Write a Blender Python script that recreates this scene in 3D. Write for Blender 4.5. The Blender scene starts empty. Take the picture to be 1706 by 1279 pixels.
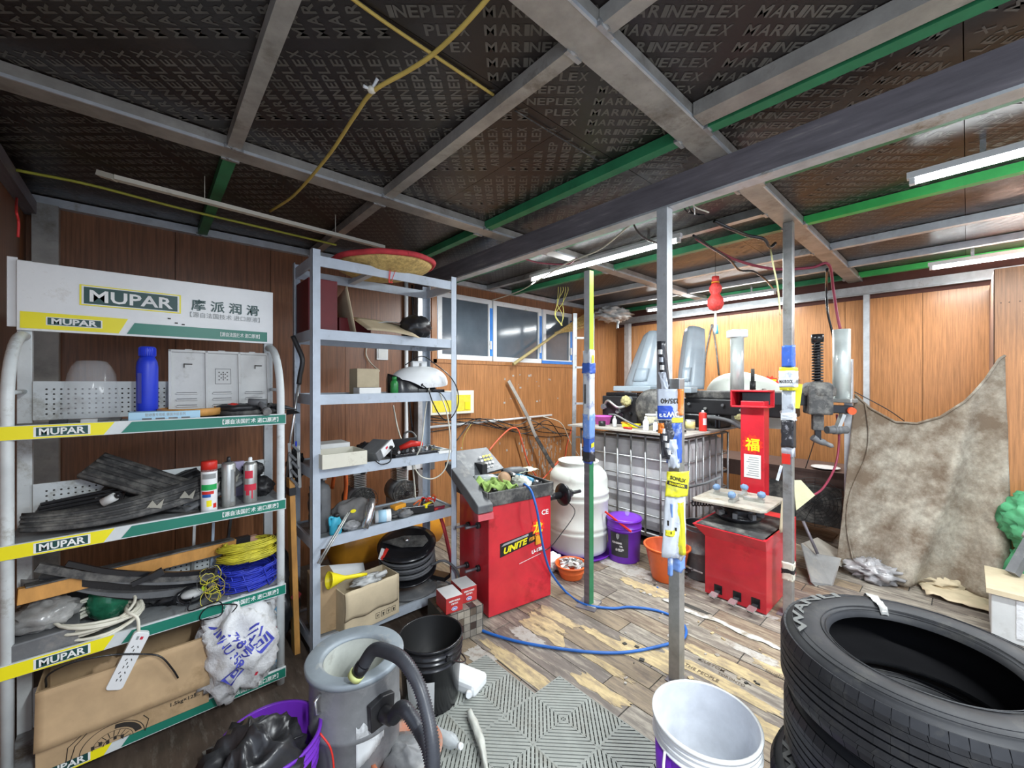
import bpy, bmesh, math, random
from mathutils import Vector, Matrix, noise
random.seed(7)
sc = bpy.context.scene
COL = sc.collection
V = Vector
# ---------------------------------------------------------------- camera, world, light, exposure
CZ = 1.6
FV = V((.6665, .7455, 0)); RV = V((.7455, -.6665, 0))
cd = bpy.data.cameras.new('camera'); cam = bpy.data.objects.new('camera', cd); COL.objects.link(cam)
cam.location = (0, 0, CZ); cam.rotation_euler = (math.pi/2, 0, math.radians(48.2-90))
cd.sensor_width = 36; cd.lens = 678/1706*36; cd.shift_y = -.0015; cd.clip_start = .02
sc.camera = cam
sc.view_settings.view_transform = 'Standard'; sc.view_settings.look = 'None'
sc.view_settings.exposure = 0.55; sc.view_settings.gamma = 1; sc.view_settings.use_curve_mapping = False
w = bpy.data.worlds.new('world'); sc.world = w; w.use_nodes = True
w.node_tree.nodes['Background'].inputs[0].default_value = (.72, .82, 1, 1)
w.node_tree.nodes['Background'].inputs[1].default_value = 1.2
# ceiling tubes: x, y0, y1, z, watt
TUBES = [(2.90, 1.40, 2.95, 2.64, 56), (5.32, 1.45, 3.05, 2.62, 38), (2.96, -1.25, .20, 2.64, 62), (5.12, -1.20, .22, 2.60, 48),
         (.55, -1.9, -.5, 2.64, 95)]  # last one: unseen fill tube added behind the camera
for k, (x, y0, y1, z, P) in enumerate(TUBES):
    ld = bpy.data.lights.new('tube_light', 'AREA'); ld.shape = 'RECTANGLE'; ld.size = .05; ld.size_y = y1-y0
    ld.energy = P; ld.color = (.93, .98, 1)
    lo = bpy.data.objects.new('tube_light', ld); COL.objects.link(lo); lo.location = (x, (y0+y1)/2, z-.035)
# ---------------------------------------------------------------- pixel rays -> places in the room
def ray(px): return FV + RV*((px-853)/678)
def G(px, py, z=0):
    t = (z-CZ)/((637-py)/678); p = ray(px)*t; return V((p.x, p.y, z))
def D(px, py, t):
    p = ray(px)*t; return V((p.x, p.y, CZ+(637-py)/678*t))
def onY(px, py, Y):
    t = Y/ray(px).y; return D(px, py, t)
def onX(px, py, X):
    t = X/ray(px).x; return D(px, py, t)
# ---------------------------------------------------------------- materials
MC = {}
def mat(name, col, rough=.5, metal=0., var=.18, scale=6, dirt=None, da=.0, ds=3, stretch=None, bump=0., trans=0., alpha=1., emit=0, spec=.5, coat=0, ior=1.45):
    if name in MC: return MC[name]
    m = bpy.data.materials.new(name); m.use_nodes = True; nt = m.node_tree; b = nt.nodes['Principled BSDF']
    L = nt.links.new
    b.inputs['Roughness'].default_value = rough; b.inputs['Metallic'].default_value = metal
    b.inputs['Specular IOR Level'].default_value = spec; b.inputs['Coat Weight'].default_value = coat
    b.inputs['Transmission Weight'].default_value = trans; b.inputs['Alpha'].default_value = alpha; b.inputs['IOR'].default_value = ior
    tc = nt.nodes.new('ShaderNodeTexCoord'); mp = nt.nodes.new('ShaderNodeMapping'); L(tc.outputs['Object'], mp.inputs[0])
    if stretch: mp.inputs['Scale'].default_value = stretch
    n = nt.nodes.new('ShaderNodeTexNoise'); n.inputs['Scale'].default_value = scale; n.inputs['Detail'].default_value = 6; n.inputs['Roughness'].default_value = .65
    L(mp.outputs[0], n.inputs['Vector'])
    r = nt.nodes.new('ShaderNodeValToRGB'); r.color_ramp.elements[0].position = .3; r.color_ramp.elements[1].position = .72
    r.color_ramp.elements[0].color = tuple(c*(1-var) for c in col)+(1,); r.color_ramp.elements[1].color = tuple(min(1, c*(1+var)) for c in col)+(1,)
    L(n.outputs[0], r.inputs[0]); out = r.outputs[0]
    if dirt:
        n2 = nt.nodes.new('ShaderNodeTexNoise'); n2.inputs['Scale'].default_value = ds; n2.inputs['Detail'].default_value = 9; n2.inputs['Roughness'].default_value = .72
        L(mp.outputs[0], n2.inputs['Vector'])
        r2 = nt.nodes.new('ShaderNodeValToRGB'); r2.color_ramp.elements[0].position = .62-da*.3; r2.color_ramp.elements[1].position = .74-da*.2
        L(n2.outputs[0], r2.inputs[0])
        mx = nt.nodes.new('ShaderNodeMix'); mx.data_type = 'RGBA'; L(r2.outputs[0], mx.inputs[0]); L(out, mx.inputs[6]); mx.inputs[7].default_value = tuple(dirt)+(1,)
        out = mx.outputs[2]
    L(out, b.inputs['Base Color'])
    if bump:
        bp = nt.nodes.new('ShaderNodeBump'); bp.inputs['Strength'].default_value = bump; bp.inputs['Distance'].default_value = .01
        L(n.outputs[0], bp.inputs['Height']); L(bp.outputs[0], b.inputs['Normal'])
    if emit:
        b.inputs['Emission Color'].default_value = tuple(col)+(1,); b.inputs['Emission Strength'].default_value = emit
    MC[name] = m; return m
# palette
steel = mat('galvanised_steel', (.42, .43, .43), .38, .75, .25, 9, (.20, .17, .13), .25, 4)
steelw = mat('pale_steel', (.55, .58, .60), .42, .45, .2, 10, (.25, .22, .17), .12, 5)
steeld = mat('dark_steel', (.165, .15, .165), .45, .15, .3, 5, (.3, .28, .26), .1, 5, (6, .6, 6))
steelb = mat('brown_steel', (.36, .345, .31), .42, .35, .25, 7, (.17, .15, .12), .25, 3)
green_p = mat('green_paint', (.03, .20, .085), .4, 0, .25, 6, (.02, .07, .04), .2, 4)
greenb = mat('bright_green_paint', (.05, .42, .10), .4, 0, .2, 6)
lime = mat('lime_paint', (.5, .85, .03), .45, 0, .2, 5)
greyshelf = mat('blue_grey_coated_steel', (.47, .53, .60), .42, .1, .12, 8, (.2, .22, .23), .1, 7)
greyshelfin = mat('grey_shelf_tray', (.30, .32, .33), .5, .1, .2, 8, (.12, .1, .08), .4, 6)
rackw = mat('white_coated_steel', (.62, .66, .66), .4, 0, .12, 8, (.28, .27, .22), .22, 6)
board_dk = mat('film_faced_plywood', (.020, .016, .015), .34, 0, .3, 5, (.05, .035, .028), .12, 2, bump=.12)
board_rd = mat('reddish_film_plywood', (.045, .032, .030), .32, 0, .3, 5, (.09, .045, .03), .12, 2, bump=.12)
prnt = mat('board_print', (.105, .10, .088), .36, 0, .35, 3)
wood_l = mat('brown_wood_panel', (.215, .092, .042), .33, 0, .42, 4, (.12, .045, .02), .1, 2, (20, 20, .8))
wood_r = mat('lit_orange_wood_panel', (.45, .205, .080), .3, 0, .36, 4, (.30, .12, .045), .12, 2, (20, 20, .8))  # wood paneling with the light on the right wall put into its colour
wood_g = mat('panel_groove', (.03, .014, .008), .8)
plank_o = mat('yellow_pine', (.55, .27, .07), .55, 0, .25, 5, (.25, .11, .03), .1, 4, (3, 3, 1))
black = mat('black_plastic', (.018, .018, .02), .42, 0, .3, 9, (.08, .08, .075), .15, 5)
blackd = mat('dusty_black_plastic', (.045, .045, .045), .6, 0, .35, 14, (.17, .165, .15), .55, 9, bump=.1)
blackg = mat('glossy_black', (.012, .012, .014), .25, 0, .2, 9)
rubber = mat('tyre_rubber', (.021, .022, .025), .55, 0, .3, 10, (.05, .049, .045), .3, 9, spec=.35)
rubberd = mat('tyre_inner_liner', (.007, .007, .008), .85, spec=.15)
grey = mat('grey_plastic', (.35, .36, .36), .5, 0, .15, 8)
greyd = mat('dark_grey_plastic', (.13, .135, .14), .5, 0, .25, 8, (.25, .24, .22), .25, 7)
lgrey = mat('light_grey_plastic', (.52, .53, .52), .45, 0, .1, 7, (.3, .29, .26), .2, 6)
white = mat('white_plastic', (.78, .80, .80), .35, 0, .06, 5, (.55, .53, .48), .12, 5)
whitep = mat('white_paper', (.75, .76, .74), .7, 0, .08, 5)
cream = mat('cream_plastic', (.68, .66, .55), .45, 0, .08, 5, (.45, .42, .33), .1, 5)
red = mat('red_enamel', (.58, .022, .035), .33, 0, .18, 4, (.30, .01, .015), .2, 3, coat=.3)
redp = mat('red_plastic', (.65, .03, .02), .4, 0, .15, 6)
redd = mat('dark_red_card', (.14, .012, .015), .5, 0, .2, 6)
pink = mat('pink_plastic', (.75, .12, .55), .4)
orange = mat('orange_plastic', (.75, .14, .03), .4, 0, .15, 6, (.4, .12, .05), .15, 6)
orangey = mat('yellow_orange_enamel', (.78, .34, .03), .35, 0, .15, 4, (.4, .2, .06), .1, 4)
yellow = mat('yellow_plastic', (.85, .72, .02), .4, 0, .1, 6)
yel = mat('sign_yellow', (.88, .78, .01), .4, 0, .04, 5)
sgreen = mat('sign_green', (.015, .19, .13), .35, 0, .08, 5)
sdark = mat('sign_dark_green', (.01, .06, .055), .4, 0, .05, 5)
purple = mat('purple_plastic', (.17, .03, .48), .35, 0, .12, 5)
blue = mat('blue_plastic', (.02, .05, .62), .4, 0, .15, 5)
blueh = mat('blue_hose', (.02, .12, .42), .4, 0, .15, 5)
bluel = mat('light_blue_card', (.38, .60, .74), .5, 0, .08, 5)
bluec = mat('cyan_plastic', (.05, .42, .58), .4)
card = mat('cardboard', (.46, .32, .18), .8, 0, .14, 7, (.33, .22, .11), .2, 4, (1, 1, 1))
cardl = mat('pale_cardboard', (.55, .46, .31), .8, 0, .12, 7)
ink = mat('black_ink', (.03, .025, .02), .6)
inkb = mat('blue_ink', (.06, .07, .42), .6)
inkr = mat('red_ink', (.6, .03, .06), .6)
inkg = mat('grey_ink', (.3, .32, .32), .6)
inkw = mat('white_ink', (.8, .82, .8), .5)
straw = mat('straw', (.52, .37, .13), .8, 0, .4, 40, (.25, .17, .06), .2, 12, bump=.5)
clear = mat('clear_plastic', (.75, .78, .80), .08, 0, .02, 5, alpha=.17)
translu = mat('smoky_translucent_plastic', (.42, .50, .56), .25, 0, .1, 5, trans=.25)
glassm = mat('window_glass', (.10, .125, .15), .10, 0, .25, 2)
silver = mat('bright_metal', (.68, .69, .70), .25, .9, .12, 8)
alu = mat('dull_aluminium', (.50, .51, .49), .38, .7, .2, 6, (.28, .25, .2), .25, 5)
drumg = mat('dusty_grey_drum', (.20, .205, .21), .5, .1, .3, 5, (.36, .36, .35), .4, 4)
rimg = mat('blue_grey_rim', (.27, .31, .34), .45, .1, .15, 6, (.42, .42, .4), .25, 5)
greenc = mat('green_cloth', (.24, .36, .09), .85, 0, .25, 9)
greenbag = mat('green_woven_bag', (.09, .36, .17), .45, 0, .3, 8, (.03, .16, .08), .3, 6)
greenbot = mat('green_bottle', (.03, .25, .06), .3)
burlap = mat('dirty_burlap_cloth', (.36, .325, .26), .95, 0, .30, 22, (.15, .11, .075), .75, 2.6, bump=.6)
bagblk = mat('black_bin_bag', (.02, .02, .022), .32, 0, .4, 9)
bagwht = mat('white_bag_film', (.64, .65, .66), .4, 0, .12, 14, (.42, .41, .39), .3, 7, bump=1.)
hdpe = mat('white_barrel_plastic', (.70, .73, .66), .4, 0, .05, 4, (.55, .56, .50), .15, 4)
ibcm = mat('smoky_tank_plastic', (.52, .52, .53), .42, 0, .15, 4, (.66, .65, .62), .3, 3)
matg = mat('grey_mat_plastic', (.27, .285, .26), .55, 0, .15, 9, (.22, .22, .19), .3, 7)
matd = mat('dark_floor_dirt', (.05, .048, .042), .8, 0, .3, 9)
brownt = mat('dark_brown_laminate', (.10, .065, .055), .5, 0, .2, 5, None, 0, 4, (1, 6, 1))
mdfm = mat('mdf_edge', (.30, .17, .12), .7)
wirey = mat('yellow_wire', (.62, .56, .05), .4, 0, .25, 20)
wireb = mat('blue_wire', (.03, .05, .5), .4, 0, .2, 20)
ycable = mat('dull_yellow_cable', (.52, .38, .09), .5)
wcable = mat('cream_cable', (.68, .66, .55), .45)
rcable = mat('dark_red_cable', (.25, .03, .06), .45)
rhose = mat('orange_red_hose', (.75, .13, .06), .4)
rstr = mat('red_string', (.75, .05, .05), .6)
tubeE = mat('lit_tube', (.93, .98, 1), .4, 0, 0, 5, emit=14)
bgrnd = mat('brown_film', (.2, .17, .13), .6)
# ---------------------------------------------------------------- mesh builder
_tc = {}
def textmesh(s, size, bold, xs):
    key = (s, size, bold, xs)
    if key in _tc: return _tc[key]
    c = bpy.data.curves.new('t', 'FONT'); c.body = s; c.size = size; c.offset = bold; c.resolution_u = 2
    o = bpy.data.objects.new('t', c); COL.objects.link(o); bpy.context.view_layer.update()
    me = bpy.data.meshes.new_from_object(o.evaluated_get(bpy.context.evaluated_depsgraph_get()))
    vs = [(v.co.x*xs, v.co.y) for v in me.vertices]; fs = [tuple(p.vertices) for p in me.polygons]
    bpy.data.objects.remove(o); bpy.data.curves.remove(c); bpy.data.meshes.remove(me)
    _tc[key] = (vs, fs); return vs, fs
def frame(d, up=V((0, 0, 1))):
    d = V(d).normalized(); s = up.cross(d)
    if s.length < 1e-4: s = V((1, 0, 0)).cross(d)
    s.normalize(); u = d.cross(s); return d, s, u
class B:
    def __init__(s): s.v = []; s.f = []; s.m = []; s.mats = []; s.sm = []
    def mi(s, m):
        if m not in s.mats: s.mats.append(m)
        return s.mats.index(m)
    def add(s, vs, fs, m, smooth=False):
        o = len(s.v); s.v += [V(v) for v in vs]; k = s.mi(m)
        for f in fs: s.f.append(tuple(i+o for i in f)); s.m.append(k); s.sm.append(smooth)
        return s
    def box(s, c, d, m, R=None, taper=None):
        c = V(c)
        if isinstance(R, (int, float)): R = Matrix.Rotation(R, 3, 'Z')
        vs = []
        for z in (-.5, .5):
            for x, y in ((-.5, -.5), (.5, -.5), (.5, .5), (-.5, .5)):
                k = taper if (taper and z > 0) else 1
                p = V((x*d[0]*k, y*d[1]*k, z*d[2]))
                if R is not None: p = R @ p
                vs.append(c+p)
        return s.add(vs, [(3, 2, 1, 0), (4, 5, 6, 7), (0, 1, 5, 4), (1, 2, 6, 5), (2, 3, 7, 6), (3, 0, 4, 7)], m)
    def b2(s, lo, hi, m): # box from corners
        lo, hi = V(lo), V(hi); return s.box((lo+hi)/2, hi-lo, m)
    def bar(s, p, q, a, b, m, up=V((0, 0, 1))):
        p, q = V(p), V(q); d, sd, u = frame(q-p, up); vs = []
        for e in (p, q):
            for x, y in ((-.5, -.5), (.5, -.5), (.5, .5), (-.5, .5)): vs.append(e+sd*x*a+u*y*b)
        return s.add(vs, [(3, 2, 1, 0), (4, 5, 6, 7), (0, 1, 5, 4), (1, 2, 6, 5), (2, 3, 7, 6), (3, 0, 4, 7)], m)
    def tube(s, pts, r, m, n=8, cap=True):
        pts = [V(p) for p in pts]; N = len(pts); vs = []; prev = None
        rr = r if isinstance(r, (list, tuple)) else [r]*N
        for i, p in enumerate(pts):
            d = (pts[min(i+1, N-1)]-pts[max(i-1, 0)])
            if d.length < 1e-7: d = V((0, 0, 1))
            d.normalize()
            if prev is None: _, sd, u = frame(d)
            else:
                sd = prev-d*prev.dot(d)
                if sd.length < 1e-5: _, sd, u = frame(d)
                sd.normalize(); u = d.cross(sd)
            prev = sd
            for k in range(n):
                a = 2*math.pi*k/n; vs.append(p+(sd*math.cos(a)+u*math.sin(a))*rr[i])
        fs = []
        for i in range(N-1):
            for k in range(n):
                k2 = (k+1) % n; fs.append((i*n+k, i*n+k2, (i+1)*n+k2, (i+1)*n+k))
        s.add(vs, fs, m, n > 5)
        if cap: o = len(s.v)-N*n; s.add([], [], m); s.f += [tuple(o+k for k in range(n))[::-1], tuple(o+(N-1)*n+k for k in range(n))]; s.m += [s.mi(m)]*2; s.sm += [False]*2
        return s
    def cyl(s, p, q, r, m, n=20, r2=None):
        return s.tube([p, q], [r, r if r2 is None else r2], m, n)
    def lathe(s, prof, c, m, n=36, ax=None, squash=None, wob=0, mfn=None, cap=True):
        # prof: (r, h) list going up; ax: axis vector
        c = V(c)
        if ax is None: X, Y, Z = V((1, 0, 0)), V((0, 1, 0)), V((0, 0, 1))
        else: Z, X, Y = frame(ax)
        vs = []
        for j, (r, h) in enumerate(prof):
            for k in range(n):
                a = 2*math.pi*k/n; q = r*(1+(wob*noise.noise(V((math.cos(a)*2, math.sin(a)*2, h*14+c.x))) if wob else 0))
                vs.append(c+X*math.cos(a)*q+Y*math.sin(a)*q*(squash or 1)+Z*h)
        P = len(prof)
        for i in range(P-1):
            mm = mfn(i) if mfn else m
            fs = [(i*n+k, i*n+(k+1) % n, (i+1)*n+(k+1) % n, (i+1)*n+k) for k in range(n)]
            if i == 0: o = len(s.v); s.v += vs
            k2 = s.mi(mm)
            for f in fs: s.f.append(tuple(q+o for q in f)); s.m.append(k2); s.sm.append(True)
        if prof[0] == prof[-1]: cap = False
        if cap and prof[0][0] > 1e-4: s.f.append(tuple(o+k for k in range(n))[::-1]); s.m.append(s.mi(mfn(0) if mfn else m)); s.sm.append(False)
        if cap and prof[-1][0] > 1e-4: s.f.append(tuple(o+(P-1)*n+k for k in range(n))); s.m.append(s.mi(mfn(P-2) if mfn else m)); s.sm.append(False)
        return s
    def blob(s, c, r, m, amp=.15, fr=3, seed=0, nu=28, nv=18, flat=None, sharp=False):
        c = V(c); vs = []
        for j in range(nv+1):
            th = math.pi*j/nv
            for k in range(nu):
                a = 2*math.pi*k/nu; d = V((math.sin(th)*math.cos(a), math.sin(th)*math.sin(a), math.cos(th)))
                nn = noise.noise(d*fr+V((seed*7.3, 0, 0)))
                if sharp: nn = .35-abs(nn)*1.5 - .30*(abs(noise.noise(d*fr*2.2+V((seed, 3, 0))))*2-.3)
                q = 1+amp*nn; p = V((d.x*r[0]*q, d.y*r[1]*q, d.z*r[2]*q))
                if flat is not None and p.z < flat: p.z = flat
                vs.append(c+p)
        fs = [(j*nu+k, (j+1)*nu+k, (j+1)*nu+(k+1) % nu, j*nu+(k+1) % nu) for j in range(nv) for k in range(nu)]
        return s.add(vs, fs, m, True)
    def grid(s, fn, nu, nv, m, thick=0, smooth=True):
        vs = [V(fn(i/nu, j/nv)) for j in range(nv+1) for i in range(nu+1)]
        fs = [(j*(nu+1)+i, j*(nu+1)+i+1, (j+1)*(nu+1)+i+1, (j+1)*(nu+1)+i) for j in range(nv) for i in range(nu)]
        if not thick: return s.add(vs, fs, m, smooth)
        N = len(vs); nr = [V((0, 0, 0)) for _ in vs]
        for f in fs:
            n_ = (vs[f[1]]-vs[f[0]]).cross(vs[f[3]]-vs[f[0]])
            for i in f: nr[i] += n_
        v2 = [v-(n_.normalized() if n_.length else V((0, 0, 1)))*thick for v, n_ in zip(vs, nr)]
        f2 = [tuple(i+N for i in f[::-1]) for f in fs]
        ring = [i for i in range(nu+1)]+[j*(nu+1)+nu for j in range(1, nv+1)]+[nv*(nu+1)+i for i in range(nu-1, -1, -1)]+[j*(nu+1) for j in range(nv-1, 0, -1)]
        f3 = [(ring[k], ring[k]+N, ring[(k+1) % len(ring)]+N, ring[(k+1) % len(ring)]) for k in range(len(ring))]
        return s.add(vs+v2, fs+f2+f3, m, smooth)
    def prism(s, poly, o, ex, ey, ez, h, m, smooth=False): # poly 2d in (ex,ey), extruded along ez by h
        o, ex, ey, ez = V(o), V(ex), V(ey), V(ez); n = len(poly)
        vs = [o+ex*a+ey*b for a, b in poly]+[o+ex*a+ey*b+ez*h for a, b in poly]
        return s.add(vs, [tuple(range(n))[::-1], tuple(range(n, 2*n))]+[(i, (i+1) % n, (i+1) % n+n, i+n) for i in range(n)], m, smooth)
    def text(s, t, size, o, ex, ey, m, bold=0., xs=1., center=False, fn=None, w=None):
        vs, fs = textmesh(t, size, bold, xs)
        if not vs: return s
        x0 = min(v[0] for v in vs); x1 = max(v[0] for v in vs); k = 1
        if w: k = w/(x1-x0)
        dx = -(x0+x1)/2 if center else -x0
        if fn: return s.add([fn((a+dx)*k, b) for a, b in vs], fs, m)
        o, ex, ey = V(o), V(ex), V(ey)
        return s.add([o+ex*((a+dx)*k)+ey*b for a, b in vs], fs, m)
    def build(s, name, parent=None, smooth=None, bevel=0, sub=0, loc=None, local=False):
        me = bpy.data.meshes.new(name); vs = s.v
        o = bpy.data.objects.new(name, me)
        if parent is not None:
            if not local:
                Mi = (Matrix.Translation(parent.location) @ parent.rotation_euler.to_matrix().to_4x4()) if parent.parent is None else \
                    (Matrix.Translation(parent.parent.location) @ parent.parent.rotation_euler.to_matrix().to_4x4() @ Matrix.Translation(parent.location))
                Mi = Mi.inverted(); vs = [Mi @ v for v in vs]
            o.parent = parent
        else:
            xs = [v.x for v in vs]; ys = [v.y for v in vs]; zs = [v.z for v in vs]
            c = V(((min(xs)+max(xs))/2, (min(ys)+max(ys))/2, min(zs))) if loc is None else V(loc)
            vs = [v-c for v in vs]; o.location = c
        me.from_pydata([tuple(v) for v in vs], [], s.f); me.update()
        for m in s.mats: me.materials.append(m)
        me.polygons.foreach_set('material_index', s.m); me.polygons.foreach_set('use_smooth', s.sm)
        COL.objects.link(o)
        if bevel:
            md = o.modifiers.new('b', 'BEVEL'); md.width = bevel; md.segments = 2; md.limit_method = 'ANGLE'
        return o
def tag(o, label, cat, group=None, kind=None):
    if label: o['label'] = label
    if cat: o['category'] = cat
    if group: o['group'] = group
    if kind: o['kind'] = kind
    return o
def thing(name, label, cat, loc=(0, 0, 0), rz=0, group=None):
    o = bpy.data.objects.new(name, None); COL.objects.link(o); o.empty_display_size = .05
    o.location = loc; o.rotation_euler = (0, 0, rz); return tag(o, label, cat, group)
def struct(name, b, bevel=0):
    o = b.build(name, loc=(0, 0, 0), bevel=bevel); o['kind'] = 'structure'; return o
def one(name, b, label, cat, group=None, bevel=0, kind=None):
    return tag(b.build(name, bevel=bevel), label, cat, group, kind)
def dup(root, loc=None, rz=None, label=None, group=None, rot=None):
    r = root.copy(); COL.objects.link(r)
    if loc is not None: r.location = loc
    if rz is not None: r.rotation_euler = (0, 0, rz)
    if rot is not None: r.rotation_euler = rot
    if label: r['label'] = label
    if group: r['group'] = group
    for ch in list(root.children):
        c = ch.copy(); COL.objects.link(c); c.parent = r
        for g in list(ch.children):
            d = g.copy(); COL.objects.link(d); d.parent = c
    return r
def spline(pts, n=8): # catmull-rom
    pts = [V(p) for p in pts]; out = []
    P = [pts[0]*2-pts[1]]+pts+[pts[-1]*2-pts[-2]]
    for i in range(1, len(P)-2):
        a, b, c, d = P[i-1:i+3]
        for k in range(n):
            t = k/n; out.append(.5*((2*b)+(c-a)*t+(2*a-5*b+4*c-d)*t*t+(3*b-a-3*c+d)*t**3))
    out.append(P[-2]); return out
def arcpts(c, r, n, z=0, jit=0, turns=1, sq=1, tilt=None):
    out = []
    for k in range(n*turns+1):
        a = 2*math.pi*k/n; j = 1+(random.uniform(-jit, jit))
        p = V((math.cos(a)*r*j, math.sin(a)*r*j*sq, z+random.uniform(-jit, jit)*r*.6))
        if tilt is not None: p = tilt @ p
        out.append(V(c)+p)
    return out
X1, Y1, Z1 = V((1, 0, 0)), V((0, 1, 0)), V((0, 0, 1))
# ================================================================= the setting
XL, XR, YW, ZB = -.56, 5.80, 3.86, 2.76
# floor: planks running along Y, worn to ochre backing and dirt in places
fl = B(); fl.b2((-1.2, -3.2, -.06), (XR+.1, YW+.1, -.004), matd)
pm = [mat('worn_vinyl_plank_%s' % n, c, .5, 0, .3, 4, d, a, 5, (7, 1.1, 1)) for n, c, d, a in
      (('grey', (.19, .165, .138), (.40, .36, .29), .55), ('brown', (.175, .13, .095), (.36, .30, .21), .55), ('tan', (.25, .195, .13), (.13, .10, .08), .5),
       ('dark', (.16, .135, .115), (.36, .32, .25), .4))]
ochre = mat('ochre_backing', (.50, .39, .21), .75, 0, .28, 7, (.26, .205, .14), .55, 6, (5, 1.3, 1))
dkf = mat('rack_shade_floor', (.075, .055, .042), .6, 0, .4, 4, (.14, .12, .10), .3, 6, (5, 1, 1))
wscr = mat('white_floor_scrape', (.46, .44, .40), .8, 0, .25, 12, (.24, .20, .16), .6, 12)
rf = random.Random(3)
xx = -1.2; row = 0
while xx < XR:
    y = -3.2-rf.random()*.9
    while y < YW:
        L = .92; m = pm[rf.choice((0, 0, 1, 1, 2, 3))]
        dz = rf.uniform(-.0015, .001)
        a = V((xx+.0025, max(y, -3.2)+.003, -.004)); b_ = V((xx+.1475, min(y+L-.003, YW), 0+dz))
        if b_.y > a.y+.02: fl.b2(a, b_, m)
        y += L
    xx += .15; row += 1
fl.b2((-.54, 1.86, 0), (.98, YW-.01, .003), dkf); fl.b2((.98, 2.32, 0), (1.70, YW-.01, .003), dkf)  # shade under the two racks, painted as dark sheets on the planks
def patch(cx, cy, lx, ly, m, seed, z=.0012, n=46):
    pts = []
    for k in range(n):
        a = 2*math.pi*k/n; q = 1+.45*noise.noise(V((math.cos(a)*1.7+seed, math.sin(a)*1.7, seed*2.1)))+rf.uniform(-.13, .13)
        sx = math.copysign(abs(math.cos(a))**.6, math.cos(a)); sy = math.copysign(abs(math.sin(a))**.6, math.sin(a))
        pts.append((sx*lx/2*q, sy*ly/2*q))
    fl.prism(pts, (cx, cy, 0), X1, Y1, Z1, z, m)
for k, (px, py, lx, ly, m) in enumerate([(905, 1045, .16, .34, ochre), (1015, 1068, .07, .40, ochre), (1075, 1090, .12, .42, ochre), (880, 1062, .12, .25, wscr), (1215, 1110, .1, .5, ochre),
        (870, 1115, .09, .7, ochre), (1180, 980, .12, .5, wscr), (1065, 975, .10, .35, ochre), (1090, 985, .12, .2, ochre),
        (1190, 1130, .09, .6, ochre), (1290, 1110, .14, .22, ochre), (1255, 1090, .07, .3, wscr), (1240, 1010, .09, .35, wscr), (1120, 925, .3, .3, matd), (1150, 900, .35, .25, matd),
        (800, 1095, .12, .25, wscr), (1040, 945, .18, .5, wscr), (1000, 1105, .05, .35, ochre), (925, 1025, .1, .3, ochre), (1150, 1010, .05, .3, matd), (1000, 1150, .09, .3, ochre), (1230, 1190, .12, .5, ochre)]):
    p = G(px, py); patch(p.x, p.y, lx, ly, m, k+1.3, .0012+.0004*(k % 3))
# white strip along the floor in front of the tyre changer
def wst(i, j):
    y = .35+1.15*i; return V((2.83+.03*noise.noise(V((y*5, 0, 1)))+(j-.5)*(.045+.05*noise.noise(V((y*14, 3, 0)))), y, .003+.002*math.sin(y*40)))
fl.grid(wst, 40, 2, mat('torn_white_strip', (.58, .57, .52), .7, 0, .15, 12, (.26, .22, .16), .5, 14), .002)
for t, px, py, s_ in (('CUSTOM', 1165, 1100, .042), ('TORONTO', 1195, 1122, .034), ('THE PEOPLE', 1140, 1108, .042), ('loughout', 1275, 1118, .045), ('HOW?', 925, 1052, .035), ('DID YOU', 890, 1040, .03)):
    p = G(px, py); fl.text(t, s_*.8, (p.x, p.y, .0035), (0, -1, 0), (1, 0, 0), mat('faded_plank_ink', (.12, .09, .06), .7), .0003)
for k in range(90):  # scattered grit and flakes belong to the floor surface
    px = rf.uniform(1040, 1300); py = rf.uniform(900, 1010) if k < 60 else rf.uniform(1020, 1160); p = G(px, py)
    s_ = rf.uniform(.006, .028); fl.box((p.x, p.y, .004), (s_, s_*rf.uniform(.3, 1), .006), rf.choice([wscr, ochre, matd, wscr, blueh if k % 9 == 0 else wscr]), rf.random()*3)
struct('floor', fl)
# wall with windows on the left (plane y = YW)
WZ0, WZ1 = 1.86, 2.60
WIN = [(2.36, 3.12), (3.14, 3.98), (4.02, 4.62)]
wl = B()
def wallx(b, x0, x1, z0, z1, y, m, step=.61, off=0, t=.02):
    b.b2((x0, y+.012, z0), (x1, y+t+.02, z1), wood_g)
    x = math.floor((x0-off)/step)*step+off
    while x < x1:
        a, c = max(x, x0), min(x+step-.004, x1)
        if c-a > .01: b.b2((a, y, z0), (c, y+t, z1), m)
        x += step
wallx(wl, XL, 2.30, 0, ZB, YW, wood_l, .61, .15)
wl2 = mat('lit_brown_wood_panel', (.34, .125, .04), .32, 0, .35, 4, (.22, .08, .03), .2, 2, (9, 9, .7), ) if False else mat('brown_wood_panel_lit', (.37, .165, .062), .32, 0, .42, 4, (.22, .09, .035), .15, 2, (20, 20, .8))  # lit copy of the left wall paneling, brightness put into the colour
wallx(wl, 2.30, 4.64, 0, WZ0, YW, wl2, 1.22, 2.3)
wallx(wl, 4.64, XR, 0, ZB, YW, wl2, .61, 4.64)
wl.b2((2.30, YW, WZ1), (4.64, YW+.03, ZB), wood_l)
wl.b2((2.30, YW-.012, WZ0-.045), (4.66, YW+.002, WZ0-.005), wl2); wl.b2((2.28, YW-.012, WZ0-.045), (2.345, YW+.002, WZ1+.05), wl2)
for k in range(34):  # scraped white spots on the panel
    p = onY(rf.choice([870, 880, 760, 905, 845, 915])+rf.uniform(-16, 16), rf.choice([628, 632, 642, 750, 740, 668])+rf.uniform(-6, 6), YW); wl.b2((p.x, YW-.002, p.z), (p.x+rf.uniform(.005, .035), YW+.001, p.z+rf.uniform(.005, .03)), wscr)
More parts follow.
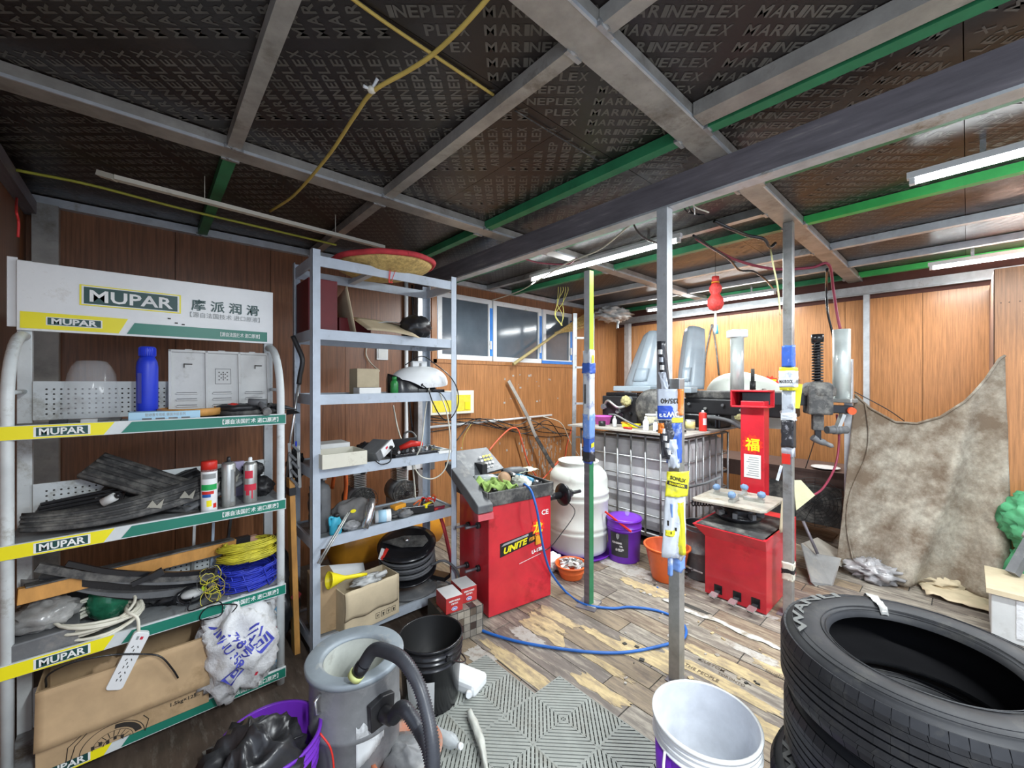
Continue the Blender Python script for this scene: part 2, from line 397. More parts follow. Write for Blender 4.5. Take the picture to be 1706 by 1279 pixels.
for k in range(120):
    p = onY(rf.uniform(868, 935), rf.uniform(735, 800), YW); wl.b2((p.x, YW-.002, p.z), (p.x+rf.uniform(.004, .014), YW+.001, p.z+rf.uniform(.02, .10)), wscr)
struct('wall_left', wl)
def window(n, x0, x1, opening):
    b = B(); f = .055; y = YW-.005
    for lo, hi in (((x0, y, WZ0), (x1, y+.05, WZ0+f)), ((x0, y, WZ1-f), (x1, y+.05, WZ1)), ((x0, y, WZ0+f), (x0+f, y+.05, WZ1-f)), ((x1-f, y, WZ0+f), (x1, y+.05, WZ1-f))): b.b2(lo, hi, white)
    b.box((x1-.03, y-.012, 2.05), (.02, .02, .10), white)
    r = struct('window_%d' % n, b)
    g = B(); g.b2((x0+f-.005, y+.02, WZ0+f-.005), (x1-f+.005, y+.028, WZ1-f+.005), glassm); g.build('pane', r)
    if opening:
        t = B(); bt = mat('blue_masking_tape', (.04, .22, .66), .5)
        t.b2((x1-.035, y-.003, WZ0+.06), (x1+.01, y, WZ1-.1), bt)
        if n == 3: t.b2((x0-.03, y-.003, WZ0+.0), (x1+.02, y, WZ0+.04), bt)
        t.build('tape', r)
for n, (a, b_) in enumerate(WIN): window(n+1, a, b_, True)
ba = B(); ba.b2((2.2, YW+.35, 1.6), (4.8, YW+.38, 2.8), mat('dark_outdoor_hoarding', (.03, .035, .045), .5, 0, .4, 3)); struct('wall_outside', ba)
# right wall (plane x = XR)
wr = B(); ZR = 2.50
def wally(b, y0, y1, z0, z1, x, m, step=.61, off=0):
    b.b2((x+.012, y0, z0), (x+.04, y1, z1), wood_g); y = math.floor((y0-off)/step)*step+off
    while y < y1:
        a, c = max(y, y0), min(y+step-.004, y1)
        if c-a > .01: b.b2((x, a, z0), (x+.02, c, z1), m)
        y += step
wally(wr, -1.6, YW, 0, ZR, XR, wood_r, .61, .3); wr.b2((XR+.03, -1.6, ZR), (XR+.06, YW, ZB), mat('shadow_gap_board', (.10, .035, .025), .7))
struct('wall_right', wr)
# protruding boxed-in partition at the right
pw = B(); pw.b2((4.84, -1.6, 0), (XR-.005, -.135, 2.46), mdfm); wally(pw, -1.6, -.135, 0, 2.46, 4.80, wood_r, .61, -.135-.61*3)
for y in (-.17, -.21, -.26): pw.box((4.798, y, 2.2), (.003, .006, .006), ink)
struct('wall_partition', pw)
we = B(); we.b2((XL-.03, .9, 0), (XL, YW, ZB), wood_l); struct('wall_end', we)
# ceiling boards with their printed word, turned 45 degrees to the frame
ce = B(); bs = 1.22
fd = (FV.normalized()); rd = (RV.normalized())
def clipbox(x, y, x0, x1, y0, y1, mg=.0): return x0+mg < x < x1-mg and y0+mg < y < y1-mg
ceil_text = B()
for j, y0 in enumerate((-1.21, .01, 1.23, 2.45, 3.67)):
    for i in range(4):
        x0 = -.62+i*2.44-(0.0 if j % 2 else .4); x1 = min(x0+2.438, XR+.05); x0 = max(x0, XL-.03); y1 = min(y0+1.217, YW+.03)
        if x1 <= x0: continue
        ce.b2((x0, y0, ZB), (x1, y1, ZB+.015), board_dk if (x0 < 2.2 or (i+j) % 3 == 0) else board_rd)
        cols = (j % 2 == 0)  # text along the view direction or across it
        ex, ey = (fd*-1, rd*-1) if cols else (rd, fd*-1)
        for a in range(-9, 10):
            for b_ in range(-30, 31):
                o0 = ex*(a*.43)+ey*(b_*.068)+V((math.floor(((x0+x1)/2)/.43)*.43, (y0+y1)/2, 0)); k0 = 0
                for ch, wd_ in zip('MARINEPLEX', (.047, .044, .042, .020, .043, .038, .039, .035, .038, .040)):
                    o = o0+ex*k0; cq = o+ex*wd_*.5+ey*.022; k0 += wd_
                    if clipbox(cq.x, cq.y, x0, x1, y0, y1, .028) and (cq-FV*1.2).length < 5.2 and cq.dot(FV) > .3:
                        o.z = ZB-.0012; ceil_text.text(ch, .060, o, ex, ey, prnt, .0014, 1., w=wd_*.86)
ce.b2((XL-.03, -1.21, ZB+.02), (XR+.05, YW+.03, ZB+.03), wood_g)
c_ = struct('ceiling', ce)
tx = ceil_text.build('board_print', c_)
# steel roof frame
def trim(n, b, bev=0): struct('trim_%d' % n, b, bev)
n_ = 1
def rafter(y0, y1, x0, x1, m):
    global n_
    b = B(); b.b2((x0, y0, 2.70), (x1, y1, 2.755), m); b.b2((x0, y0-.002, 2.6985), (x1, y0+.006, 2.712), steelw); trim(n_, b); n_ += 1
rafter(.76, .88, XL, XR, steelb); rafter(2.31, 2.42, XL, XR, steelb); rafter(-.95, -.83, XL, XR, steelb)
b = B(); b.b2((2.08, -1.2, 2.545), (2.15, YW, 2.698), steeld); b.b2((2.076, -1.2, 2.540), (2.154, YW, 2.552), steelw); trim(n_, b); n_ += 1   # the dark main beam
JX = [(.275, steelb), (1.04, steelb), (1.80, green_p), (2.50, green_p), (3.40, green_p), (4.22, steelw), (4.98, steelw), (5.55, green_p), (3.0, steel)]
for x, m in JX:
    for y0, y1 in ((-.83, .76), (.88, 2.31), (2.42, YW-.04)):
        mm = m
        if m is green_p and y0 < 0 and x > 3: mm = greenb
        if abs(x-1.04) < .01 and y0 > 2: mm = steelb
        if abs(x-.275) < .01 and y0 > 2: mm = green_p
        if x == 3.0 and y0 < 0: continue
        b = B(); b.b2((x, y0+.002, 2.702), (x+.055, y1-.002, 2.755), mm)
        for e in (y0+.006, y1-.006): b.box((x+.027, e, 2.70), (.075, .016, .014), steel); b.tube([(x-.01, e, 2.715), (x+.02, e-.012, 2.695), (x+.06, e, 2.712)], .006, steel, 5)
        trim(n_, b); n_ += 1
b = B(); b.b2((1.68, -.83, 2.70), (1.775, .755, 2.757), steelb); trim(n_, b); n_ += 1
b = B(); b.b2((XL, YW-.05, 2.70), (XR, YW-.001, 2.752), steelw); trim(n_, b); n_ += 1
b = B(); b.b2((XR-.05, -1.2, 2.545), (XR-.001, YW-.052, 2.64), steelw); b.b2((XR-.052, -1.2, 2.55), (XR-.05, YW-.052, 2.56), steel); trim(n_, b); n_ += 1
b = B(); b.b2((XL+.001, 1.0, 2.62), (XL+.055, YW-.052, 2.695), steeld); trim(n_, b); n_ += 1
for (x, y, a, c, z1, m) in ((XL+.09, YW-.06, .11, .07, 2.695, steelb), (XR-.075, 3.62, .08, .08, 2.54, steelw), (XR-.045, .72, .05, .05, 2.54, steelw), (2.10, YW-.08, .09, .09, 2.53, steel), (5.72, 3.0, .05, .05, 2.54, steelw)):
    b = B(); b.box((x, y, z1/2), (a, c, z1), m); trim(n_, b); n_ += 1
# tube lamps
TL = ['lit tube lamp behind the front steel post, above the white barrel', 'lit tube lamp over the far right wall, behind the red gourd lantern', 'lit tube lamp at the upper right beside the bright green roof joist', 'lit tube lamp at the right edge close under the right wall rail', 'added fill tube lamp on the ceiling behind the camera, out of view']
for k, (x, y0, y1, z, P) in enumerate(TUBES):
    t = thing('tube_lamp', TL[k], 'lamp', (x, (y0+y1)/2, z), 0, 'ceiling tube lamps')  # the last one is the added unseen fill tube
    b = B(); b.b2((x-.018, y0-.01, z+.018), (x+.018, y1+.01, 2.70 if False else z+.05), white)
    b.build('fixture', t)
    b = B(); b.cyl((x, y0+.02, z), (x, y1-.02, z), .014, tubeE, 12); b.build('glass_tube', t)
    for e in (y0+.0, y1-.02): b = B(); b.box((x, e+.01, z+.004), (.03, .022, .036), white); b.build('end_cap', t)
    for e in (y0+.25, y1-.25): b = B(); b.b2((x-.004, e-.01, z+.05), (x+.004, e+.01, 2.757), silver); b.build('hanger', t)
# ================================================================= white display rack at the left
RY0, RY1 = 2.42, 2.76; RX0, RX1 = -.42, .545
SH = [(1.38, 1.435), (.93, .985), (.48, .535), (.04, .095)]
t = thing('display_rack', 'white steel display rack with yellow and green price strips and a header sign', 'rack', ((RX0+RX1)/2, (RY0+RY1)/2, 0))
for x in (RX0+.02, RX1-.02):
    z1 = 1.84
    b = B(); b.b2((x-.022, RY1-.035, 0), (x+.022, RY1, 2.13), rackw); b.build('post', t, bevel=.003)
    # front tube rises and curls back to the rear post
    b = B(); pts = [(x, RY0+.012, .0), (x, RY0+.012, 1.2), (x, RY0+.012, 1.5)]+[(x, RY0+.012+.27*(1-math.cos(a)), 1.5+.30*math.sin(a)) for a in [k*math.pi/2/10 for k in range(1, 11)]]+[(x, RY1-.03, 1.80)]
    b.tube(pts, .019, rackw, 12); b.tube([(x, RY0+.01, 1.56), (x, RY1-.02, 1.56)], .009, rackw, 8); b.build('front_tube', t)
SLOG = '【源自法国技术 进口原液】'
def strip(b, x0, x1, z0, z1, y, k=1.):
    L = x1-x0; h = z1-z0; e = .0012
    def fx(px): return x0+(px-7)/(468)*L    # fractions along the strip
    def P(poly, m, d): b.prism([(p, q) for p, q in poly], (0, y-d, 0), X1, Z1, -Y1, .0008, m)
    a, a2, a3, a4 = x0+L*.29, x0+L*.325, x0+L*.345, x0+L*.38
    P([(x0, z0), (a, z0), (a2, z1), (x0, z1)], yel, e)
    P([(a3, z0+h*.06), (x1, z0+h*.06), (x1, z1-h*.06), (a4, z1-h*.06)], sgreen, e)
    P([(x0+L*.09, z0+h*.12), (x0+L*.25, z0+h*.12), (x0+L*.25, z1-h*.12), (x0+L*.09, z1-h*.12)], inkw, e+.0008)
    P([(x0+L*.097, z0+h*.17), (x0+L*.243, z0+h*.17), (x0+L*.243, z1-h*.17), (x0+L*.097, z1-h*.17)], sdark, e+.0014)
    b.text('MUPAR', h*.72, (x0+L*.17, y-e-.0032, z0+h*.26), X1, Z1, inkw, h*.02, center=True, w=L*.13)
    b.text(SLOG, h*.5, (x0+L*.84, y-e-.0016, z0+h*.32), X1, Z1, inkw, .0004, center=True, w=L*.25)
def peg(b, x0, x1, z0, z1, y, hx=.022):
    b.b2((x0, y, z0), (x1, y+.006, z1), rackw); nx = int((x1-x0-.06)/hx); nz = int((z1-z0-.03)/hx)
    for i in range(nx):
        for j in range(nz):
            c = V((x0+.04+i*hx, y-.0006, z0+.025+j*hx)); b.add([c+V((math.cos(a)*.0042, 0, math.sin(a)*.0042)) for a in [k*math.pi/3 for k in range(6)]], [(0, 1, 2, 3, 4, 5)], ink)
for k, (z0, z1) in enumerate(SH):
    b = B(); zt = z1-.012
    b.b2((RX0, RY0, zt-.03), (RX1, RY1-.03, zt), greyshelfin); b.b2((RX0, RY0-.012, z0), (RX1, RY0, z1), rackw)
    s_ = b.build('shelf', t, bevel=.001)
    b = B(); strip(b, RX0+.003, RX1-.003, z0+.002, z1-.002, RY0-.012); b.build('price_strip', s_)
    if k < 4: b = B(); peg(b, RX0+.045, RX1-.045, z1, z1+.17, RY1-.045); b.build('pegboard', t)
b = B(); b.b2((RX0+.0, RY1-.05, 1.825), (RX1, RY1-.038, 2.125), white); b.b2((RX0-.03, RY1-.03, 1.84), (RX0, RY1-.02, 2.14), white)
h = b.build('header_sign', t, bevel=.002)
b = B(); y = RY1-.051; x0, x1 = RX0+.01, RX1-.03; L = x1-x0; z0 = 1.835
def P(poly, m, d): b.prism(poly, (0, y-d, 0), X1, Z1, -Y1, .0008, m)
P([(x0, z0), (x0+L*.33, z0), (x0+L*.365, z0+.072), (x0, z0+.072)], yel, .0006); P([(x0+L*.36, z0), (x1, z0), (x1, z0+.055), (x0+L*.39, z0+.055)], sgreen, .0006)
P([(x0+L*.08, z0+.018), (x0+L*.27, z0+.018), (x0+L*.27, z0+.055), (x0+L*.08, z0+.055)], inkw, .0014); P([(x0+L*.085, z0+.021), (x0+L*.265, z0+.021), (x0+L*.265, z0+.052), (x0+L*.085, z0+.052)], sdark, .002)
b.text('MUPAR', .035, (x0+L*.175, y-.0035, z0+.025), X1, Z1, inkw, .0012, center=True, w=L*.155)
P([(x0+L*.19, 1.955), (x0+L*.58, 1.955), (x0+L*.58, 2.05), (x0+L*.19, 2.05)], yel, .0006); P([(x0+L*.197, 1.96), (x0+L*.573, 1.96), (x0+L*.573, 2.045), (x0+L*.197, 2.045)], inkw, .0012)
P([(x0+L*.205, 1.964), (x0+L*.565, 1.964), (x0+L*.565, 2.041), (x0+L*.205, 2.041)], sdark, .0018)
b.text('MUPAR', .075, (x0+L*.385, y-.0035, 1.976), X1, Z1, inkw, .0016, center=True, w=L*.32)
b.text('摩 派 润 滑', .062, (x0+L*.79, y-.002, 1.985), X1, Z1, sdark, .001, center=True, w=L*.33)
b.text(SLOG, .03, (x0+L*.79, y-.002, 1.945), X1, Z1, inkg, 0, center=True, w=L*.34)
for a, c in ((.53, 1.925), (.56, 1.905), (.59, 1.90)): b.box((x0+L*a, y-.001, c), (.012, .002, .006), ink)
b.text(SLOG, .025, (x0+L*.86, y-.002, z0+.018), X1, Z1, inkw, .0003, center=True, w=L*.2)
b.build('sign_print', h)
S1, S2, S3, S4 = [z1-.012 for z0, z1 in SH]
# --- top shelf things
b = B(); c = onY(153, 690, 2.60); b.lathe([(.012, .262), (.03, .263), (.05, .258), (.064, .235), (.072, .20), (.088, .12), (.092, .05), (.088, .0)][::-1], (c.x, 2.60, S1+.012), clear, 40, wob=.12)
t = thing('plastic_bottle', 'cut clear plastic bottle upside down on the top shelf of the white rack', 'bottle', (c.x, 2.6, S1)); b.build('shell', t)
b = B(); b.box((c.x, 2.60, S1+.007), (.19, .15, .012), blackd); b.box((c.x-.09, 2.52, S1+.012), (.05, .05, .02), black); b.box((c.x-.0, 2.49, S1+.012), (.05, .03, .02), lgrey); b.build('tray', t, bevel=.002)
t = thing('oil_bottle', 'tall blue plastic bottle standing on the top shelf under the header sign', 'bottle', (-.003, 2.60, S1))
b = B(); b.lathe([(.036, 0), (.040, .01), (.040, .25), (.037, .275), (.027, .30)], (-.003, 2.60, S1), blue, 32); b.build('body', t)
b = B(); b.lathe([(.027, .30), (.031, .301), (.031, .342), (.026, .347), (0, .347)], (-.003, 2.60, S1), blue, 24)
for k in range(24): a = k*math.pi/12; b.box((-.003+math.cos(a)*.031, 2.6+math.sin(a)*.031, S1+.322), (.003, .003, .036), blue, a)
b.build('cap', t)
b = B(); b.box((-.03, 2.5605, S1+.15), (.014, .002, .14), mat('label_ink_blue', (.01, .01, .2), .5)); b.build('level_window', t)
t = thing('flat_box', 'flat light blue carton lying at the front of the top shelf', 'box', (.065, 2.485, S1))
b = B(); b.b2((-.065, 2.435, S1), (.185, 2.535, S1+.045), bluel); b.build('carton', t, bevel=.002)
b = B(); b.text('制动液专用纸 德国涂层系列', .016, (.06, 2.4345, S1+.026), X1, Z1, inkg, .0002, center=True, w=.14)
for k in range(4): b.b2((-.02+k*.045, 2.4342, S1+.008), (.012+k*.045, 2.435, S1+.018), greyd)
b.build('carton_print', t)
# grey vent panel leaning on the pegboard
t = thing('vent_panel', 'light grey ribbed plastic panel in three bays leaning behind the top shelf', 'panel', (.29, 2.67, S1), math.radians(0))
R_ = Matrix.Rotation(math.radians(-7), 3, 'X'); b = B()
def pp(x, z, y=0): v = R_ @ V((0, y, z)); return V((.075+x, 2.635+v.y, S1+v.z))
def pbox(x0, x1, z0, z1, y0, y1, m):
    vs = [pp(x, z, y) for z in (z0, z1) for x, y in ((x0, y0), (x1, y0), (x1, y1), (x0, y1))]
    b.add(vs, [(3, 2, 1, 0), (4, 5, 6, 7), (0, 1, 5, 4), (1, 2, 6, 5), (2, 3, 7, 6), (3, 0, 4, 7)], m)
W_, H_ = .44, .345
pbox(0, W_, 0, H_, 0, .008, lgrey)
for a in (0, .148, .292, W_-.012): pbox(a, a+.012, 0, H_, -.012, 0, lgrey)
pbox(0, W_, H_-.012, H_, -.012, 0, lgrey); pbox(0, W_, 0, .01, -.012, 0, lgrey)
for a in (.08, .22, .36): pbox(a-.015, a+.015, H_, H_+.006, -.004, .006, lgrey)
for a in (.03, .178, .322):
    for k in range(4): pbox(a, a+.085, .02+k*.032, .028+k*.032, -.008, 0, lgrey); pbox(a+.002, a+.083, .029+k*.032, .032+k*.032, -.002, 0, greyd)
b.build('face', t, bevel=.002)
b = B()
for a in (.06, .37): pbox(a, a+.035, H_-.075, H_-.07, -.007, 0, ink); pbox(a, a+.004, H_-.09, H_-.07, -.007, 0, ink)
pbox(.19, .26, .17, .172, -.002, 0, greyd); pbox(.19, .26, .25, .252, -.002, 0, greyd); pbox(.19, .192, .17, .252, -.002, 0, greyd); pbox(.258, .26, .17, .252, -.002, 0, greyd)
for i in range(5):
    for j in range(5):
        if (i+j) % 2 == 0 or i == 2: pbox(.205+i*.009, .210+i*.009, .19+j*.010, .195+j*.010, -.002, 0, ink)
b.build('clip_slot', t)
t = thing('sanding_disc', 'round orange disc lying on the top shelf behind the light blue carton', 'disc', (.20, 2.57, S1))
b = B(); b.lathe([(.10, .0), (.125, .005), (.13, .038), (.12, .04), (.112, .012), (0, .012)], (.16, 2.575, S1+.012), plank_o, 40); b.build('dish', t); 
b = B(); b.lathe([(.09, 0), (.10, .004), (.10, .012), (0, .014)], (.16, 2.575, S1), black, 32); b.build('backing', t)
t = thing('steering_cover', 'black ring shaped part heaped on the right of the top shelf', 'car part', (.37, 2.56, S1))
b = B(); b.tube(arcpts((.36, 2.56, S1+.045), .085, 36, 0, .05, 1, .85), .018, black, 8, False); b.tube(arcpts((.37, 2.57, S1+.02), .10, 36, 0, .03, 1, .8), .017, blackd, 8, False); b.build('ring', t)
b = B(); b.blob((.37, 2.57, S1+.035), (.06, .05, .028), greyd, .3, 3, 4); b.blob((.33, 2.55, S1+.05), (.03, .03, .02), redp, .2, 3, 1); b.build('hub', t)
t = thing('hammer', 'black hammer lying on the top shelf with its round head over the front edge', 'hammer', (.42, 2.45, S1))
b = B(); b.tube([(.43, 2.56, S1+.07), (.44, 2.48, S1+.07), (.452, 2.405, S1+.035)], [.012, .014, .012], greyd, 10); b.build('handle', t)
b = B(); b.cyl((.39, 2.50, S1+.075), (.47, 2.475, S1+.07), .019, greyd, 14); b.cyl((.452, 2.405, S1+.035), (.456, 2.385, S1+.024), .02, greyd, 14); b.build('head', t)
b = B(); b.blob((.50, 2.53, S1+.03), (.06, .07, .03), blackd, .7, 4, 9, 24, 14, sharp=True); b.tube([(.49, 2.5, S1+.03), (.53, 2.45, S1+.05), (.60, 2.42, S1+.03)], [.02, .014, .003], black, 6); one('trim_clip', b, 'black broken trim scraps at the right end of the top shelf', 'car part')
# --- second shelf: black car trim pieces
def slab(name, label, C, sx, sy, rz, rx, ry, m, th=.012, ribs=4, group=None, bend=0):
    R = Matrix.Rotation(rz, 3, 'Z') @ Matrix.Rotation(ry, 3, 'Y') @ Matrix.Rotation(rx, 3, 'X'); C = V(C)
    t = thing(name, label, 'car part', C, 0, group); b = B()
    def f(i, j): x, y = (i-.5)*sx, (j-.5)*sy; return C+R @ V((x, y, bend*(x/sx*2)**2+.004*noise.noise(V((x*20, y*20, C.x)))))
    b.grid(f, 12, 5, m, th); b.build('panel', t)
    b = B()
    for k in range(ribs):
        y = (-.5+(k+.5)/ribs)*sy; b.tube([C+R @ V((x*sx, y, bend*(x*2)**2+.006)) for x in (-.48, -.24, 0, .24, .48)], .007, m, 5)
    b.build('rib', t); return t
slab('bumper_trim', 'big ribbed black plastic trim slab lying across the pile on the second shelf', (-.02, 2.60, S2+.17), .42, .15, math.radians(-25), math.radians(35), math.radians(24), blackd, .02, 4)
slab('bumper_trim', 'wide black trim plate slanting down at the middle of the second shelf pile', (.02, 2.61, S2+.075), .40, .16, math.radians(-15), math.radians(25), math.radians(14), blackd, .012, 3)
slab('bumper_trim', 'grey black triangular trim plate leaning up toward the spray cans', (.24, 2.58, S2+.095), .28, .15, math.radians(8), math.radians(30), math.radians(-22), greyd, .014, 2)
slab('bumper_trim', 'small black boxy trim part behind the middle of the second shelf pile', (.13, 2.67, S2+.15), .14, .08, math.radians(18), math.radians(15), math.radians(-18), black, .04, 1)
slab('bumper_trim', 'dusty black grille piece at the left end of the second shelf', (-.22, 2.60, S2+.09), .28, .16, math.radians(-8), math.radians(20), math.radians(-8), black, .012, 5)
t = thing('lip_spoiler', 'long curved black plastic bumper lip sweeping along the front of the second shelf', 'car part', (.0, 2.45, S2))
b = B()
def lip(i, j):
    x = -.38+.72*i; yb = 2.43+.16*abs(2*i-.75)**1.9*.55; z = S2+.028+.10*abs(i*1.05-.30)**1.7+j*(.06+.05*i); return V((x, yb+j*.055, z))
b.grid(lip, 40, 5, blackd, .01); b.build('blade', t)
b = B()
for k in range(3): b.tube([lip(i/24, .25+k*.25)+V((0, -.004, .003)) for i in range(25)], .006, blackd, 5)
b.build('rib', t)
W2 = mat('dusty_clip', (.33, .32, .27), .8, 0, .2, 9)
for i in (.52, .68, .82, .94):
    b = B(); p = lip(i, .45); b.prism([(0, 0), (.02, .03), (.035, .004), (.06, .03), (.05, -.012), (.025, -.004)], p+V((0, -.014, -.01)), X1, Z1, -Y1, .004, W2); b.build('clip', t)
t = thing('bulb_holder', 'small whitish lamp socket tucked in the black trim pile', 'car part', (.02, 2.44, S2+.10)); b = B(); p = onY(182, 832, 2.45); b.cyl(p+V((-.02, 0, -.01)), p+V((.02, -.01, .012)), .018, lgrey, 12); b.build('socket', t)
b = B(); b.cyl(p+V((.02, -.01, .012)), p+V((.035, -.015, .016)), .011, blackg, 10); b.build('bulb', t)
def spray(name, label, x, y, z, r, h, cap, body, deco, group='spray cans on the racks', h2=.0, rot=None):
    t = thing(name, label, 'spray can', (x, y, z), 0, group)
    b = B(); b.lathe([(r*.96, 0), (r, .004), (r, h*.84), (r*.93, h*.86)]+([] if h2 else [(r*.6, h*.9)]), (x, y, z), body, 28); b.build('can', t)
    b = B()
    if h2: b.lathe([(r*.93, h*.80+.001), (r*1.0, h*.80), (r*1.0, h*.985), (r*.9, h), (0, h)], (x, y, z), cap, 28)
    else: b.lathe([(r*.6, h*.9), (r*.3, h*.91), (r*.3, h*.97), (r*.22, h), (0, h)], (x, y, z), cap, 20)
    b.build('cap', t)
    for z0, z1, a0, a1, m in deco:
        n = 8; b = B()
        def f(i, j): a = a0+(a1-a0)*i; return V((x+math.cos(a)*(r+.0007), y+math.sin(a)*(r+.0007), z+h*(z0+(z1-z0)*j)))
        b.grid(f, n, 1, m); b.build('can_print', t)
    return t
FA = -math.pi/2-.1
gr_ = mat('print_green', (.02, .4, .1), .4); yl_ = yel
spray('spray_can', 'white spray can with a red cap on the second shelf of the white rack', .222, 2.465, S2, .033, .245, redp, white, [(.44, .55, FA-1.1, FA+1.1, gr_), (.66, .76, FA-.9, FA+.9, inkg), (.36, .42, FA-1, FA+.6, redp), (.12, .24, FA-.3, FA+.3, yl_), (.08, .17, FA+.5, FA+1, redp), (.3, .36, FA-.9, FA+.2, blueh)], h2=1)
spray('spray_can', 'plain silver spray can between two others on the second shelf', .305, 2.50, S2, .030, .25, black, alu, [(.1, .75, FA+.3, FA+.9, inkg), (.2, .7, FA+.9, FA+1.1, ink)])
spray('spray_can', 'silver spray can with red splash print, rightmost on the second shelf', .40, 2.51, S2, .031, .235, white, alu, [(.55, .72, FA-.9, FA+.3, inkr), (.28, .42, FA-1, FA+.9, inkr), (.18, .28, FA-.7, FA-.2, inkr), (.1, .28, FA+.1, FA+.3, inkr)])
b = B(); b.blob((.47, 2.62, S2+.05), (.06, .06, .05), black, .6, 4, 3, 24, 14, sharp=True); b.blob((.44, 2.67, S2+.14), (.05, .03, .04), black, .6, 4, 5, sharp=True); one('trim_scrap', b, 'crumpled black scrap behind the rightmost spray can', 'scrap')
b = B(); b.b2((.30, 2.685, S2), (.40, 2.705, S2+.19), mat('lilac_card', (.42, .38, .55), .6)); one('folded_card', b, 'lilac card standing behind the middle spray can', 'card')
# --- third shelf
t = thing('timber_plank', 'long orange pine plank lying slantwise over the third shelf', 'plank', (.0, 2.55, .73))
A_, C_ = onY(28, 994, 2.47), onY(398, 905, 2.66)
b = B(); b.bar(A_, C_, .03, .062, plank_o); b.build('timber', t, bevel=.002)
b = B(); d = (C_-A_).normalized(); b.bar(C_-d*.02, C_+d*.05, .033, .066, black); b.bar(C_+d*.05, C_+d*.09, .03, .05, mat('torn_red_label', (.5, .3, .22), .7)); b.bar(A_+d*.02+V((0, 0, .034)), C_-d*.03+V((0, 0, .034)), .05, .006, blackd); b.build('tape', t)
t = thing('wiper_blade_bundle', 'bundle of long black rubber wiper strips lying on the third shelf', 'wiper blades', (.0, 2.5, .62))
for k in range(7):
    b = B(); rr = random.Random(k); p0 = onY(62+rr.uniform(-10, 60), 938+k*6, 2.47+.01*k); p2 = onY(350+rr.uniform(-15, 15), 950+k*4.6, 2.50+.01*k); mid = (p0+p2)/2+V((0, 0, -.03-.004*k))
    q = spline([p0, p0.lerp(mid, .5)+V((0, 0, -.012)), mid, mid.lerp(p2, .5)+V((0, 0, -.008)), p2], 6)
    for u_, v_ in zip(q[:-1], q[1:]): b.bar(u_, v_, .016+.008*(k % 3), .020+.012*(k % 2), (blackg, blackd, greyd)[k % 3])
    b.build('rubber_strip', t)
b = B(); p = onY(250, 962, 2.455); b.bar(p+V((-.06, 0, -.012)), p+V((.02, 0, .012)), .012, .02, black); b.bar(p+V((.0, 0, .0)), p+V((.045, 0, .018)), .02, .03, black); b.build('connector', t)
p = onY(400, 970, 2.52)
def coil(name, label, C, R, r, turns, h, m, seed, tilt=0, cat='wire', group=None, extra=None, sq=.85):
    rr = random.Random(seed); b = B(); T_ = Matrix.Rotation(tilt, 3, 'X')
    pts = []
    N = 26
    for k in range(N*turns):
        a = 2*math.pi*k/N; tt = k/N; q = R*(1-.28*abs(math.sin(tt*2.3+seed)))*(1+rr.uniform(-.015, .015))
        p_ = T_ @ V((math.cos(a)*q, math.sin(a)*q*sq, h*((tt*.37) % 1)+rr.uniform(-.002, .002))); pts.append(V(C)+p_)
    b.tube(pts, r, m, 6); return b
S3b = S3
b = coil('w', '', (.40, 2.56, S3+.008), .14, .0035, 46, .105, wireb, 1); b.mats[0] = wireb; one('wire_coil', b, 'coil of blue wire on the right end of the third shelf, under the yellow wire', 'wire coil')
b = coil('w', '', (.405, 2.57, S3+.13), .145, .0035, 42, .10, wirey, 2, math.radians(-10)); one('wire_coil', b, 'coil of yellow wire lying on top of the blue wire coil', 'wire coil')
b = B()
rr = random.Random(5)
for k in range(16):
    c = onY(352+rr.uniform(-8, 14), 985+rr.uniform(-40, 15), 2.455); b.tube(arcpts(c, rr.uniform(.02, .045), 14, 0, .15, 1, 1, Matrix.Rotation(rr.uniform(1.2, 1.9), 3, 'X')), .0016, rr.choice([wirey, blackd, straw]), 4, False)
one('loose_wires', b, 'tangle of thin loose wire ends hanging beside the yellow and blue coils', 'wire')
b = B(); rr = random.Random(8); hc = onY(138, 1035, 2.50)
pts = []
for k in range(9*22):
    a = 2*math.pi*k/22+1.2; tt = k/22; q = .115*(1-.10*math.sin(tt*2.7)); T_ = Matrix.Rotation(math.radians(10+7*math.sin(tt*1.9)), 3, 'X') @ Matrix.Rotation(math.radians(6*math.cos(tt*2.1)), 3, 'Y')
    pts.append(V((-.155, 2.515, S3+.045))+T_ @ V((math.cos(a)*q*1.1, math.sin(a)*q*.85, .028*math.sin(tt*3.3)+.004*tt)))
tl = [pts[-1], (-.07, 2.43, S3+.085), (-.035, 2.39, S3+.06), (-.03, 2.383, S3-.005)]
t = thing('extension_cord', 'cream coloured coiled extension cord with a three socket power strip hanging off the shelf', 'extension cord', (-.15, 2.5, S3))
b.tube(pts+spline(tl, 5)[1:], .0062, wcable, 8); b.build('cable', t)
R_ = Matrix.Rotation(math.radians(24), 3, 'Y')
b = B(); cx = V((-.063, 2.386, S3-.105))
def ps(x, z, y=0): return cx+R_ @ V((x, y, z))
prof = []
for sx, sz, a0 in ((1, 1, 0), (-1, 1, math.pi/2), (-1, -1, math.pi), (1, -1, 3*math.pi/2)):
    for k in range(5): a = a0+k*math.pi/8; prof.append((sx*.016+math.cos(a)*.012, sz*.10+math.sin(a)*.012))
b.prism(prof, cx+R_ @ V((0, .012, 0)), R_ @ X1, R_ @ Z1, -Y1, .024, white); s_ = b.build('power_strip', t, bevel=.002)
b = B()
for z in (.045, -.005, -.055):
    for x, zz, a in ((-.009, .010, .5), (.009, .010, -.5), (0, -.004, 0), (-.006, -.018, 0), (.008, -.018, 0)): b.box(ps(x, z+zz, -.0125), (.003, .001, .009), ink, Matrix.Rotation(a+math.radians(24), 3, 'Y'))
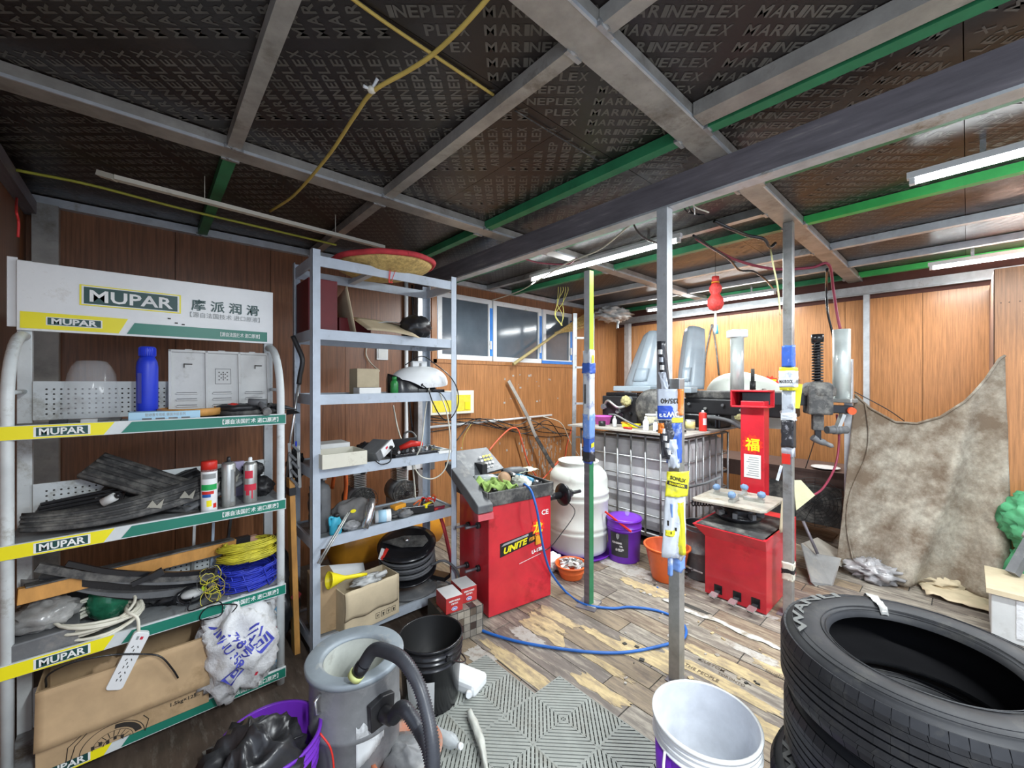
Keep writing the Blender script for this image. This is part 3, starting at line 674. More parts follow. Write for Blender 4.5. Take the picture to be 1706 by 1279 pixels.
b.box(ps(.006, .09, -.0125), (.010, .001, .012), inkr, R_); b.box(ps(-.008, .09, -.0125), (.008, .001, .014), inkg, R_)
b.build('socket_slot', s_)
b = B(); b.blob((-.13, 2.60, S3+.09), (.075, .065, .09), mat('green_shrinkwrap', (.02, .15, .08), .15, 0, .5, 14, (.3, .42, .36), .2, 9), .2, 5, 2, 26, 16, flat=-.085, sharp=True); one('wrapped_roll', b, 'dark green roll in shiny clear wrap behind the cream cable coil', 'roll')
b = B(); b.box((-.315, 2.50, S3+.04), (.20, .15, .075), greyd, .08); one('grey_case', b, 'dusty dark grey flat case at the left front of the third shelf', 'case', bevel=.006)
b = B(); b.blob((-.32, 2.53, S3+.125), (.105, .09, .06), mat('hazy_film', (.26, .26, .25), .2, 0, .35, 12, (.42, .42, .40), .35, 9), .35, 4, 6, 30, 18, flat=-.045, sharp=True); one('plastic_film', b, 'crumpled smoky plastic film on the dusty grey case', 'plastic film')
b = B(); b.blob((.11, 2.60, S3+.05), (.10, .07, .055), black, .6, 4, 7, 26, 14, flat=-.05, sharp=True); b.blob((.02, 2.62, S3+.07), (.07, .06, .06), blackd, .5, 4, 8, 24, 14, flat=-.06, sharp=True); one('black_bag', b, 'black crumpled bag behind the small silver device on the third shelf', 'bag')
t = thing('small_device', 'small silver device with a lime tip wrapped in its thin black cable', 'device', (.18, 2.48, S3))
p = V((.16, 2.50, S3+.055)); b = B(); b.blob(p, (.045, .03, .02), lgrey, .05, 2, 1); b.build('body', t)
b = B(); b.blob(p+V((.045, .0, .008)), (.012, .016, .018), lime, .05, 2, 1); b.build('tip', t)
b = B(); 
for k in range(4): b.tube(arcpts(p+V((0, -.01, 0)), .05+.006*k, 20, 0, .05, 1, .7, Matrix.Rotation(1.0+.3*k, 3, 'X')), .003, blackg, 5, False)
b.tube(spline([p+V((0, -.04, 0)), p+V((-.02, -.11, -.03)), p+V((.09, -.125, -.02)), p+V((.10, -.12, -.09)), p+V((.02, -.125, -.08)), p+V((.05, -.13, -.03)), p+V((.16, -.125, -.06)), p+V((.14, -.12, -.10))], 6), .0028, blackg, 5); b.build('cable', t)
b = B(); b.grid(lambda i, j: V((-.40+.30*i, 2.70-.05*j+.03*noise.noise(V((i*4, j*3, 2))), .60+.17*j*(1-.35*i)+.02*noise.noise(V((i*5, j*5, 1))))), 14, 8, greyd, .006); one('sheet_scrap', b, 'dark grey bent plastic sheet standing at the back of the third shelf', 'sheet')
for lab, x, m, w_, h_, nm in (('slim grey metal bracket standing behind the third shelf', .17, alu, .03, .25, 'bracket'), ('glossy black and clear blister strip standing behind the pine plank', .30, blackg, .035, .26, 'blister_strip'), ('narrow clear sleeve leaning by the orange plank end', .25, mat('blueish_sleeve', (.35, .42, .5), .15), .025, .23, 'sleeve')):
    b = B(); b.bar((x, 2.69, S3+.001), (x+.03*(w_ > .03)+.01, 2.69, S3+h_+.10), w_, .012, m); one(nm, b, lab, nm.replace('_', ' '))
# --- bottom shelf: carton and bags
t = thing('cardboard_box', 'large open cardboard box with a printed tyre drawing on the lowest rack shelf', 'box', (-.05, 2.55, S4))
x0, x1, y0, y1, z1 = -.325, .215, 2.40, 2.68, .40; z0 = S4+.002
b = B(); b.b2((x0, y0, z0), (x1, y0+.005, z1), card); b.b2((x0, y1, z0), (x1, y1+.005, z1), card); b.b2((x0, y0+.005, z0), (x0+.005, y1, z1), card); b.b2((x1-.005, y0+.005, z0), (x1, y1, z1), card); b.b2((x0+.005, y0+.005, z0), (x1-.005, y1, z0+.005), card); b.build('carton', t)
b = B(); b.grid(lambda i, j: V((x0+(x1-x0)*i, y0-.006-.035*(1-j)**1.5+.004*noise.noise(V((i*5, j*3, 1))), z1-.0-.21*(1-j))), 20, 8, card, .005); b.build('front_flap', t)
b = B(); b.grid(lambda i, j: V((x0+.15+.12*i, y0+.04+.03*j, z1-.05+.055*j+.02*noise.noise(V((i*7, 1, j)))-.02*abs(i-.5))), 10, 4, card, .004); b.build('inner_flap', t)
b = B(); 
def ar(cx, cz, r, a0, a1, w, m, n=20): b.grid(lambda i, j: V((cx+math.cos(a0+(a1-a0)*i)*(r+w*(j-.5)), y0-.0008, cz+math.sin(a0+(a1-a0)*i)*(r+w*(j-.5))*.8)), n, 1, m)
cx, cz = -.11, .082
ar(cx, cz, .098, .0, math.pi, .003, ink); ar(cx, cz, .08, .15, 1.5, .022, ink); ar(cx, cz, .062, 0, math.pi, .002, ink); ar(cx, cz, .03, 0, math.pi, .003, ink)
for k in range(9): a = .15+k*.34; b.prism([(-.0012, 0), (.0012, 0), (.0012, .022), (-.0012, .022)], V((cx+math.cos(a)*.034, y0-.0006, cz+math.sin(a)*.027)), V((math.sin(a), 0, -math.cos(a))), V((math.cos(a), 0, math.sin(a))), -Y1, .0004, ink)
for pts_ in ([(-.125, -.01), (-.11, .05), (-.075, .085), (-.03, .095)], [(.10, -.005), (.112, .04), (.095, .065)], [(-.135, .0), (-.13, .055), (-.085, .09)]):
    b.tube([V((cx+a, y0-.0012, cz+c)) for a, c in pts_], .0016, ink, 4)
for k in range(5): b.box((cx-.06+.022*k, y0-.001, cz+.012+.006*(k % 2)), (.010, .001, .014), ink)
b.text('1.5kg×12瓶', .022, (.075, y0-.001, .135), X1, Z1, ink, .0006, w=.105); b.build('carton_print', t)
t = thing('black_cable', 'thin black cable looping out of the big cardboard box under the power strip', 'cable', (-.1, 2.39, .35)); t2 = t
b = B(); b.tube(spline([(-.30, 2.42, .40), (-.29, 2.39, .46), (-.22, 2.375, .485), (-.12, 2.37, .47), (-.02, 2.37, .43), (.04, 2.355, .40), (.08, 2.35, .33), (.10, 2.35, .28)], 6), .0035, blackg, 6); b.build('wire', t)
def bagprint(b, o, ex, ey, bulge): pass
t = thing('plastic_bag', 'stuffed white plastic bag with blue printed characters at the right of the bottom shelf', 'bag', (.36, 2.42, .0))
b = B(); bc = V((.33, 2.44, .27)); b.blob(bc, (.175, .135, .235), bagwht, .38, 2.1, 11, 44, 30, flat=-.225, sharp=True); b.build('bag_film', t)
b = B()
for s_, x, z, sz, rot, m in (('HNNU 358', .225, .425, .042, -62, inkb), ('798号', .285, .395, .055, -62, inkb), ('公司', .345, .385, .068, -62, inkb), ('回', .27, .235, .07, -62, inkb), ('5', .39, .15, .06, 35, inkr)):
    a = math.radians(rot); ex = V((math.cos(a), 0, math.sin(a))); ey = V((-math.sin(a), 0, math.cos(a)))
    def fn(u, v, x=x, z=z, ex=ex, ey=ey):
        p = V((x, 0, z))+ex*u+ey*v; dx, dz = (p.x-bc.x)/.16, (p.z-bc.z)/.215; r2 = min(.92, dx*dx+dz*dz); d = V((dx, -math.sqrt(1-r2), dz)).normalized()
        d2 = V((dx, -math.sqrt(1-r2), dz)).normalized(); n0 = noise.noise(d2*2.1+V((11*7.3, 0, 0))); nn = .35-abs(n0)*1.5-.30*(abs(noise.noise(d2*2.1*2.2+V((11, 3, 0))))*2-.3); q = 1+.38*nn
        return bc+V((d2.x*.175*q, d2.y*.135*q-.004, d2.z*.235*q))
    b.text(s_, sz, None, None, None, m, .001, fn=fn)
b.build('bag_print', t)
t = thing('plastic_bag', 'grey white plastic bag bulging behind the printed bag, with a red mark', 'bag', (.45, 2.56, 0))
b = B(); b.blob((.43, 2.56, .40), (.13, .11, .10), bagwht, .5, 2.4, 14, 36, 24, sharp=True); b.build('bag_film', t)
b = B(); b.grid(lambda i, j: V((.46+.06*i, 2.44-.01*math.sin(i*3), .31+.05*j-.05*i)), 4, 3, inkr, .001); b.build('bag_print', t)
b = B(); b.b2((.40, 2.50, S4), (.53, 2.70, .40), mat('sky_blue_card', (.16, .42, .66), .5)); one('blue_box', b, 'sky blue box standing behind the white bags on the bottom shelf', 'box', bevel=.002)

# ================================================================= grey boltless shelving
GX0, GX1, GY0, GY1, GH = .70, 1.69, 2.50, 2.92, 2.37
GS = [.085, .665, 1.075, 1.505, 1.885, 2.31]
t = thing('storage_shelf', 'tall blue grey steel shelving unit with six open shelves', 'shelf', ((GX0+GX1)/2, (GY0+GY1)/2, 0))
for x in (GX0, GX1):
    for y in (GY0, GY1):
        sx, sy = (1 if x == GX0 else -1), (1 if y == GY0 else -1); b = B()
        b.b2((min(x, x+sx*.045), min(y, y+sy*.003), 0), (max(x, x+sx*.045), max(y, y+sy*.003), GH), greyshelf); b.b2((min(x, x+sx*.003), min(y, y+sy*.045), 0), (max(x, x+sx*.003), max(y, y+sy*.045), GH), greyshelf)
        b.build('post', t)
for k, z in enumerate(GS):
    b = B(); e = .004
    for y0, y1 in ((GY0+e, GY0+e+.015), (GY1-e-.015, GY1-e)): b.b2((GX0+e, y0, z-.035), (GX1-e, y1, z+.025), greyshelf)
    for x0, x1 in ((GX0+e, GX0+e+.015), (GX1-e-.015, GX1-e)): b.b2((x0, GY0+.02, z-.035), (x1, GY1-.02, z+.025), greyshelf)
    if k < 5: b.b2((GX0+.02, GY0+.02, z+.01), (GX1-.02, GY1-.02, z+.016), greyshelfin)
    else: b.b2((GX0+.35, GY0+.02, z-.02), (GX0+.39, GY1-.02, z+.01), greyshelf)
    b.build('shelf', t)
T = [z+.017 for z in GS]
# winnowing basket on the top
t = thing('woven_basket', 'round woven straw basket with a red cloth rim on top of the grey shelving', 'basket', (1.25, 2.70, 2.36))
R_ = Matrix.Rotation(math.radians(-4), 3, 'Y'); c = V((1.22, 2.68, 2.345)); b = B()
b.lathe([(0, -.035), (.12, -.03), (.22, -.012), (.30, .03), (.335, .065), (.32, .068), (.28, .04), (.2, .01), (.1, -.012), (0, -.015)], c, straw, 56, ax=R_ @ Z1); b.build('weave', t)
b = B(); ax = R_ @ Z1; D_, S_, U_ = frame(ax); pts = [c+ax*.068+(S_*math.cos(a)+U_*math.sin(a))*.332*(1+.012*math.sin(a*9)) for a in [k*2*math.pi/60 for k in range(61)]]; b.tube(pts, .018, mat('red_cloth_rim', (.5, .04, .05), .8, 0, .3, 12, (.35, .25, .2), .1), 8, False); b.build('rim', t)
b = B(); p = onY(640, 445, 2.49)
for dx in (0, .004, .018): b.tube(spline([(1.17+dx, 2.42, 2.40), (1.17+dx*2, 2.465, 2.36), (1.165+dx*2, 2.492, 2.32), (1.16+dx, 2.492, 2.25), (1.175+dx, 2.50, 2.255)], 5), .0022, rstr, 5)
b.build('string', t)
# shelf 5
b = B(); b.box((.80, 2.76, T[4]+.165), (.17, .26, .33), redd, 0); b.box((1.02, 2.80, T[4]+.06), (.22, .18, .12), redd, .1); one('red_carton', b, 'dark red carton behind the left post of the grey shelving', 'box', bevel=.004)
b = B(); b.grid(lambda i, j: V((.93+.06*j+.02*i, 2.60+.30*i, T[4]+.004+.30*(1-j)**1.0*(1-.2*i))), 6, 6, cardl, .004); one('cardboard_sheet', b, 'narrow cardboard edge standing in front of the dark red carton', 'cardboard')
b = B(); b.grid(lambda i, j: V((1.02+.34*i, 2.49+.28*j-.05*i, T[4]+.03+.11*j-.035*i+.012*math.sin(i*3))), 8, 6, cardl, .005); one('cardboard_sheet', b, 'bent tan cardboard sheet lying beside the black bag', 'cardboard')
b = B(); b.grid(lambda i, j: V((1.15+.26*i, 2.66+.2*j, T[4]+.10+.03*j+.02*math.sin(i*3))), 8, 6, lgrey, .003); one('paper_sheet', b, 'pale grey sheet resting behind the bent cardboard', 'paper')
b = B(); b.blob((1.43, 2.63, T[4]+.09), (.115, .10, .088), bagblk, .25, 2.2, 5, 32, 20, flat=-.085, sharp=True); one('black_bag', b, 'small packed black bag on the second highest shelf of the grey shelving', 'bag')
# shelf 4
b = B(); b.b2((.98, 2.52, T[3]), (1.12, 2.62, T[3]+.045), whitep); b.b2((.99, 2.53, T[3]+.045), (1.11, 2.61, T[3]+.046), ink); one('white_box', b, 'small open white box on the middle shelf of the grey shelving', 'box', bevel=.002)
b = B(); b.b2((1.02, 2.66, T[3]), (1.17, 2.80, T[3]+.17), cardl); one('cardboard_box', b, 'tan carton behind the small white box', 'box', bevel=.002)
t = thing('green_bottle', 'small green bottle beside the white fog machine', 'bottle', (1.25, 2.60, T[3])); b = B(); b.lathe([(.024, 0), (.027, .005), (.027, .07), (.022, .085), (.014, .095)], (1.25, 2.60, T[3]), greenbot, 24); b.build('body', t)
b = B(); b.cyl((1.25, 2.6, T[3]+.095), (1.25, 2.6, T[3]+.118), .016, greenbot, 16); b.build('cap', t)
t = thing('fog_machine', 'white and black domed fog machine with a top handle on the middle shelf', 'machine', (1.46, 2.66, T[3]))
b = B(); vs = []
NX, NA = 30, 20
def shell(i, j):  # dome body
    x = -1+2*i; l_ = max(0, -x-.15)*.95; a = -.25+l_+(math.pi+.5-2*l_)*j; q = math.sqrt(max(0, 1-abs(x)**2.4)); lift = .015*x; return V((1.47+x*.225, 2.655-math.cos(a)*.125*q, T[3]+.072+lift*.3+math.sin(a)*.125*q))
b.grid(shell, NX, NA, white, 0); b.build('dome', t)
b = B(); b.grid(lambda i, j: V((1.415+(-1+2*i)*.185, 2.665-math.cos(math.pi*j)*.108*math.sqrt(max(0, 1-abs(-1+2*i)**4)), T[3]+.005+.135*(1-i*.75)*math.sin(math.pi*j)**.25)), 20, 14, blackg); b.box((1.46, 2.665, T[3]+.014), (.34, .19, .026), blackg); b.build('base', t)
b = B(); b.box((1.43, 2.655, T[3]+.20), (.045, .04, .045), white); b.box((1.50, 2.655, T[3]+.20), (.045, .04, .045), white); b.box((1.465, 2.655, T[3]+.225), (.12, .035, .014), white); b.build('handle', t, bevel=.005)
b = B()
for x in (1.425, 1.455): b.cyl((x, 2.545, T[3]+.062), (x, 2.532, T[3]+.06), .011, black, 12)
b.build('socket', t); b = B(); b.cyl((1.53, 2.552, T[3]+.062), (1.53, 2.53, T[3]+.06), .015, white, 14); b.build('knob', t)
b = B(); b.tube(spline([(1.425, 2.53, T[3]+.06), (1.45, 2.49, T[3]+.02), (1.48, 2.485, T[3]-.06), (1.54, 2.48, T[3]-.16), (1.61, 2.48, T[3]-.19), (1.68, 2.475, T[3]-.10), (1.68, 2.475, T[3]+.02), (1.62, 2.48, T[3]+.12), (1.52, 2.50, T[3]+.20), (1.42, 2.53, T[3]+.26), (1.33, 2.60, T[3]+.20)], 8), .004, blackg, 6)
b.tube(spline([(1.50, 2.54, T[3]+.02), (1.55, 2.49, T[3]-.0), (1.60, 2.48, T[3]-.08), (1.615, 2.475, T[3]-.16), (1.58, 2.48, T[3]-.20)], 6), .003, blackg, 6); b.build('cable', t)
# shelf 3
t = thing('plastic_enclosure', 'open beige plastic tray at the left of the grey shelving', 'tray', (.86, 2.56, T[2]))
b = B(); x0, x1, y0, y1, z0, z1 = .735, .995, 2.435, 2.66, T[2]+.012, T[2]+.095
b.b2((x0, y0, z0), (x1, y0+.006, z1), cream); b.b2((x0, y1-.006, z0), (x1, y1, z1), cream); b.b2((x0, y0+.006, z0), (x0+.006, y1-.006, z1), cream); b.b2((x1-.006, y0+.006, z0), (x1, y1-.006, z1), cream); b.b2((x0+.006, y0+.006, z0), (x1-.006, y1-.006, z0+.006), cream); b.build('shell', t, bevel=.002)
b = B(); b.box((.87, 2.56, z0+.03), (.10, .12, .03), greyd); b.box((.80, 2.55, z0+.03), (.05, .05, .04), black); b.build('fitting', t)
b = B(); b.b2((.80, 2.68, T[2]), (.98, 2.84, T[2]+.12), whitep); b.b2((.795, 2.679, T[2]+.05), (.985, 2.6801, T[2]+.09), inkb); one('white_box', b, 'white box with a blue band behind the beige tray', 'box', bevel=.002)
t = thing('charger', 'grey charger with a white front panel and red logo, tilted on the shelf', 'charger', (1.13, 2.58, T[2]), 0)
R_ = Matrix.Rotation(math.radians(25), 3, 'Z') @ Matrix.Rotation(math.radians(-28), 3, 'Y'); c = V((1.115, 2.585, T[2]+.065))
b = B(); b.box(c, (.15, .14, .07), greyd, R_); b.build('case', t, bevel=.006); b = B(); b.box(c+R_ @ V((.03, -.073, .0)), (.12, .006, .06), white, R_); b.box(c+R_ @ V((.02, -.0765, .01)), (.02, .002, .014), inkr, R_); b.build('front_panel', t)
b = B(); b.cyl(c+R_ @ V((.05, -.075, -.01)), c+R_ @ V((.05, -.09, -.01)), .012, black, 12); b.tube(spline([c+R_ @ V((.05, -.09, -.01)), (1.17, 2.475, T[2]+.06), (1.16, 2.475, T[2]-.0), (1.10, 2.475, T[2]-.01), (1.06, 2.48, T[2]+.02)], 6), .004, blackg, 6); b.build('cable', t)
t = thing('tool_case', 'open black tool case with a red grip tool on the grey shelving', 'tool case', (1.40, 2.66, T[2]))
b = B(); b.b2((1.22, 2.52, T[2]), (1.56, 2.74, T[2]+.028), blackg); b.b2((1.22, 2.735, T[2]+.028), (1.50, 2.75, T[2]+.10), black); b.build('case', t, bevel=.004)
b = B(); b.tube([(1.29, 2.60, T[2]+.055), (1.36, 2.57, T[2]+.085), (1.44, 2.56, T[2]+.075)], [.018, .024, .016], redp, 10); b.build('red_tool', t)
b = B()
for k in range(9): x = 1.25+.035*k; b.cyl((x, 2.53+.01*(k % 3), T[2]+.04), (x+.03, 2.60, T[2]+.045), .009, (silver, black, greyd)[k % 3], 8)
b.build('socket_bit', t)
b = B(); b.blob((1.10, 2.74, T[2]+.05), (.05, .06, .05), black, .3, 3, 2); b.tube(arcpts((1.47, 2.80, T[2]+.09), .05, 24, 0, 0, 1, 1, Matrix.Rotation(1.2, 3, 'X')), .008, blackd, 6, False); one('cable_ring', b, 'black cable ring standing at the back of the tool case', 'cable')
b = B(); b.b2((1.54, 2.50, T[2]+.0), (1.65, 2.60, T[2]+.018), whitep); one('paper_stack', b, 'white folded paper at the right end of the tool case shelf', 'paper')
# shelf 2
t = thing('fire_extinguisher', 'tall dusty black cylinder standing at the left of the low grey shelf', 'cylinder', (.80, 2.60, T[1]))
b = B(); b.lathe([(.05, 0), (.052, .01), (.052, .25), (.04, .28), (.018, .295), (.018, .33), (0, .33)], (.80, 2.66, T[1]), greyd, 28); b.build('body', t); b = B(); b.bar((.80, 2.60, T[1]+.33), (.80, 2.73, T[1]+.35), .02, .012, silver); b.build('lever', t)
b = B(); b.blob((.745, 2.62, T[1]+.16), (.03, .07, .16), black, .5, 3, 4, 22, 20, flat=None, sharp=True); one('black_bag', b, 'black bag squeezed between the left post and the tall cylinder', 'bag')
t = thing('coolant_bottle', 'small cyan plastic jug with a dark cap at the front of the low shelf', 'bottle', (.845, 2.53, T[1]))
b = B(); b.lathe([(.03, 0), (.036, .01), (.036, .06), (.033, .08), (.024, .10), (.02, .108)], (.845, 2.545, T[1]), bluec, 24, squash=.7); b.tube(spline([(.83, 2.54, T[1]+.105), (.81, 2.54, T[1]+.11), (.808, 2.54, T[1]+.085), (.812, 2.54, T[1]+.06)], 4), .007, bluec, 8); b.build('body', t)
b = B(); b.cyl((.85, 2.545, T[1]+.105), (.85, 2.545, T[1]+.125), .016, black, 14); b.box((.862, 2.518, T[1]+.055), (.03, .002, .014), ink, .4); b.build('cap', t)
b = B(); 
for d in ((0, 0), (.012, .006)): b.tube([(.90+d[0], 2.50, T[1]+.13), (.70+d[0], 2.40, T[1]-.085-d[1])], .005, alu, 8)
t = thing('metal_rods', 'two thin metal rods poking out of the low shelf past the left post', 'rods', (.8, 2.45, T[1])); b.build('rods', t)
t = thing('tool_bag', 'grey fabric bag with a small yellow sticker on the low shelf', 'bag', (.97, 2.60, T[1])); b = B()
b.blob((.975, 2.63, T[1]+.085), (.115, .075, .09), mat('grey_fabric', (.15, .145, .14), .85, 0, .2, 9), .3, 2, 3, 32, 20, flat=-.083); b.build('bag_body', t)
b = B(); b.prism([(math.cos(a)*.018, math.sin(a)*.011) for a in [k*math.pi/7 for k in range(14)]], (.955, 2.558, T[1]+.115), X1, Z1, -Y1, .003, yellow); b.build('sticker', t)
b = B(); b.blob((.94, 2.545, T[1]+.03), (.055, .03, .03), mat('clear_wrap', (.3, .3, .3), .15, 0, .4, 16), .5, 5, 3, sharp=True); one('clear_pouch', b, 'crumpled clear pouch in front of the grey fabric bag', 'bag')
b = B(); b.tube([(1.00, 2.49, T[1]+.015), (1.03, 2.50, T[1]+.07), (1.045, 2.51, T[1]+.115), (1.07, 2.55, T[1]+.165)], [.024, .026, .028, .024], silver, 12); one('foil_tube', b, 'shiny foil tube leaning against the grey fabric bag', 'tube')
t = thing('tape_roll', 'white roll with printed paper label lying on the low shelf', 'roll', (1.14, 2.56, T[1])); b = B(); b.lathe([(.034, 0), (.04, 0), (.04, .10), (.034, .10), (.034, 0)], (1.10, 2.57, T[1]+.042), white, 28, ax=V((.9, -.3, 0))); b.build('tube', t); b = B(); b.lathe([(.0403, .02), (.0403, .07)], (1.10, 2.57, T[1]+.042), bluel, 28, ax=V((.9, -.3, 0))); b.build('label', t)
b = B(); b.blob((1.24, 2.60, T[1]+.04), (.08, .06, .04), blackd, .5, 3, 6, sharp=True, flat=-.038); b.blob((1.30, 2.54, T[1]+.03), (.05, .035, .03), greyd, .3, 3, 2); one('cable_pile', b, 'dark heap of small tools in the middle of the low shelf', 'tools')
t = thing('multimeter', 'black battery tray holding a yellow multimeter on the low shelf', 'tray', (1.42, 2.6, T[1])); b = B(); b.box((1.40, 2.58, T[1]+.04), (.24, .11, .05), blackg, -.35); b.build('tray_body', t, bevel=.004)
b = B(); b.box((1.27, 2.585, T[1]+.075), (.10, .055, .03), orangey, .3); b.build('yellow_meter', t, bevel=.006)
b = B(); b.box((1.47, 2.535, T[1]+.055), (.09, .035, .022), yellow, .5); b.build('yellow_clamp', t, bevel=.004)
b = B()
rr = random.Random(12)
for k in range(7): p = V((1.36+rr.uniform(0, .18), 2.57+rr.uniform(-.03, .04), T[1]+.075)); b.tube(spline([p, p+V((rr.uniform(-.04, .05), -.02, .03)), p+V((rr.uniform(-.02, .08), -.01, rr.uniform(-.02, .01)))], 4), .005, rr.choice([redp, redp, blackg, orange]), 6)
b.build('lead', t)
b = B(); b.cyl((1.50, 2.56, T[1]+.014), (1.60, 2.53, T[1]+.014), .012, rcable, 8); b.cyl((1.52, 2.53, T[1]+.012), (1.62, 2.56, T[1]+.012), .008, redp, 8); one('test_leads', b, 'red test lead plugs at the right end of the low shelf', 'cable')
# bottom shelf
t = thing('cable_reel', 'big black cable reel with grey cable on the bottom of the grey shelving', 'cable reel', (1.42, 2.70, T[0]))
c = V((1.40, 2.70, T[0]+.24)); ax = V((-.16, -.22, 1)).normalized(); D_, S_, U_ = frame(ax)
b = B(); b.lathe([(0, 0), (.20, 0), (.205, .004), (.205, .014), (.19, .012), (.03, .02), (.03, .01), (0, .01)], c+ax*-.10, blackg, 44, ax=ax); b.build('lower_flange', t)
b = B(); b.lathe([(.195, 0), (.205, .003), (.205, .012), (.16, .02), (.10, .004), (.05, .02), (0, .02)], c+ax*.10, blackg, 44, ax=ax); b.build('upper_flange', t)
b = B(); pts = []
for k in range(9*30): a = k*2*math.pi/30; tt = k/30; pts.append(c+ax*(-.07+.016*tt+.004*math.sin(a*3))+(S_*math.cos(a)+U_*math.sin(a))*(.182-.010*math.sin(tt*2)))
b.tube(pts, .0095, mat('dark_grey_cable', (.10, .103, .108), .45), 8); b.cyl(c-ax*.09, c+ax*.10, .14, black, 30); b.build('cable', t)
b = B(); b.prism([(-.17, 0), (-.03, -.06), (.12, -.06), (.15, 0), (.12, .06), (-.03, .06)], c+ax*.122, S_, U_, ax, .008, blackd); b.cyl(c+ax*.13, c+ax*.15, .018, silver, 14); b.build('handle_plate', t)
b = B(); b.tube(spline([c+V((.10, -.16, -.04)), c+V((.17, -.22, -.01)), (1.66, 2.45, .24), (1.66, 2.42, .12), (1.62, 2.38, .02), (1.5, 2.40, .008)], 7), .009, mat('dark_grey_cable', (.10, .103, .108), .45), 8); b.build('lead', t)
b = B(); b.lathe([(.05, 0), (.19, 0), (.195, .01), (.19, .02), (.05, .02)], (1.42, 2.70, T[0]+.002), greyd, 40); one('steel_disc', b, 'dark steel disc lying under the cable reel', 'disc')
t = thing('cardboard_box', 'battered cardboard box with handling symbols on the bottom of the grey shelving', 'box', (1.0, 2.56, T[0]))
R_ = Matrix.Rotation(math.radians(6), 3, 'Z'); c = V((1.03, 2.555, T[0]+.125))
b = B(); 
for o, d in (((0, -.10, 0), (.36, .006, .25)), ((0, .10, 0), (.36, .006, .25)), ((-.18, 0, 0), (.006, .2, .25)), ((.18, 0, 0), (.006, .2, .25)), ((0, 0, -.12), (.36, .2, .006))): b.box(c+R_ @ V(o), d, cardl, R_)
b.build('carton', t)
b = B(); b.grid(lambda i, j: c+R_ @ V((-.185+.35*i, -.108-.05*j*(1-j)*.9, .135-.17*j+.012*noise.noise(V((i*4, j*3, 5))))), 16, 8, cardl, .005); b.build('front_flap', t)
b = B()
for k in range(4):
    x = .03+.037*k; b.box(c+R_ @ V((x, -.1035, -.083)), (.028, .001, .034), ink, R_); b.box(c+R_ @ V((x, -.1042, -.083)), (.023, .001, .029), cardl, R_); b.box(c+R_ @ V((x, -.1049, -.085)), (.004+.004*(k % 2), .001, .019), ink, R_); b.box(c+R_ @ V((x, -.1049, -.080)), (.014, .001, .004), ink, R_)
b.build('carton_print', t)
t = thing('funnel', 'yellow plastic funnel lying on the battered cardboard box', 'funnel', (1.0, 2.50, .36)); a_, c_ = D(549, 966, 2.33), D(650, 949, 2.62)
d_ = (c_-a_).normalized(); b = B(); b.lathe([(.046, .002), (.05, .002), (.045, .01), (.012, .10), (.012, .19), (.009, .24), (.007, .24), (.009, .19), (.009, .10), (.04, .01), (.046, .002)], a_+V((0, .02, -.01)), yellow, 32, ax=d_); b.build('cone', t)
b = B(); b.blob((1.05, 2.56, .335), (.10, .05, .03), lgrey, .7, 5, 8, 26, 14, sharp=True); b.cyl((1.08, 2.52, .36), (1.16, 2.53, .365), .014, lgrey, 12); one('rag', b, 'grey dirty rag stuffed in the battered cardboard box', 'rag')
b = B(); b.grid(lambda i, j: V((.82+.30*i, 2.68+.10*j+.03*i, .20+.22*j*(1-.35*i)+.0)), 8, 6, white, .006); one('foam_sheet', b, 'white foam sheet standing behind the yellow funnel', 'sheet')
b = B(); b.bar((1.19, 2.66, .40), (1.215, 2.64, .46), .035, .02, redp); b.bar((1.175, 2.66, .40), (1.19, 2.645, .47), .012, .022, white); one('red_white_clip', b, 'small red and white grip beside the cable reel', 'clip')
b = B(); b.box((.80, 2.66, T[0]+.16), (.13, .22, .31), card, -.1); one('cardboard_box', b, 'narrow brown carton behind the left post at the bottom of the grey shelving', 'box', bevel=.003)
b = B(); b.box((1.59, 2.76, T[0]+.03), (.12, .2, .05), greyd, .2); b.box((1.60, 2.62, T[0]+.07), (.08, .18, .03), blackg, .4); one('black_bracket', b, 'black metal bracket at the right of the cable reel', 'bracket')
b = B(); b.tube(spline([(1.66, 2.73, .64), (1.70, 2.70, .50), (1.715, 2.66, .36), (1.72, 2.62, .24), (1.715, 2.6, .16)], 7), .014, mat('red_hose', (.62, .06, .07), .35), 10)
t = thing('red_hose', 'thick red hose hanging down behind the right post of the grey shelving', 'hose', (1.70, 2.66, .16)); b.build('hose', t)
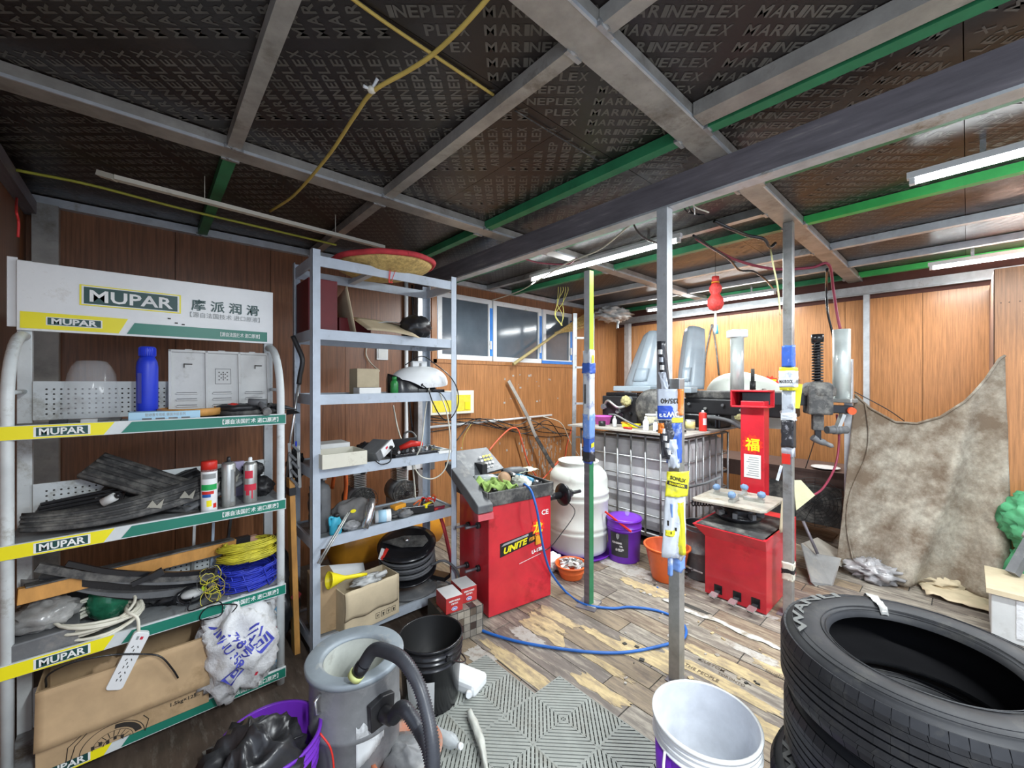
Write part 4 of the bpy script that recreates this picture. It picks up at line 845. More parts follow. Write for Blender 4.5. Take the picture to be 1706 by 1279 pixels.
# ================================================================= tyres at the right front
TC = V((1.641, .089, 0)); TH = .2125
def tyre(z, dx, dy, rz, label, detail=True):
    t = thing('car_tyre', label, 'tyre', (TC.x+dx, TC.y+dy, z), rz, 'stacked car tyres')
    R, r0 = .332, .205; h = TH-.002; c = V((TC.x+dx, TC.y+dy, z)); o = c
    prof = [(r0, .035), (r0+.004, .022), (r0+.02, .010), (.26, .003), (.29, .006), (.312, .018), (.325, .030), (R-.001, .044)]
    prof2 = [(a, h-b_) for a, b_ in prof]
    b = B(); N = 96
    b.lathe(prof, c, rubber, N); b.f.pop(); b.m.pop(); b.sm.pop(); b.f.pop(); b.m.pop(); b.sm.pop()
    b2_ = [(a, q) for a, q in prof2]; b.lathe(b2_, c, rubber, N); b.f.pop(); b.m.pop(); b.sm.pop(); b.f.pop(); b.m.pop(); b.sm.pop()
    for rr_, hh in ((.300, h-.0085), (.285, h-.005), (.225, h-.0075), (.213, h-.013)):
        b.tube([c+V((math.cos(a)*rr_, math.sin(a)*rr_, hh)) for a in [k*2*math.pi/96 for k in range(97)]], .0014, rubber, 5, False)
    b.build('sidewall', t)
    # liner: rim bead to bulging inner belly
    b = B(); b.lathe([(r0, .035), (r0+.02, .045), (.30, .06), (.312, h/2), (.30, h-.06), (r0+.02, h-.045), (r0, h-.035)], c, rubberd, 72)
    b.f.pop(); b.m.pop(); b.sm.pop(); b.f.pop(); b.m.pop(); b.sm.pop(); b.build('inner_liner', t)
    # tread: grooves around and lateral sipes
    b = B(); z0, z1 = .044, h-.044; W = z1-z0
    gr = [(0, .11), (.12, .28), (.33, .475), (.52, .665), (.71, .87), (.885, 1)]
    b.lathe([(R-.008, z0), (R-.008, z1)], c, rubberd, 96); b.f.pop(); b.m.pop(); b.sm.pop(); b.f.pop(); b.m.pop(); b.sm.pop()
    NB = 66
    for gi, (a0, a1) in enumerate(gr):
        for k in range(NB):
            sk = (.10, .35, .0, .0, -.35, -.10)[gi]; A0 = 2*math.pi*(k+.0)/NB; A1 = 2*math.pi*(k+.955 if gi in (0, 5) else k+.985)/NB
            vs = []
            for rad in (R-.009, R+.001):
                for (za, off) in ((a0, -sk/2), (a1, sk/2)):
                    for A in (A0, A1): a = A+off*2*math.pi/NB; vs.append(c+V((math.cos(a)*rad, math.sin(a)*rad, z0+W*za)))
            b.add(vs, [(4, 5, 7, 6), (0, 1, 5, 4), (2, 6, 7, 3), (0, 4, 6, 2), (1, 3, 7, 5)], rubber)
    for zz in (z0+.001, z1-.001):
        for k in range(NB):
            a = 2*math.pi*(k+.5)/NB; s_ = -1 if zz < h/2 else 1
            b.box(c+V((math.cos(a)*(R-.0095), math.sin(a)*(R-.0095), zz+s_*.010)), (.012, .029, .024), rubber, Matrix.Rotation(a, 3, 'Z') @ Matrix.Rotation(s_*-.35, 3, 'Y'))
    b.build('tread', t)
    # raised lettering on the sidewall
    b = B(); lm = mat('worn_sidewall_lettering', (.13, .135, .13), .55)
    def fn(u, v, a0=2.62): a = a0-u/.285; q = .272+v; return c+V((math.cos(a)*q, math.sin(a)*q, h-.0016+ -.05*max(0, q-.29)))
    b.text('WANLI', .040, None, None, None, lm, .0012, fn=lambda u, v: fn(u, v, math.radians(124)), w=.37)
    b.build('sidewall_lettering', t)
    return t
tt = tyre(0, .0, .0, .0, 'bottom tyre of the stack at the right front corner')
tyre(TH, -.035, .02, 1.3, 'second tyre from the floor, sticking out to the left of the stack')
tyre(TH*2, .012, -.006, 2.2, 'third tyre from the floor, right under the topmost tyre')
tp = tyre(TH*3, 0, 0, 0, 'topmost tyre of the stack with a clear tape strip over its sidewall')
b = B()
def tape(i, j):
    a = math.radians(27)+.05*(j-.5)*2; q = .203+.125*i; return V((TC.x+math.cos(a)*q, TC.y+math.sin(a)*q, TH*4-.002+.0015+.002*math.sin(i*20+j*3)-.0*i-(.03*max(0, i-.85)*5)-(.03*max(0, .12-i)*6)))
b.grid(tape, 18, 3, mat('clear_tape', (.45, .45, .43), .12, 0, .5, 30, None, 0, 3), .0008); b.build('tape', tp)
# ================================================================= buckets
def bucket(name, label, c, r, h, m, mi=None, rim=.004, taper=.86, ribs=((.80, .006), (.86, .006)), cat='bucket', group=None, inner=None, bail=None, rimm=None):
    t = thing(name, label, cat, c, 0, group); r0 = r*taper; mi = mi or m; b = B(); c = V(c)
    outer = [(0, .002), (r0, .002), (r0+.002, .01)]
    for f, w_ in ribs: rr_ = r0+(r-r0)*f; outer += [(rr_, h*f-.004), (rr_+w_, h*f-.002), (rr_+w_, h*f+.003), (rr_, h*f+.005)]
    outer += [(r, h-.012), (r+rim, h-.011), (r+rim, h), (r-.003, h)]
    ins = [(r-.004, h-.003), (r0-.001, .012), (0, .010)]
    b.lathe(outer+ins, c, m, 48, mfn=lambda i: (mi if i >= len(outer)-1 else ((rimm or m) if i >= len(outer)-4 else m))); b.build('body', t)
    if bail:
        b = B(); a0, drop, bm = bail; pts = []
        for k in range(17):
            q = math.pi*k/16; dx = math.cos(q); e = V((math.cos(a0), math.sin(a0), 0)); f2 = V((-math.sin(a0), math.cos(a0), 0)); pts.append(c+V((0, 0, h*.86))+e*dx*(r+.014)+(f2*math.sin(q)*(r+.02)+V((0, 0, -math.sin(q)*drop))))
        b.tube(pts, .004, bm, 8); 
        for s_ in (-1, 1): b.cyl(c+V((0, 0, h*.86))+e*s_*(r-.002), c+V((0, 0, h*.86))+e*s_*(r+.018), .010, m, 10)
        b.build('handle', t)
    return t
bm_ = G(0, 0) if False else None
# white and purple paint bucket at the front
wb = bucket('paint_bucket', 'tall open white bucket with a purple lower half beside the tyre stack', (1.418, .596, 0), .166, .462, white, mat('white_bucket_inside', (.62, .65, .70), .35), rim=.006, taper=.88, ribs=((.85, .008), (.90, .005), (.94, .004)))
b = B(); c = V((1.418, .596, 0)); b.lathe([(.1505, .03), (.1622, .385), (.1632, .385), (.1515, .03), (.1505, .03)], c, purple, 48); b.build('purple_sleeve', wb)
b = B(); b.lathe([(0, .0), (.10, .0), (.13, .001)], c+V((0, 0, .06)), mat('brown_residue', (.45, .30, .15), .6), 36, squash=.8); b.build('residue', wb)
b = B(); pts = spline([c+V((-.165, .06, .40)), c+V((-.20, .045, .36)), c+V((-.205, .02, .27)), c+V((-.195, -.02, .22)), c+V((-.19, -.06, .25)), c+V((-.18, -.09, .34))], 6); b.tube(pts, .0045, white, 8); b.cyl(c+V((-.202, .03, .30)), c+V((-.197, -.0, .24)), .008, redp, 10); b.build('handle', wb)
# black bucket
kb = bucket('black_bucket', 'open black bucket with a wire handle beside the grey vacuum drum', (1.067, 1.809, 0), .156, .335, blackg, mat('black_inside', (.008, .008, .008), .5), ribs=((.70, .005), (.80, .007), (.87, .007)), bail=(math.radians(-92), .13, blackg))
b = B(); c = V((1.067, 1.809, 0)); FAc = math.atan2(-c.y, -c.x)
b.grid(lambda i, j: V((c.x+math.cos(FAc-.75+.85*i)*(.1405+.0165*(.03+.2*j)/.335*1.0+.002+.012*j), c.y+math.sin(FAc-.75+.85*i)*(.1405+.0165*(.03+.2*j)/.335+.002+.012*j), .03+.17*j)), 12, 3, lgrey)
def lab(u, v, z, a0): q = .150; a = a0+u/q; return V((c.x+math.cos(a)*(q+.006+.03*(z-.1)), c.y+math.sin(a)*(q+.006+.03*(z-.1)), z+v))
b.text('20L', .03, None, None, None, ink, .001, fn=lambda u, v: lab(u, v, .07, FAc-.45)); b.text('润', .04, None, None, None, inkr, .0015, fn=lambda u, v: lab(u, v, .13, FAc-.5)); b.build('label', kb)
# purple bucket with bin bag
pb = bucket('purple_bucket', 'purple bucket with a black bin bag at the foot of the white rack', (.330, 1.690, 0), .165, .315, purple, ribs=((.6, .005), (.7, .005), (.80, .006), (.88, .006)), rim=.008)
t = thing('bin_bag', 'black bin bag slumped over the left half of the purple bucket', 'bag', (.26, 1.62, 0)); b = B(); b.blob((.255, 1.625, .205), (.185, .165, .215), bagblk, .32, 2.4, 21, 44, 30, flat=-.20, sharp=True); b.build('bag_film', t)
b = B(); b.grid(lambda i, j: V((.20+.22*i, 1.60+.16*j+.02*noise.noise(V((i*5, j*5, 0))), .33-.02*(i-.5)**2+.03*noise.noise(V((i*4, j*4, 3)))-.08*j)), 18, 10, bagblk, .004); b.build('bag_mouth', t)
b = B(); b.tube(spline([(.475, 1.60, .30), (.505, 1.57, .24), (.512, 1.56, .14), (.495, 1.555, .06), (.46, 1.55, .03)], 6), .0035, redp, 6); b.box((.47, 1.555, .03), (.07, .02, .008), redp, .5); one('red_string', b, 'red cord trailing down the right side of the purple bucket', 'cord')
b = B(); b.box((.535, 1.60, .05), (.03, .10, .09), blackg, .5); b.box((.522, 1.575, .06), (.012, .03, .05), lgrey, .5); one('black_box', b, 'small black box between the purple bucket and the grey drum', 'box', bevel=.004)
# vacuum drum
vc = V((.654, 1.722, 0)); t = thing('vacuum_cleaner', 'dusty grey vacuum drum without lid, two ribbed black hoses plugged into it', 'vacuum', vc)
b = B(); R = .178
b.lathe([(0, .03), (R-.004, .03), (R, .04), (R, .215), (R+.004, .22), (R+.004, .235), (R, .24), (R, .415), (R+.004, .42), (R+.004, .435), (R, .44)], vc, drumg, 56); b.f.pop(); b.m.pop(); b.sm.pop(); b.build('drum', t)
b = B(); b.lathe([(R, .435), (R+.016, .437), (R+.018, .455), (R+.012, .462), (R-.02, .452), (R-.035, .458), (R-.05, .448), (R-.052, .43), (R-.03, .43), (R, .435)], vc, rimg, 56); b.build('rim', t)
b = B(); b.lathe([(R-.052, .44), (R-.060, .30), (R-.075, .12), (0, .10)], vc, mat('pale_filter_liner', (.46, .48, .44), .7, 0, .15, 8, (.3, .3, .27), .3, 5), 48, cap=False); b.build('liner', t)
cd_ = (V((0, 0, 0))-V((vc.x, vc.y, 0))).normalized(); sd_ = V((RV.x, RV.y, 0)).normalized()
pa = (sd_*.62+cd_*.78).normalized(); pc = vc+pa*(R+.004)+V((0, 0, .305)); ts = Z1.cross(pa)
b = B(); b.prism([(-.05, -.05), (.05, -.05), (.055, .05), (.0, .065), (-.055, .05)], pc-pa*.01, ts, Z1, pa, .028, black); b.cyl(pc+pa*.015, pc+pa*.05+sd_*.02, .030, black, 20); b.build('inlet', t, bevel=.004)
def ribhose(p, r=.024, m=black, pitch=.0085):
    b = B(); L = [0]; 
    for a, c in zip(p[:-1], p[1:]): L.append(L[-1]+(c-a).length)
    n = int(L[-1]/pitch)*2; pts, rs = [], []; j = 0
    for k in range(n+1):
        s_ = L[-1]*k/n
        while j < len(L)-2 and L[j+1] < s_: j += 1
        f = (s_-L[j])/max(1e-6, L[j+1]-L[j]); pts.append(p[j].lerp(p[j+1], min(1, f))); rs.append(r if k % 2 else r*.80)
    b.tube(pts, rs, m, 14); return b
hp = spline([D(602, 1100, 1.55)+V((0, 0, -.03)), D(622, 1088, 1.53)+V((0, 0, .01)), D(645, 1085, 1.48), D(672, 1100, 1.43), D(697, 1140, 1.38), D(712, 1190, 1.34), D(720, 1240, 1.30), D(722, 1300, 1.27), D(724, 1380, 1.22)], 10)
ribhose(hp, .0245, mat('blue_black_hose', (.05, .053, .062), .38, 0, .2, 12)).build('hose', t)
e0 = pc+pa*.05+sd_*.02
hp2 = spline([e0, D(672, 1180, 1.49), D(697, 1212, 1.46), D(712, 1240, 1.42), D(722, 1290, 1.38), D(726, 1370, 1.30)], 10)
ribhose(hp2, .027, mat('blue_black_hose', (.05, .053, .062), .38, 0, .2, 12)).build('hose', t)
b = B(); q = hp[0]; b.cyl(q+V((-.012, .01, -.02)), q+(hp[4]-q)*.6, .027, blackg, 18); b.build('hose_end', t); b = B(); b.cyl(q+V((-.02, .016, -.034)), q+V((-.010, .009, -.016)), .029, mat('pale_yellow_ring', (.6, .65, .25), .5), 20); b.build('nozzle_ring', t)
b = B(); a_ = math.radians(205); p = vc+V((math.cos(a_)*(R+.004), math.sin(a_)*(R+.004), .40)); b.tube([p+V((0, 0, .01)), p+V((-.02, -.01, 0)), p+V((-.018, -.01, -.05)), p+V((0, 0, -.06))], .005, silver, 8); b.build('latch', t)
b = B(); b.lathe([(R+.0015, .12), (R+.0015, .19)], vc, drumg, 8) if False else None
def peel(i, j): a = math.atan2(pa.y, pa.x)-.52+.62*i; z = .17+.115*j*(1-.15*i)-.05*(1-i)*(1-j)+.02*noise.noise(V((i*6, j*4, 1))); return vc+V((math.cos(a)*(R+.0022), math.sin(a)*(R+.0022), z if j > .5 else z+.02*i))
b = B(); b.grid(peel, 16, 4, mat('torn_white_label', (.62, .64, .64), .5, 0, .1, 9, (.3, .3, .3), .3, 8), .0008); b.build('torn_label', t)
# basin hidden behind the vacuum and small things round it
b = B(); b.lathe([(0, 0), (.09, 0), (.10, .01), (.135, .10), (.145, .105), (.145, .112), (.128, .108), (.09, .012), (0, .012)], (.79, 1.53, 0), mat('dusty_terracotta', (.42, .14, .07), .6, 0, .3, 6, (.3, .27, .23), .5, 4), 40); b = b; t = thing('clay_basin', 'dusty orange basin half hidden under the vacuum hoses', 'basin', (.79, 1.53, 0)); b.build('bowl', t)
b = B(); b.blob((.79, 1.53, .07), (.11, .11, .04), drumg, .3, 4, 2); b.build('dust', t)
t = thing('water_bottle', 'crushed clear plastic bottle on the mat by the hoses', 'bottle', (.97, 1.555, 0)); b = B(); b.lathe([(.02, 0), (.026, .01), (.024, .05), (.028, .09), (.024, .12), (.011, .15), (.011, .165)], (.955, 1.61, .03), mat('clear_bottle', (.62, .66, .68), .1, 0, .2, 9, alpha=.55), 20, ax=V((.25, -.9, .05)), wob=.3); b.build('shell', t)
b = B(); b.cyl((.997, 1.458, .04), (1.001, 1.442, .041), .0125, white, 14); b.build('cap', t)
t = thing('jerrycan', 'white plastic canister lying behind the black bucket', 'canister', (1.26, 1.73, 0)); b = B(); R_ = Matrix.Rotation(.35, 3, 'Z'); b.box((1.245, 1.775, .035), (.13, .22, .066), white, R_); b.build('can_body', t, bevel=.02)
b = B(); b.cyl((1.20, 1.672, .04), (1.193, 1.655, .04), .016, white, 16); b.build('cap', t)
b = B(); rr = random.Random(3)
p0, p1, p2 = G(782, 1188, .02), G(800, 1235, .03), G(812, 1300, .02)
q = spline([p0, p1, p2], 12); sdv = V((.7, -.6, 0))
b.grid(lambda i, j: q[min(len(q)-1, int(i*(len(q)-1)))]+sdv*(.034*(j-.5)*(1+.35*math.sin(i*5)))+V((0, 0, .012*math.sin(j*math.pi)+.012*noise.noise(V((i*9, j*2, 0)))+.01)), 24, 4, mat('crumpled_wrapper', (.50, .51, .46), .45, 0, .15, 12), .002)
one('wrapper_strip', b, 'long pale crumpled wrapper strip lying on the grid mat', 'wrapper')
# mosaic wrapped crate with two filter boxes on it
t = thing('mosaic_crate', 'crate covered in brown mosaic paper beside the red balancer', 'crate', (1.47, 2.20, 0))
R_ = Matrix.Rotation(math.radians(-8), 3, 'Z'); c = V((1.485, 2.215, .09)); b = B(); b.box(c, (.27, .26, .30-.12), matd, R_); b.build('core', t)
b = B(); mm = [mat('mosaic_%s' % n, v, .35, 0, .35, 12) for n, v in (('dark', (.05, .035, .03)), ('brown', (.13, .10, .075)), ('grey', (.22, .20, .17)), ('tan', (.30, .27, .22)))]
rr = random.Random(4); s_ = .044
for i in range(6):
    for k in range(4):
        b.box(c+R_ @ V((-.135+s_*(i+.5), -.1305, -.088+s_*(k+.5))), (s_-.003, .003, s_-.003), rr.choice(mm), R_); b.box(c+R_ @ V((.1365, -.128+s_*(i+.5)*.97, -.088+s_*(k+.5))), (.003, s_*.97-.003, s_-.003), rr.choice(mm), R_); 
        b.box(c+R_ @ V((-.135+s_*(i+.5), -.13+s_*(k+.5)*1.4, .0915)), (s_-.003, s_*1.4-.003, .003), rr.choice(mm), R_)
b.build('mosaic_cover', t)
for k, (dx, dy, lab_) in enumerate(((-.062, -.045, 'red and white filter box on the mosaic crate, nearer the black bucket'), (.068, .01, 'red filter box with an open grey lid against the red balancer'))):
    t = thing('filter_box', lab_, 'box', c+R_ @ V((dx, dy, .095)), math.radians(-8), 'filter boxes on the mosaic crate'); cc = c+R_ @ V((dx, dy, .095+.048)); b = B(); b.box(cc, (.112, .15, .094), mat('filter_box_red', (.45, .03, .03), .45), R_); b.box(cc+V((0, 0, .0475)), (.11, .148, .002), whitep if k == 0 else lgrey, R_); b.build('carton', t, bevel=.001)
    b = B(); ex = R_ @ X1; b.text('GREAN HOUSE' if False else 'GREEN WORLD', .014, cc+R_ @ V((0, -.0765, .02)), ex, Z1, inkw, .0006, center=True, w=.075); b.text('滤清器系列', .012, cc+R_ @ V((0, -.0765, .002)), ex, Z1, inkw, .0003, center=True, w=.045)
    for rad, m_ in ((.020, inkw), (.017, inkb)): b.prism([(math.cos(a)*rad, math.sin(a)*rad*.6) for a in [q*math.pi/10 for q in range(20)]], cc+R_ @ V((0, -.0755-.0006*(rad < .02), -.024)), ex, Z1, R_ @ -Y1, .0006, m_)
    b.text('SRC', .014, cc+R_ @ V((0, -.0775, -.029)), ex, Z1, inkw, .0005, center=True); b.build('carton_print', t)
# wooden bar and shovel between the racks
t = thing('timber_post', 'upright orange timber board between the white rack and the grey shelving', 'board', (.66, 2.66, 0)); b = B(); b.bar((.655, 2.66, 0), (.635, 2.70, 1.03), .075, .03, plank_o, X1); b.build('board', t, bevel=.002)
b = B(); b.bar((.638, 2.695, .93), (.636, 2.697, .975), .082, .036, black, X1); b.prism([(-.03, 0), (0, .045), (.03, 0), (0, -.045)], (.652, 2.645, .34), V((1, .1, 0)).normalized(), Z1, V((0, -1, 0)), .003, redd); b.build('strap', t)
t = thing('garden_shovel', 'curved black grip on a thin metal shaft, hanging left of the grey shelving', 'tool', (.63, 2.6, .8))
b = B(); b.tube(spline([D(488, 560, 2.45), D(497, 580, 2.45), D(504, 600, 2.45), D(500, 625, 2.45), D(498, 640, 2.45)], 5), .014, black, 10); b.build('grip', t); b = B(); b.tube([D(498, 640, 2.45), D(484, 730, 2.48), D(474, 830, 2.5)], .008, silver, 8); b.build('shaft', t)
b = B(); b.prism([(-.03, -.01), (.05, .0), (.012, .02), (-.03, .02)], D(487, 688, 2.44), RV, Z1, -FV, .01, black); b.build('hook', t)
t = thing('clamp_tool', 'grey and black ribbed clamp hanging beside the left post of the grey shelving', 'tool', (.63, 2.55, .8)); b = B(); rr = random.Random(2)
for k in range(5): a_ = D(484+rr.uniform(-3, 3), 740+k*14, 2.40); c_ = D(496+rr.uniform(-3, 3), 752+k*14, 2.42); b.bar(a_, c_, .03, .012, greyd)
b.bar(D(482, 738, 2.42), D(486, 812, 2.42), .012, .012, lgrey); b.bar(D(497, 742, 2.42), D(500, 812, 2.42), .012, .012, lgrey); b.build('body', t)
b = B(); b.blob(D(492, 775, 2.6), (.05, .05, .10), black, .5, 3, 4, sharp=True); b.build('cover', t)
b = B(); b.cyl(D(493, 735, 2.62), D(494, 760, 2.62), .006, blue, 8); b.cyl(D(493, 705, 2.62), D(493, 735, 2.62), .002, blackg, 5); b.build('screw', t)
# ================================================================= grid mat
def mat_tile(label, group, x, y):
    t = thing('floor_mat_tile', label, 'floor mat', (x, y, 0), 0, group); s_ = .396; N = 8; pit = s_/2/N; b = B(); hh = .014; w_ = pit*.50
    # ribs parallel to the two diagonals in four triangular quadrants, joined by a border and cross bars
    for sx in (-1, 1):
        for sy in (-1, 1):
            for k in range(1, 2*N):
                d = k*pit  # |x|+|y| = d clipped to tile
                lo = max(0, d-s_/2); hi = min(d, s_/2)
                if hi-lo < .006: continue
                b.bar((x+sx*lo, y+sy*(d-lo), hh*.6), (x+sx*hi, y+sy*(d-hi), hh*.6), w_, hh*.75, matg)
                if k % 1 == 0:
                    n2 = max(1, int((hi-lo)/.018))
                    for q in range(n2):
                        f = lo+(hi-lo)*(q+.5)/n2; p = V((x+sx*f, y+sy*(d-f), hh*.35)); b.bar(p, p+V((sx, sy, 0))*pit*.5, .004, hh*.5, matg)
    for e in (-1, 1): b.box((x+e*s_/2, y, hh/2), (.005, s_, hh), matg); b.box((x, y+e*s_/2, hh/2), (s_, .005, hh), matg)
    b.box((x, y, hh/2), (.004, s_, hh), matg); b.box((x, y, hh/2), (s_, .004, hh), matg)
    b.v = [v-V((x, y, 0)) for v in b.v]; b.build('grid', t, local=True)
    b = B(); b.box((0, 0, .0022), (s_-.002, s_-.002, .002), matd); b.build('dirt_layer', t, local=True); return t
T0 = mat_tile('grey grid mat tile at the outer corner of the mat, nearest the white bucket', 'grid mat tiles', 1.46, 1.27)
tl_ = {(1.06, 1.27): 'grey grid mat tile next inwards, under the pale wrapper strip', (1.27, 1.67): 'grey grid mat tile reaching farthest toward the red balancer', (.87, 1.67): 'grey grid mat tile under the black bucket',
       (1.46, .87): 'grey grid mat tile left of the white and purple bucket', (1.06, .87): 'grey grid mat tile at the bottom edge of the picture', (.66, 1.27): 'grey grid mat tile under the ends of the hoses'}
for (x, y), l in tl_.items(): dup(T0, (x, y, 0), 0, l)
b = B(); b.box((1.1, 1.3, .0022), (.4, .4, .002), matd) if False else None
# ================================================================= steel posts with wrappers
def wrapbox(b, cx, cy, hw, z0, z1, m, off=.002, seed=0, tw=0, sides='all', jag=.02):
    # sleeve wrapped round a square post with crumples
    prof = [(-1, -1), (1, -1), (1, 1), (-1, 1)]
    def f(i, j):
        a = i*4; k = int(a) % 4; u = a-int(a); p, q = prof[k], prof[(k+1) % 4]; x = p[0]+(q[0]-p[0])*u; y = p[1]+(q[1]-p[1])*u
        n_ = off+.006*max(0, noise.noise(V((i*9+seed, j*6, seed)))); z = z0+(z1-z0)*j+(jag*noise.noise(V((i*6, seed, 1)))*(1 if j in (0, 1) else 0))
        return V((cx+x*(hw+n_), cy+y*(hw+n_), z))
    b.grid(f, 24, 10, m, .0006)
PR = [mat('wrap_%s' % n, c_, .35, 0, .12, 14, d_, .25, 11) for n, c_, d_ in (('white', (.66, .70, .74), (.2, .25, .5)), ('blue', (.05, .13, .5), (.6, .65, .75)), ('yellow', (.86, .80, .04), (.5, .5, .1)), ('black', (.03, .03, .035), (.5, .5, .55)), ('silver', (.48, .52, .58), (.1, .1, .15)), ('orange', (.82, .22, .03), (.9, .5, .3)), ('skyblue', (.2, .35, .75), (.7, .75, .85)))]
WW, WB, WY, WK, WS, WO, WU = PR
# post 1, nearest, in front of the white bucket
t = thing('support_post', 'nearest steel post, standing behind the white bucket, with tyre stickers wrapped round it', 'post', (2.11, 1.038, 0), 0, 'steel posts holding the roof')
b = B(); b.b2((2.085, 1.010, .0), (2.145, 1.070, 1.62), steel); b.b2((2.07, .995, 0), (2.16, 1.085, .006), steeld); b.build('lower_tube', t, bevel=.002)
b = B(); b.b2((2.060, 1.065, 1.50), (2.12, 1.125, 2.539), steelw); b.build('upper_tube', t, bevel=.002)
cx, cy, hw = 2.115, 1.040, .03; fx, fy = -Y1, X1
# visible faces: -X side (left in view) and -Y side (right in view)
def dec(b, face, u0, u1, z0, z1, m, off=.0015, sk=0, poly=None, cx=cx, cy=cy, hw=hw):
    if face == 'x': o, eu, nn = V((cx-hw-off, cy+hw, 0)), -Y1, -X1   # u from back(left) to front
    else: o, eu, nn = V((cx-hw, cy-hw-off, 0)), X1, -Y1
    W = 2*hw; pl = poly or [(u0*W, z0), (u1*W, z0+sk), (u1*W, z1+sk), (u0*W, z1)]
    b.prism(pl, o, eu, Z1, nn, .0006, m)
def dtx(b, face, s_, size, u, z, m, rot=0, off=.0032, w=None, bold=.0005, cx=cx, cy=cy, hw=hw):
    if face == 'x': o, eu, nn = V((cx-hw-off, cy+hw, 0)), -Y1, -X1
    else: o, eu, nn = V((cx-hw, cy-hw-off, 0)), X1, -Y1
    a = math.radians(rot); ex = eu*math.cos(a)+Z1*math.sin(a); ey = -eu*math.sin(a)+Z1*math.cos(a)
    b.text(s_, size, o+eu*u*2*hw+Z1*z, ex, ey, m, bold, w=w)
def card3(b, px0, px1, py0, py1, m, off, dep=2.09, wob=.006, seed=0, sk=0):   # a stiff sheet stuck to the two front faces of the post
    t0 = dep-off
    def f(i, j):
        p = D(px0+(px1-px0)*i+sk*(1-j), py1+(py0-py1)*j, t0); c = abs(i-.45)*2
        return p+FV*(.018*c*c+wob*noise.noise(V((i*5+seed, j*5, seed))))
    b.grid(f, 14, 12, m, .0012); return f
def ctext(b, f, s_, sz, i0, j0, W, H, m, flip=1, o=.0022):
    b.text(s_, sz, None, None, None, m, .0012, fn=lambda u, v: f(i0+flip*u/W, j0+flip*v/H)-FV*o)
zz = lambda py: CZ+(637-py)/678*2.16
b = B(); f = card3(b, 1097, 1141, 648, 702, WS, .0, seed=1, wob=.003); card3(b, 1097, 1133, 676, 698, mat('label_blue', (.02, .08, .5), .4), .0025, wob=.003, seed=1); card3(b, 1129, 1142, 648, 692, WO, .0035, wob=.003, seed=1); card3(b, 1113, 1141, 696, 704, WY, .0025, wob=.003, seed=1)
ctext(b, f, '235/40', .034, .80, .70, .135, .166, ink, -1); ctext(b, f, 'DW331', .038, .80, .30, .135, .166, inkw, -1, .005); b.build('tyre_label', t)
b = B(); card3(b, 1112, 1139, 702, 772, WB, -.003, seed=3, wob=.012); f = card3(b, 1099, 1126, 700, 765, WK, .006, seed=4, wob=.012, sk=6); card3(b, 1110, 1130, 732, 780, WS, .012, seed=6, wob=.014, sk=6); card3(b, 1098, 1110, 705, 722, WO, .010, seed=6, wob=.01)
for k in range(4): card3(b, 1103+k*3.2, 1111+k*3.2, 714+k*12, 722+k*12, inkw, .016, wob=.002)
b.build('blue_sleeve', t)
b = B(); f = card3(b, 1096, 1112, 568, 655, WK, .02, 2.13, seed=7, wob=.012, sk=8); 
for k in range(4): card3(b, 1098+k*1.5, 1106+k*1.5, 582+k*13, 590+k*13, (inkw, WS)[k % 2], .034, 2.13, wob=.002)
card3(b, 1098, 1113, 620, 650, WS, .03, 2.13, seed=9, wob=.012, sk=6); b.build('black_sleeve', t)
b = B(); wrapbox(b, cx, cy, hw, zz(930), zz(815), WW, .003, 9); f = card3(b, 1110, 1146, 812, 930, WW, .004, seed=12, wob=.012, sk=-6); card3(b, 1128, 1142, 838, 925, WY, .009, seed=14, wob=.01, sk=4); card3(b, 1110, 1130, 884, 894, WY, .010, seed=15, wob=.006); card3(b, 1117, 1124, 840, 862, WU, .010, wob=.002); card3(b, 1113, 1116, 868, 876, ink, .012, wob=.001); card3(b, 1126, 1129, 880, 885, ink, .014, wob=.001); card3(b, 1117, 1121, 886, 890, ink, .014, wob=.001); b.build('white_sleeve', t)
b = B(); f = card3(b, 1113, 1152, 786, 828, WY, .018, seed=18, wob=.010, sk=-3)
g = lambda i, j: f(i, j-.22*i+.12)-FV*.002
b.text('SONLIX', .026, None, None, None, ink, .001, fn=lambda u, v: g(.12+u/.125, .62+v/.13)-FV*.001, w=.085); b.grid(lambda i, j: g(.04+.9*i, .38+.16*j), 10, 1, ink); b.text('INNOVATION', .016, None, None, None, yel, .0006, fn=lambda u, v: g(.12+u/.125, .42+v/.13)-FV*.002, w=.08); b.build('yellow_flag', t)
b = B(); wrapbox(b, cx, cy, hw, zz(950), zz(928), WU, .002, 11); card3(b, 1114, 1124, 925, 960, WU, .003, wob=.004); b.build('blue_tape', t)
# post 2: green
g0 = G(981, 1008); cx2, cy2, h2 = 2.875, 1.90, .024; c2 = ray(981); c2 = c2*(2.93/ (1)) ; cx2, cy2 = c2.x, c2.y
t = thing('support_post', 'green painted post with a lime top and torn wrappers, behind the blue air hose', 'post', (cx2, cy2, 0), 0, 'steel posts holding the roof')
z2 = lambda py: CZ+(637-py)/678*2.93
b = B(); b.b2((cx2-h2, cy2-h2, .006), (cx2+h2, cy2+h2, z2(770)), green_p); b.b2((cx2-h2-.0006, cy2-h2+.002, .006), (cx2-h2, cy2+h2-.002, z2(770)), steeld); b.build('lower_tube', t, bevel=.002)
b = B(); b.b2((cx2-h2, cy2-h2, z2(770)), (cx2+h2, cy2+h2, 2.40), steelw); b.b2((cx2-h2+.001, cy2-h2-.0008, z2(582)), (cx2+h2-.001, cy2-h2, 2.40), lime); b.build('upper_tube', t)
b = B(); b.box((cx2, cy2, .004), (.16, .14, .008), steeld, .3); b.box((cx2+.02, cy2-.03, .010), (.10, .06, .006), wscr, .2); b.build('foot_plate', t)
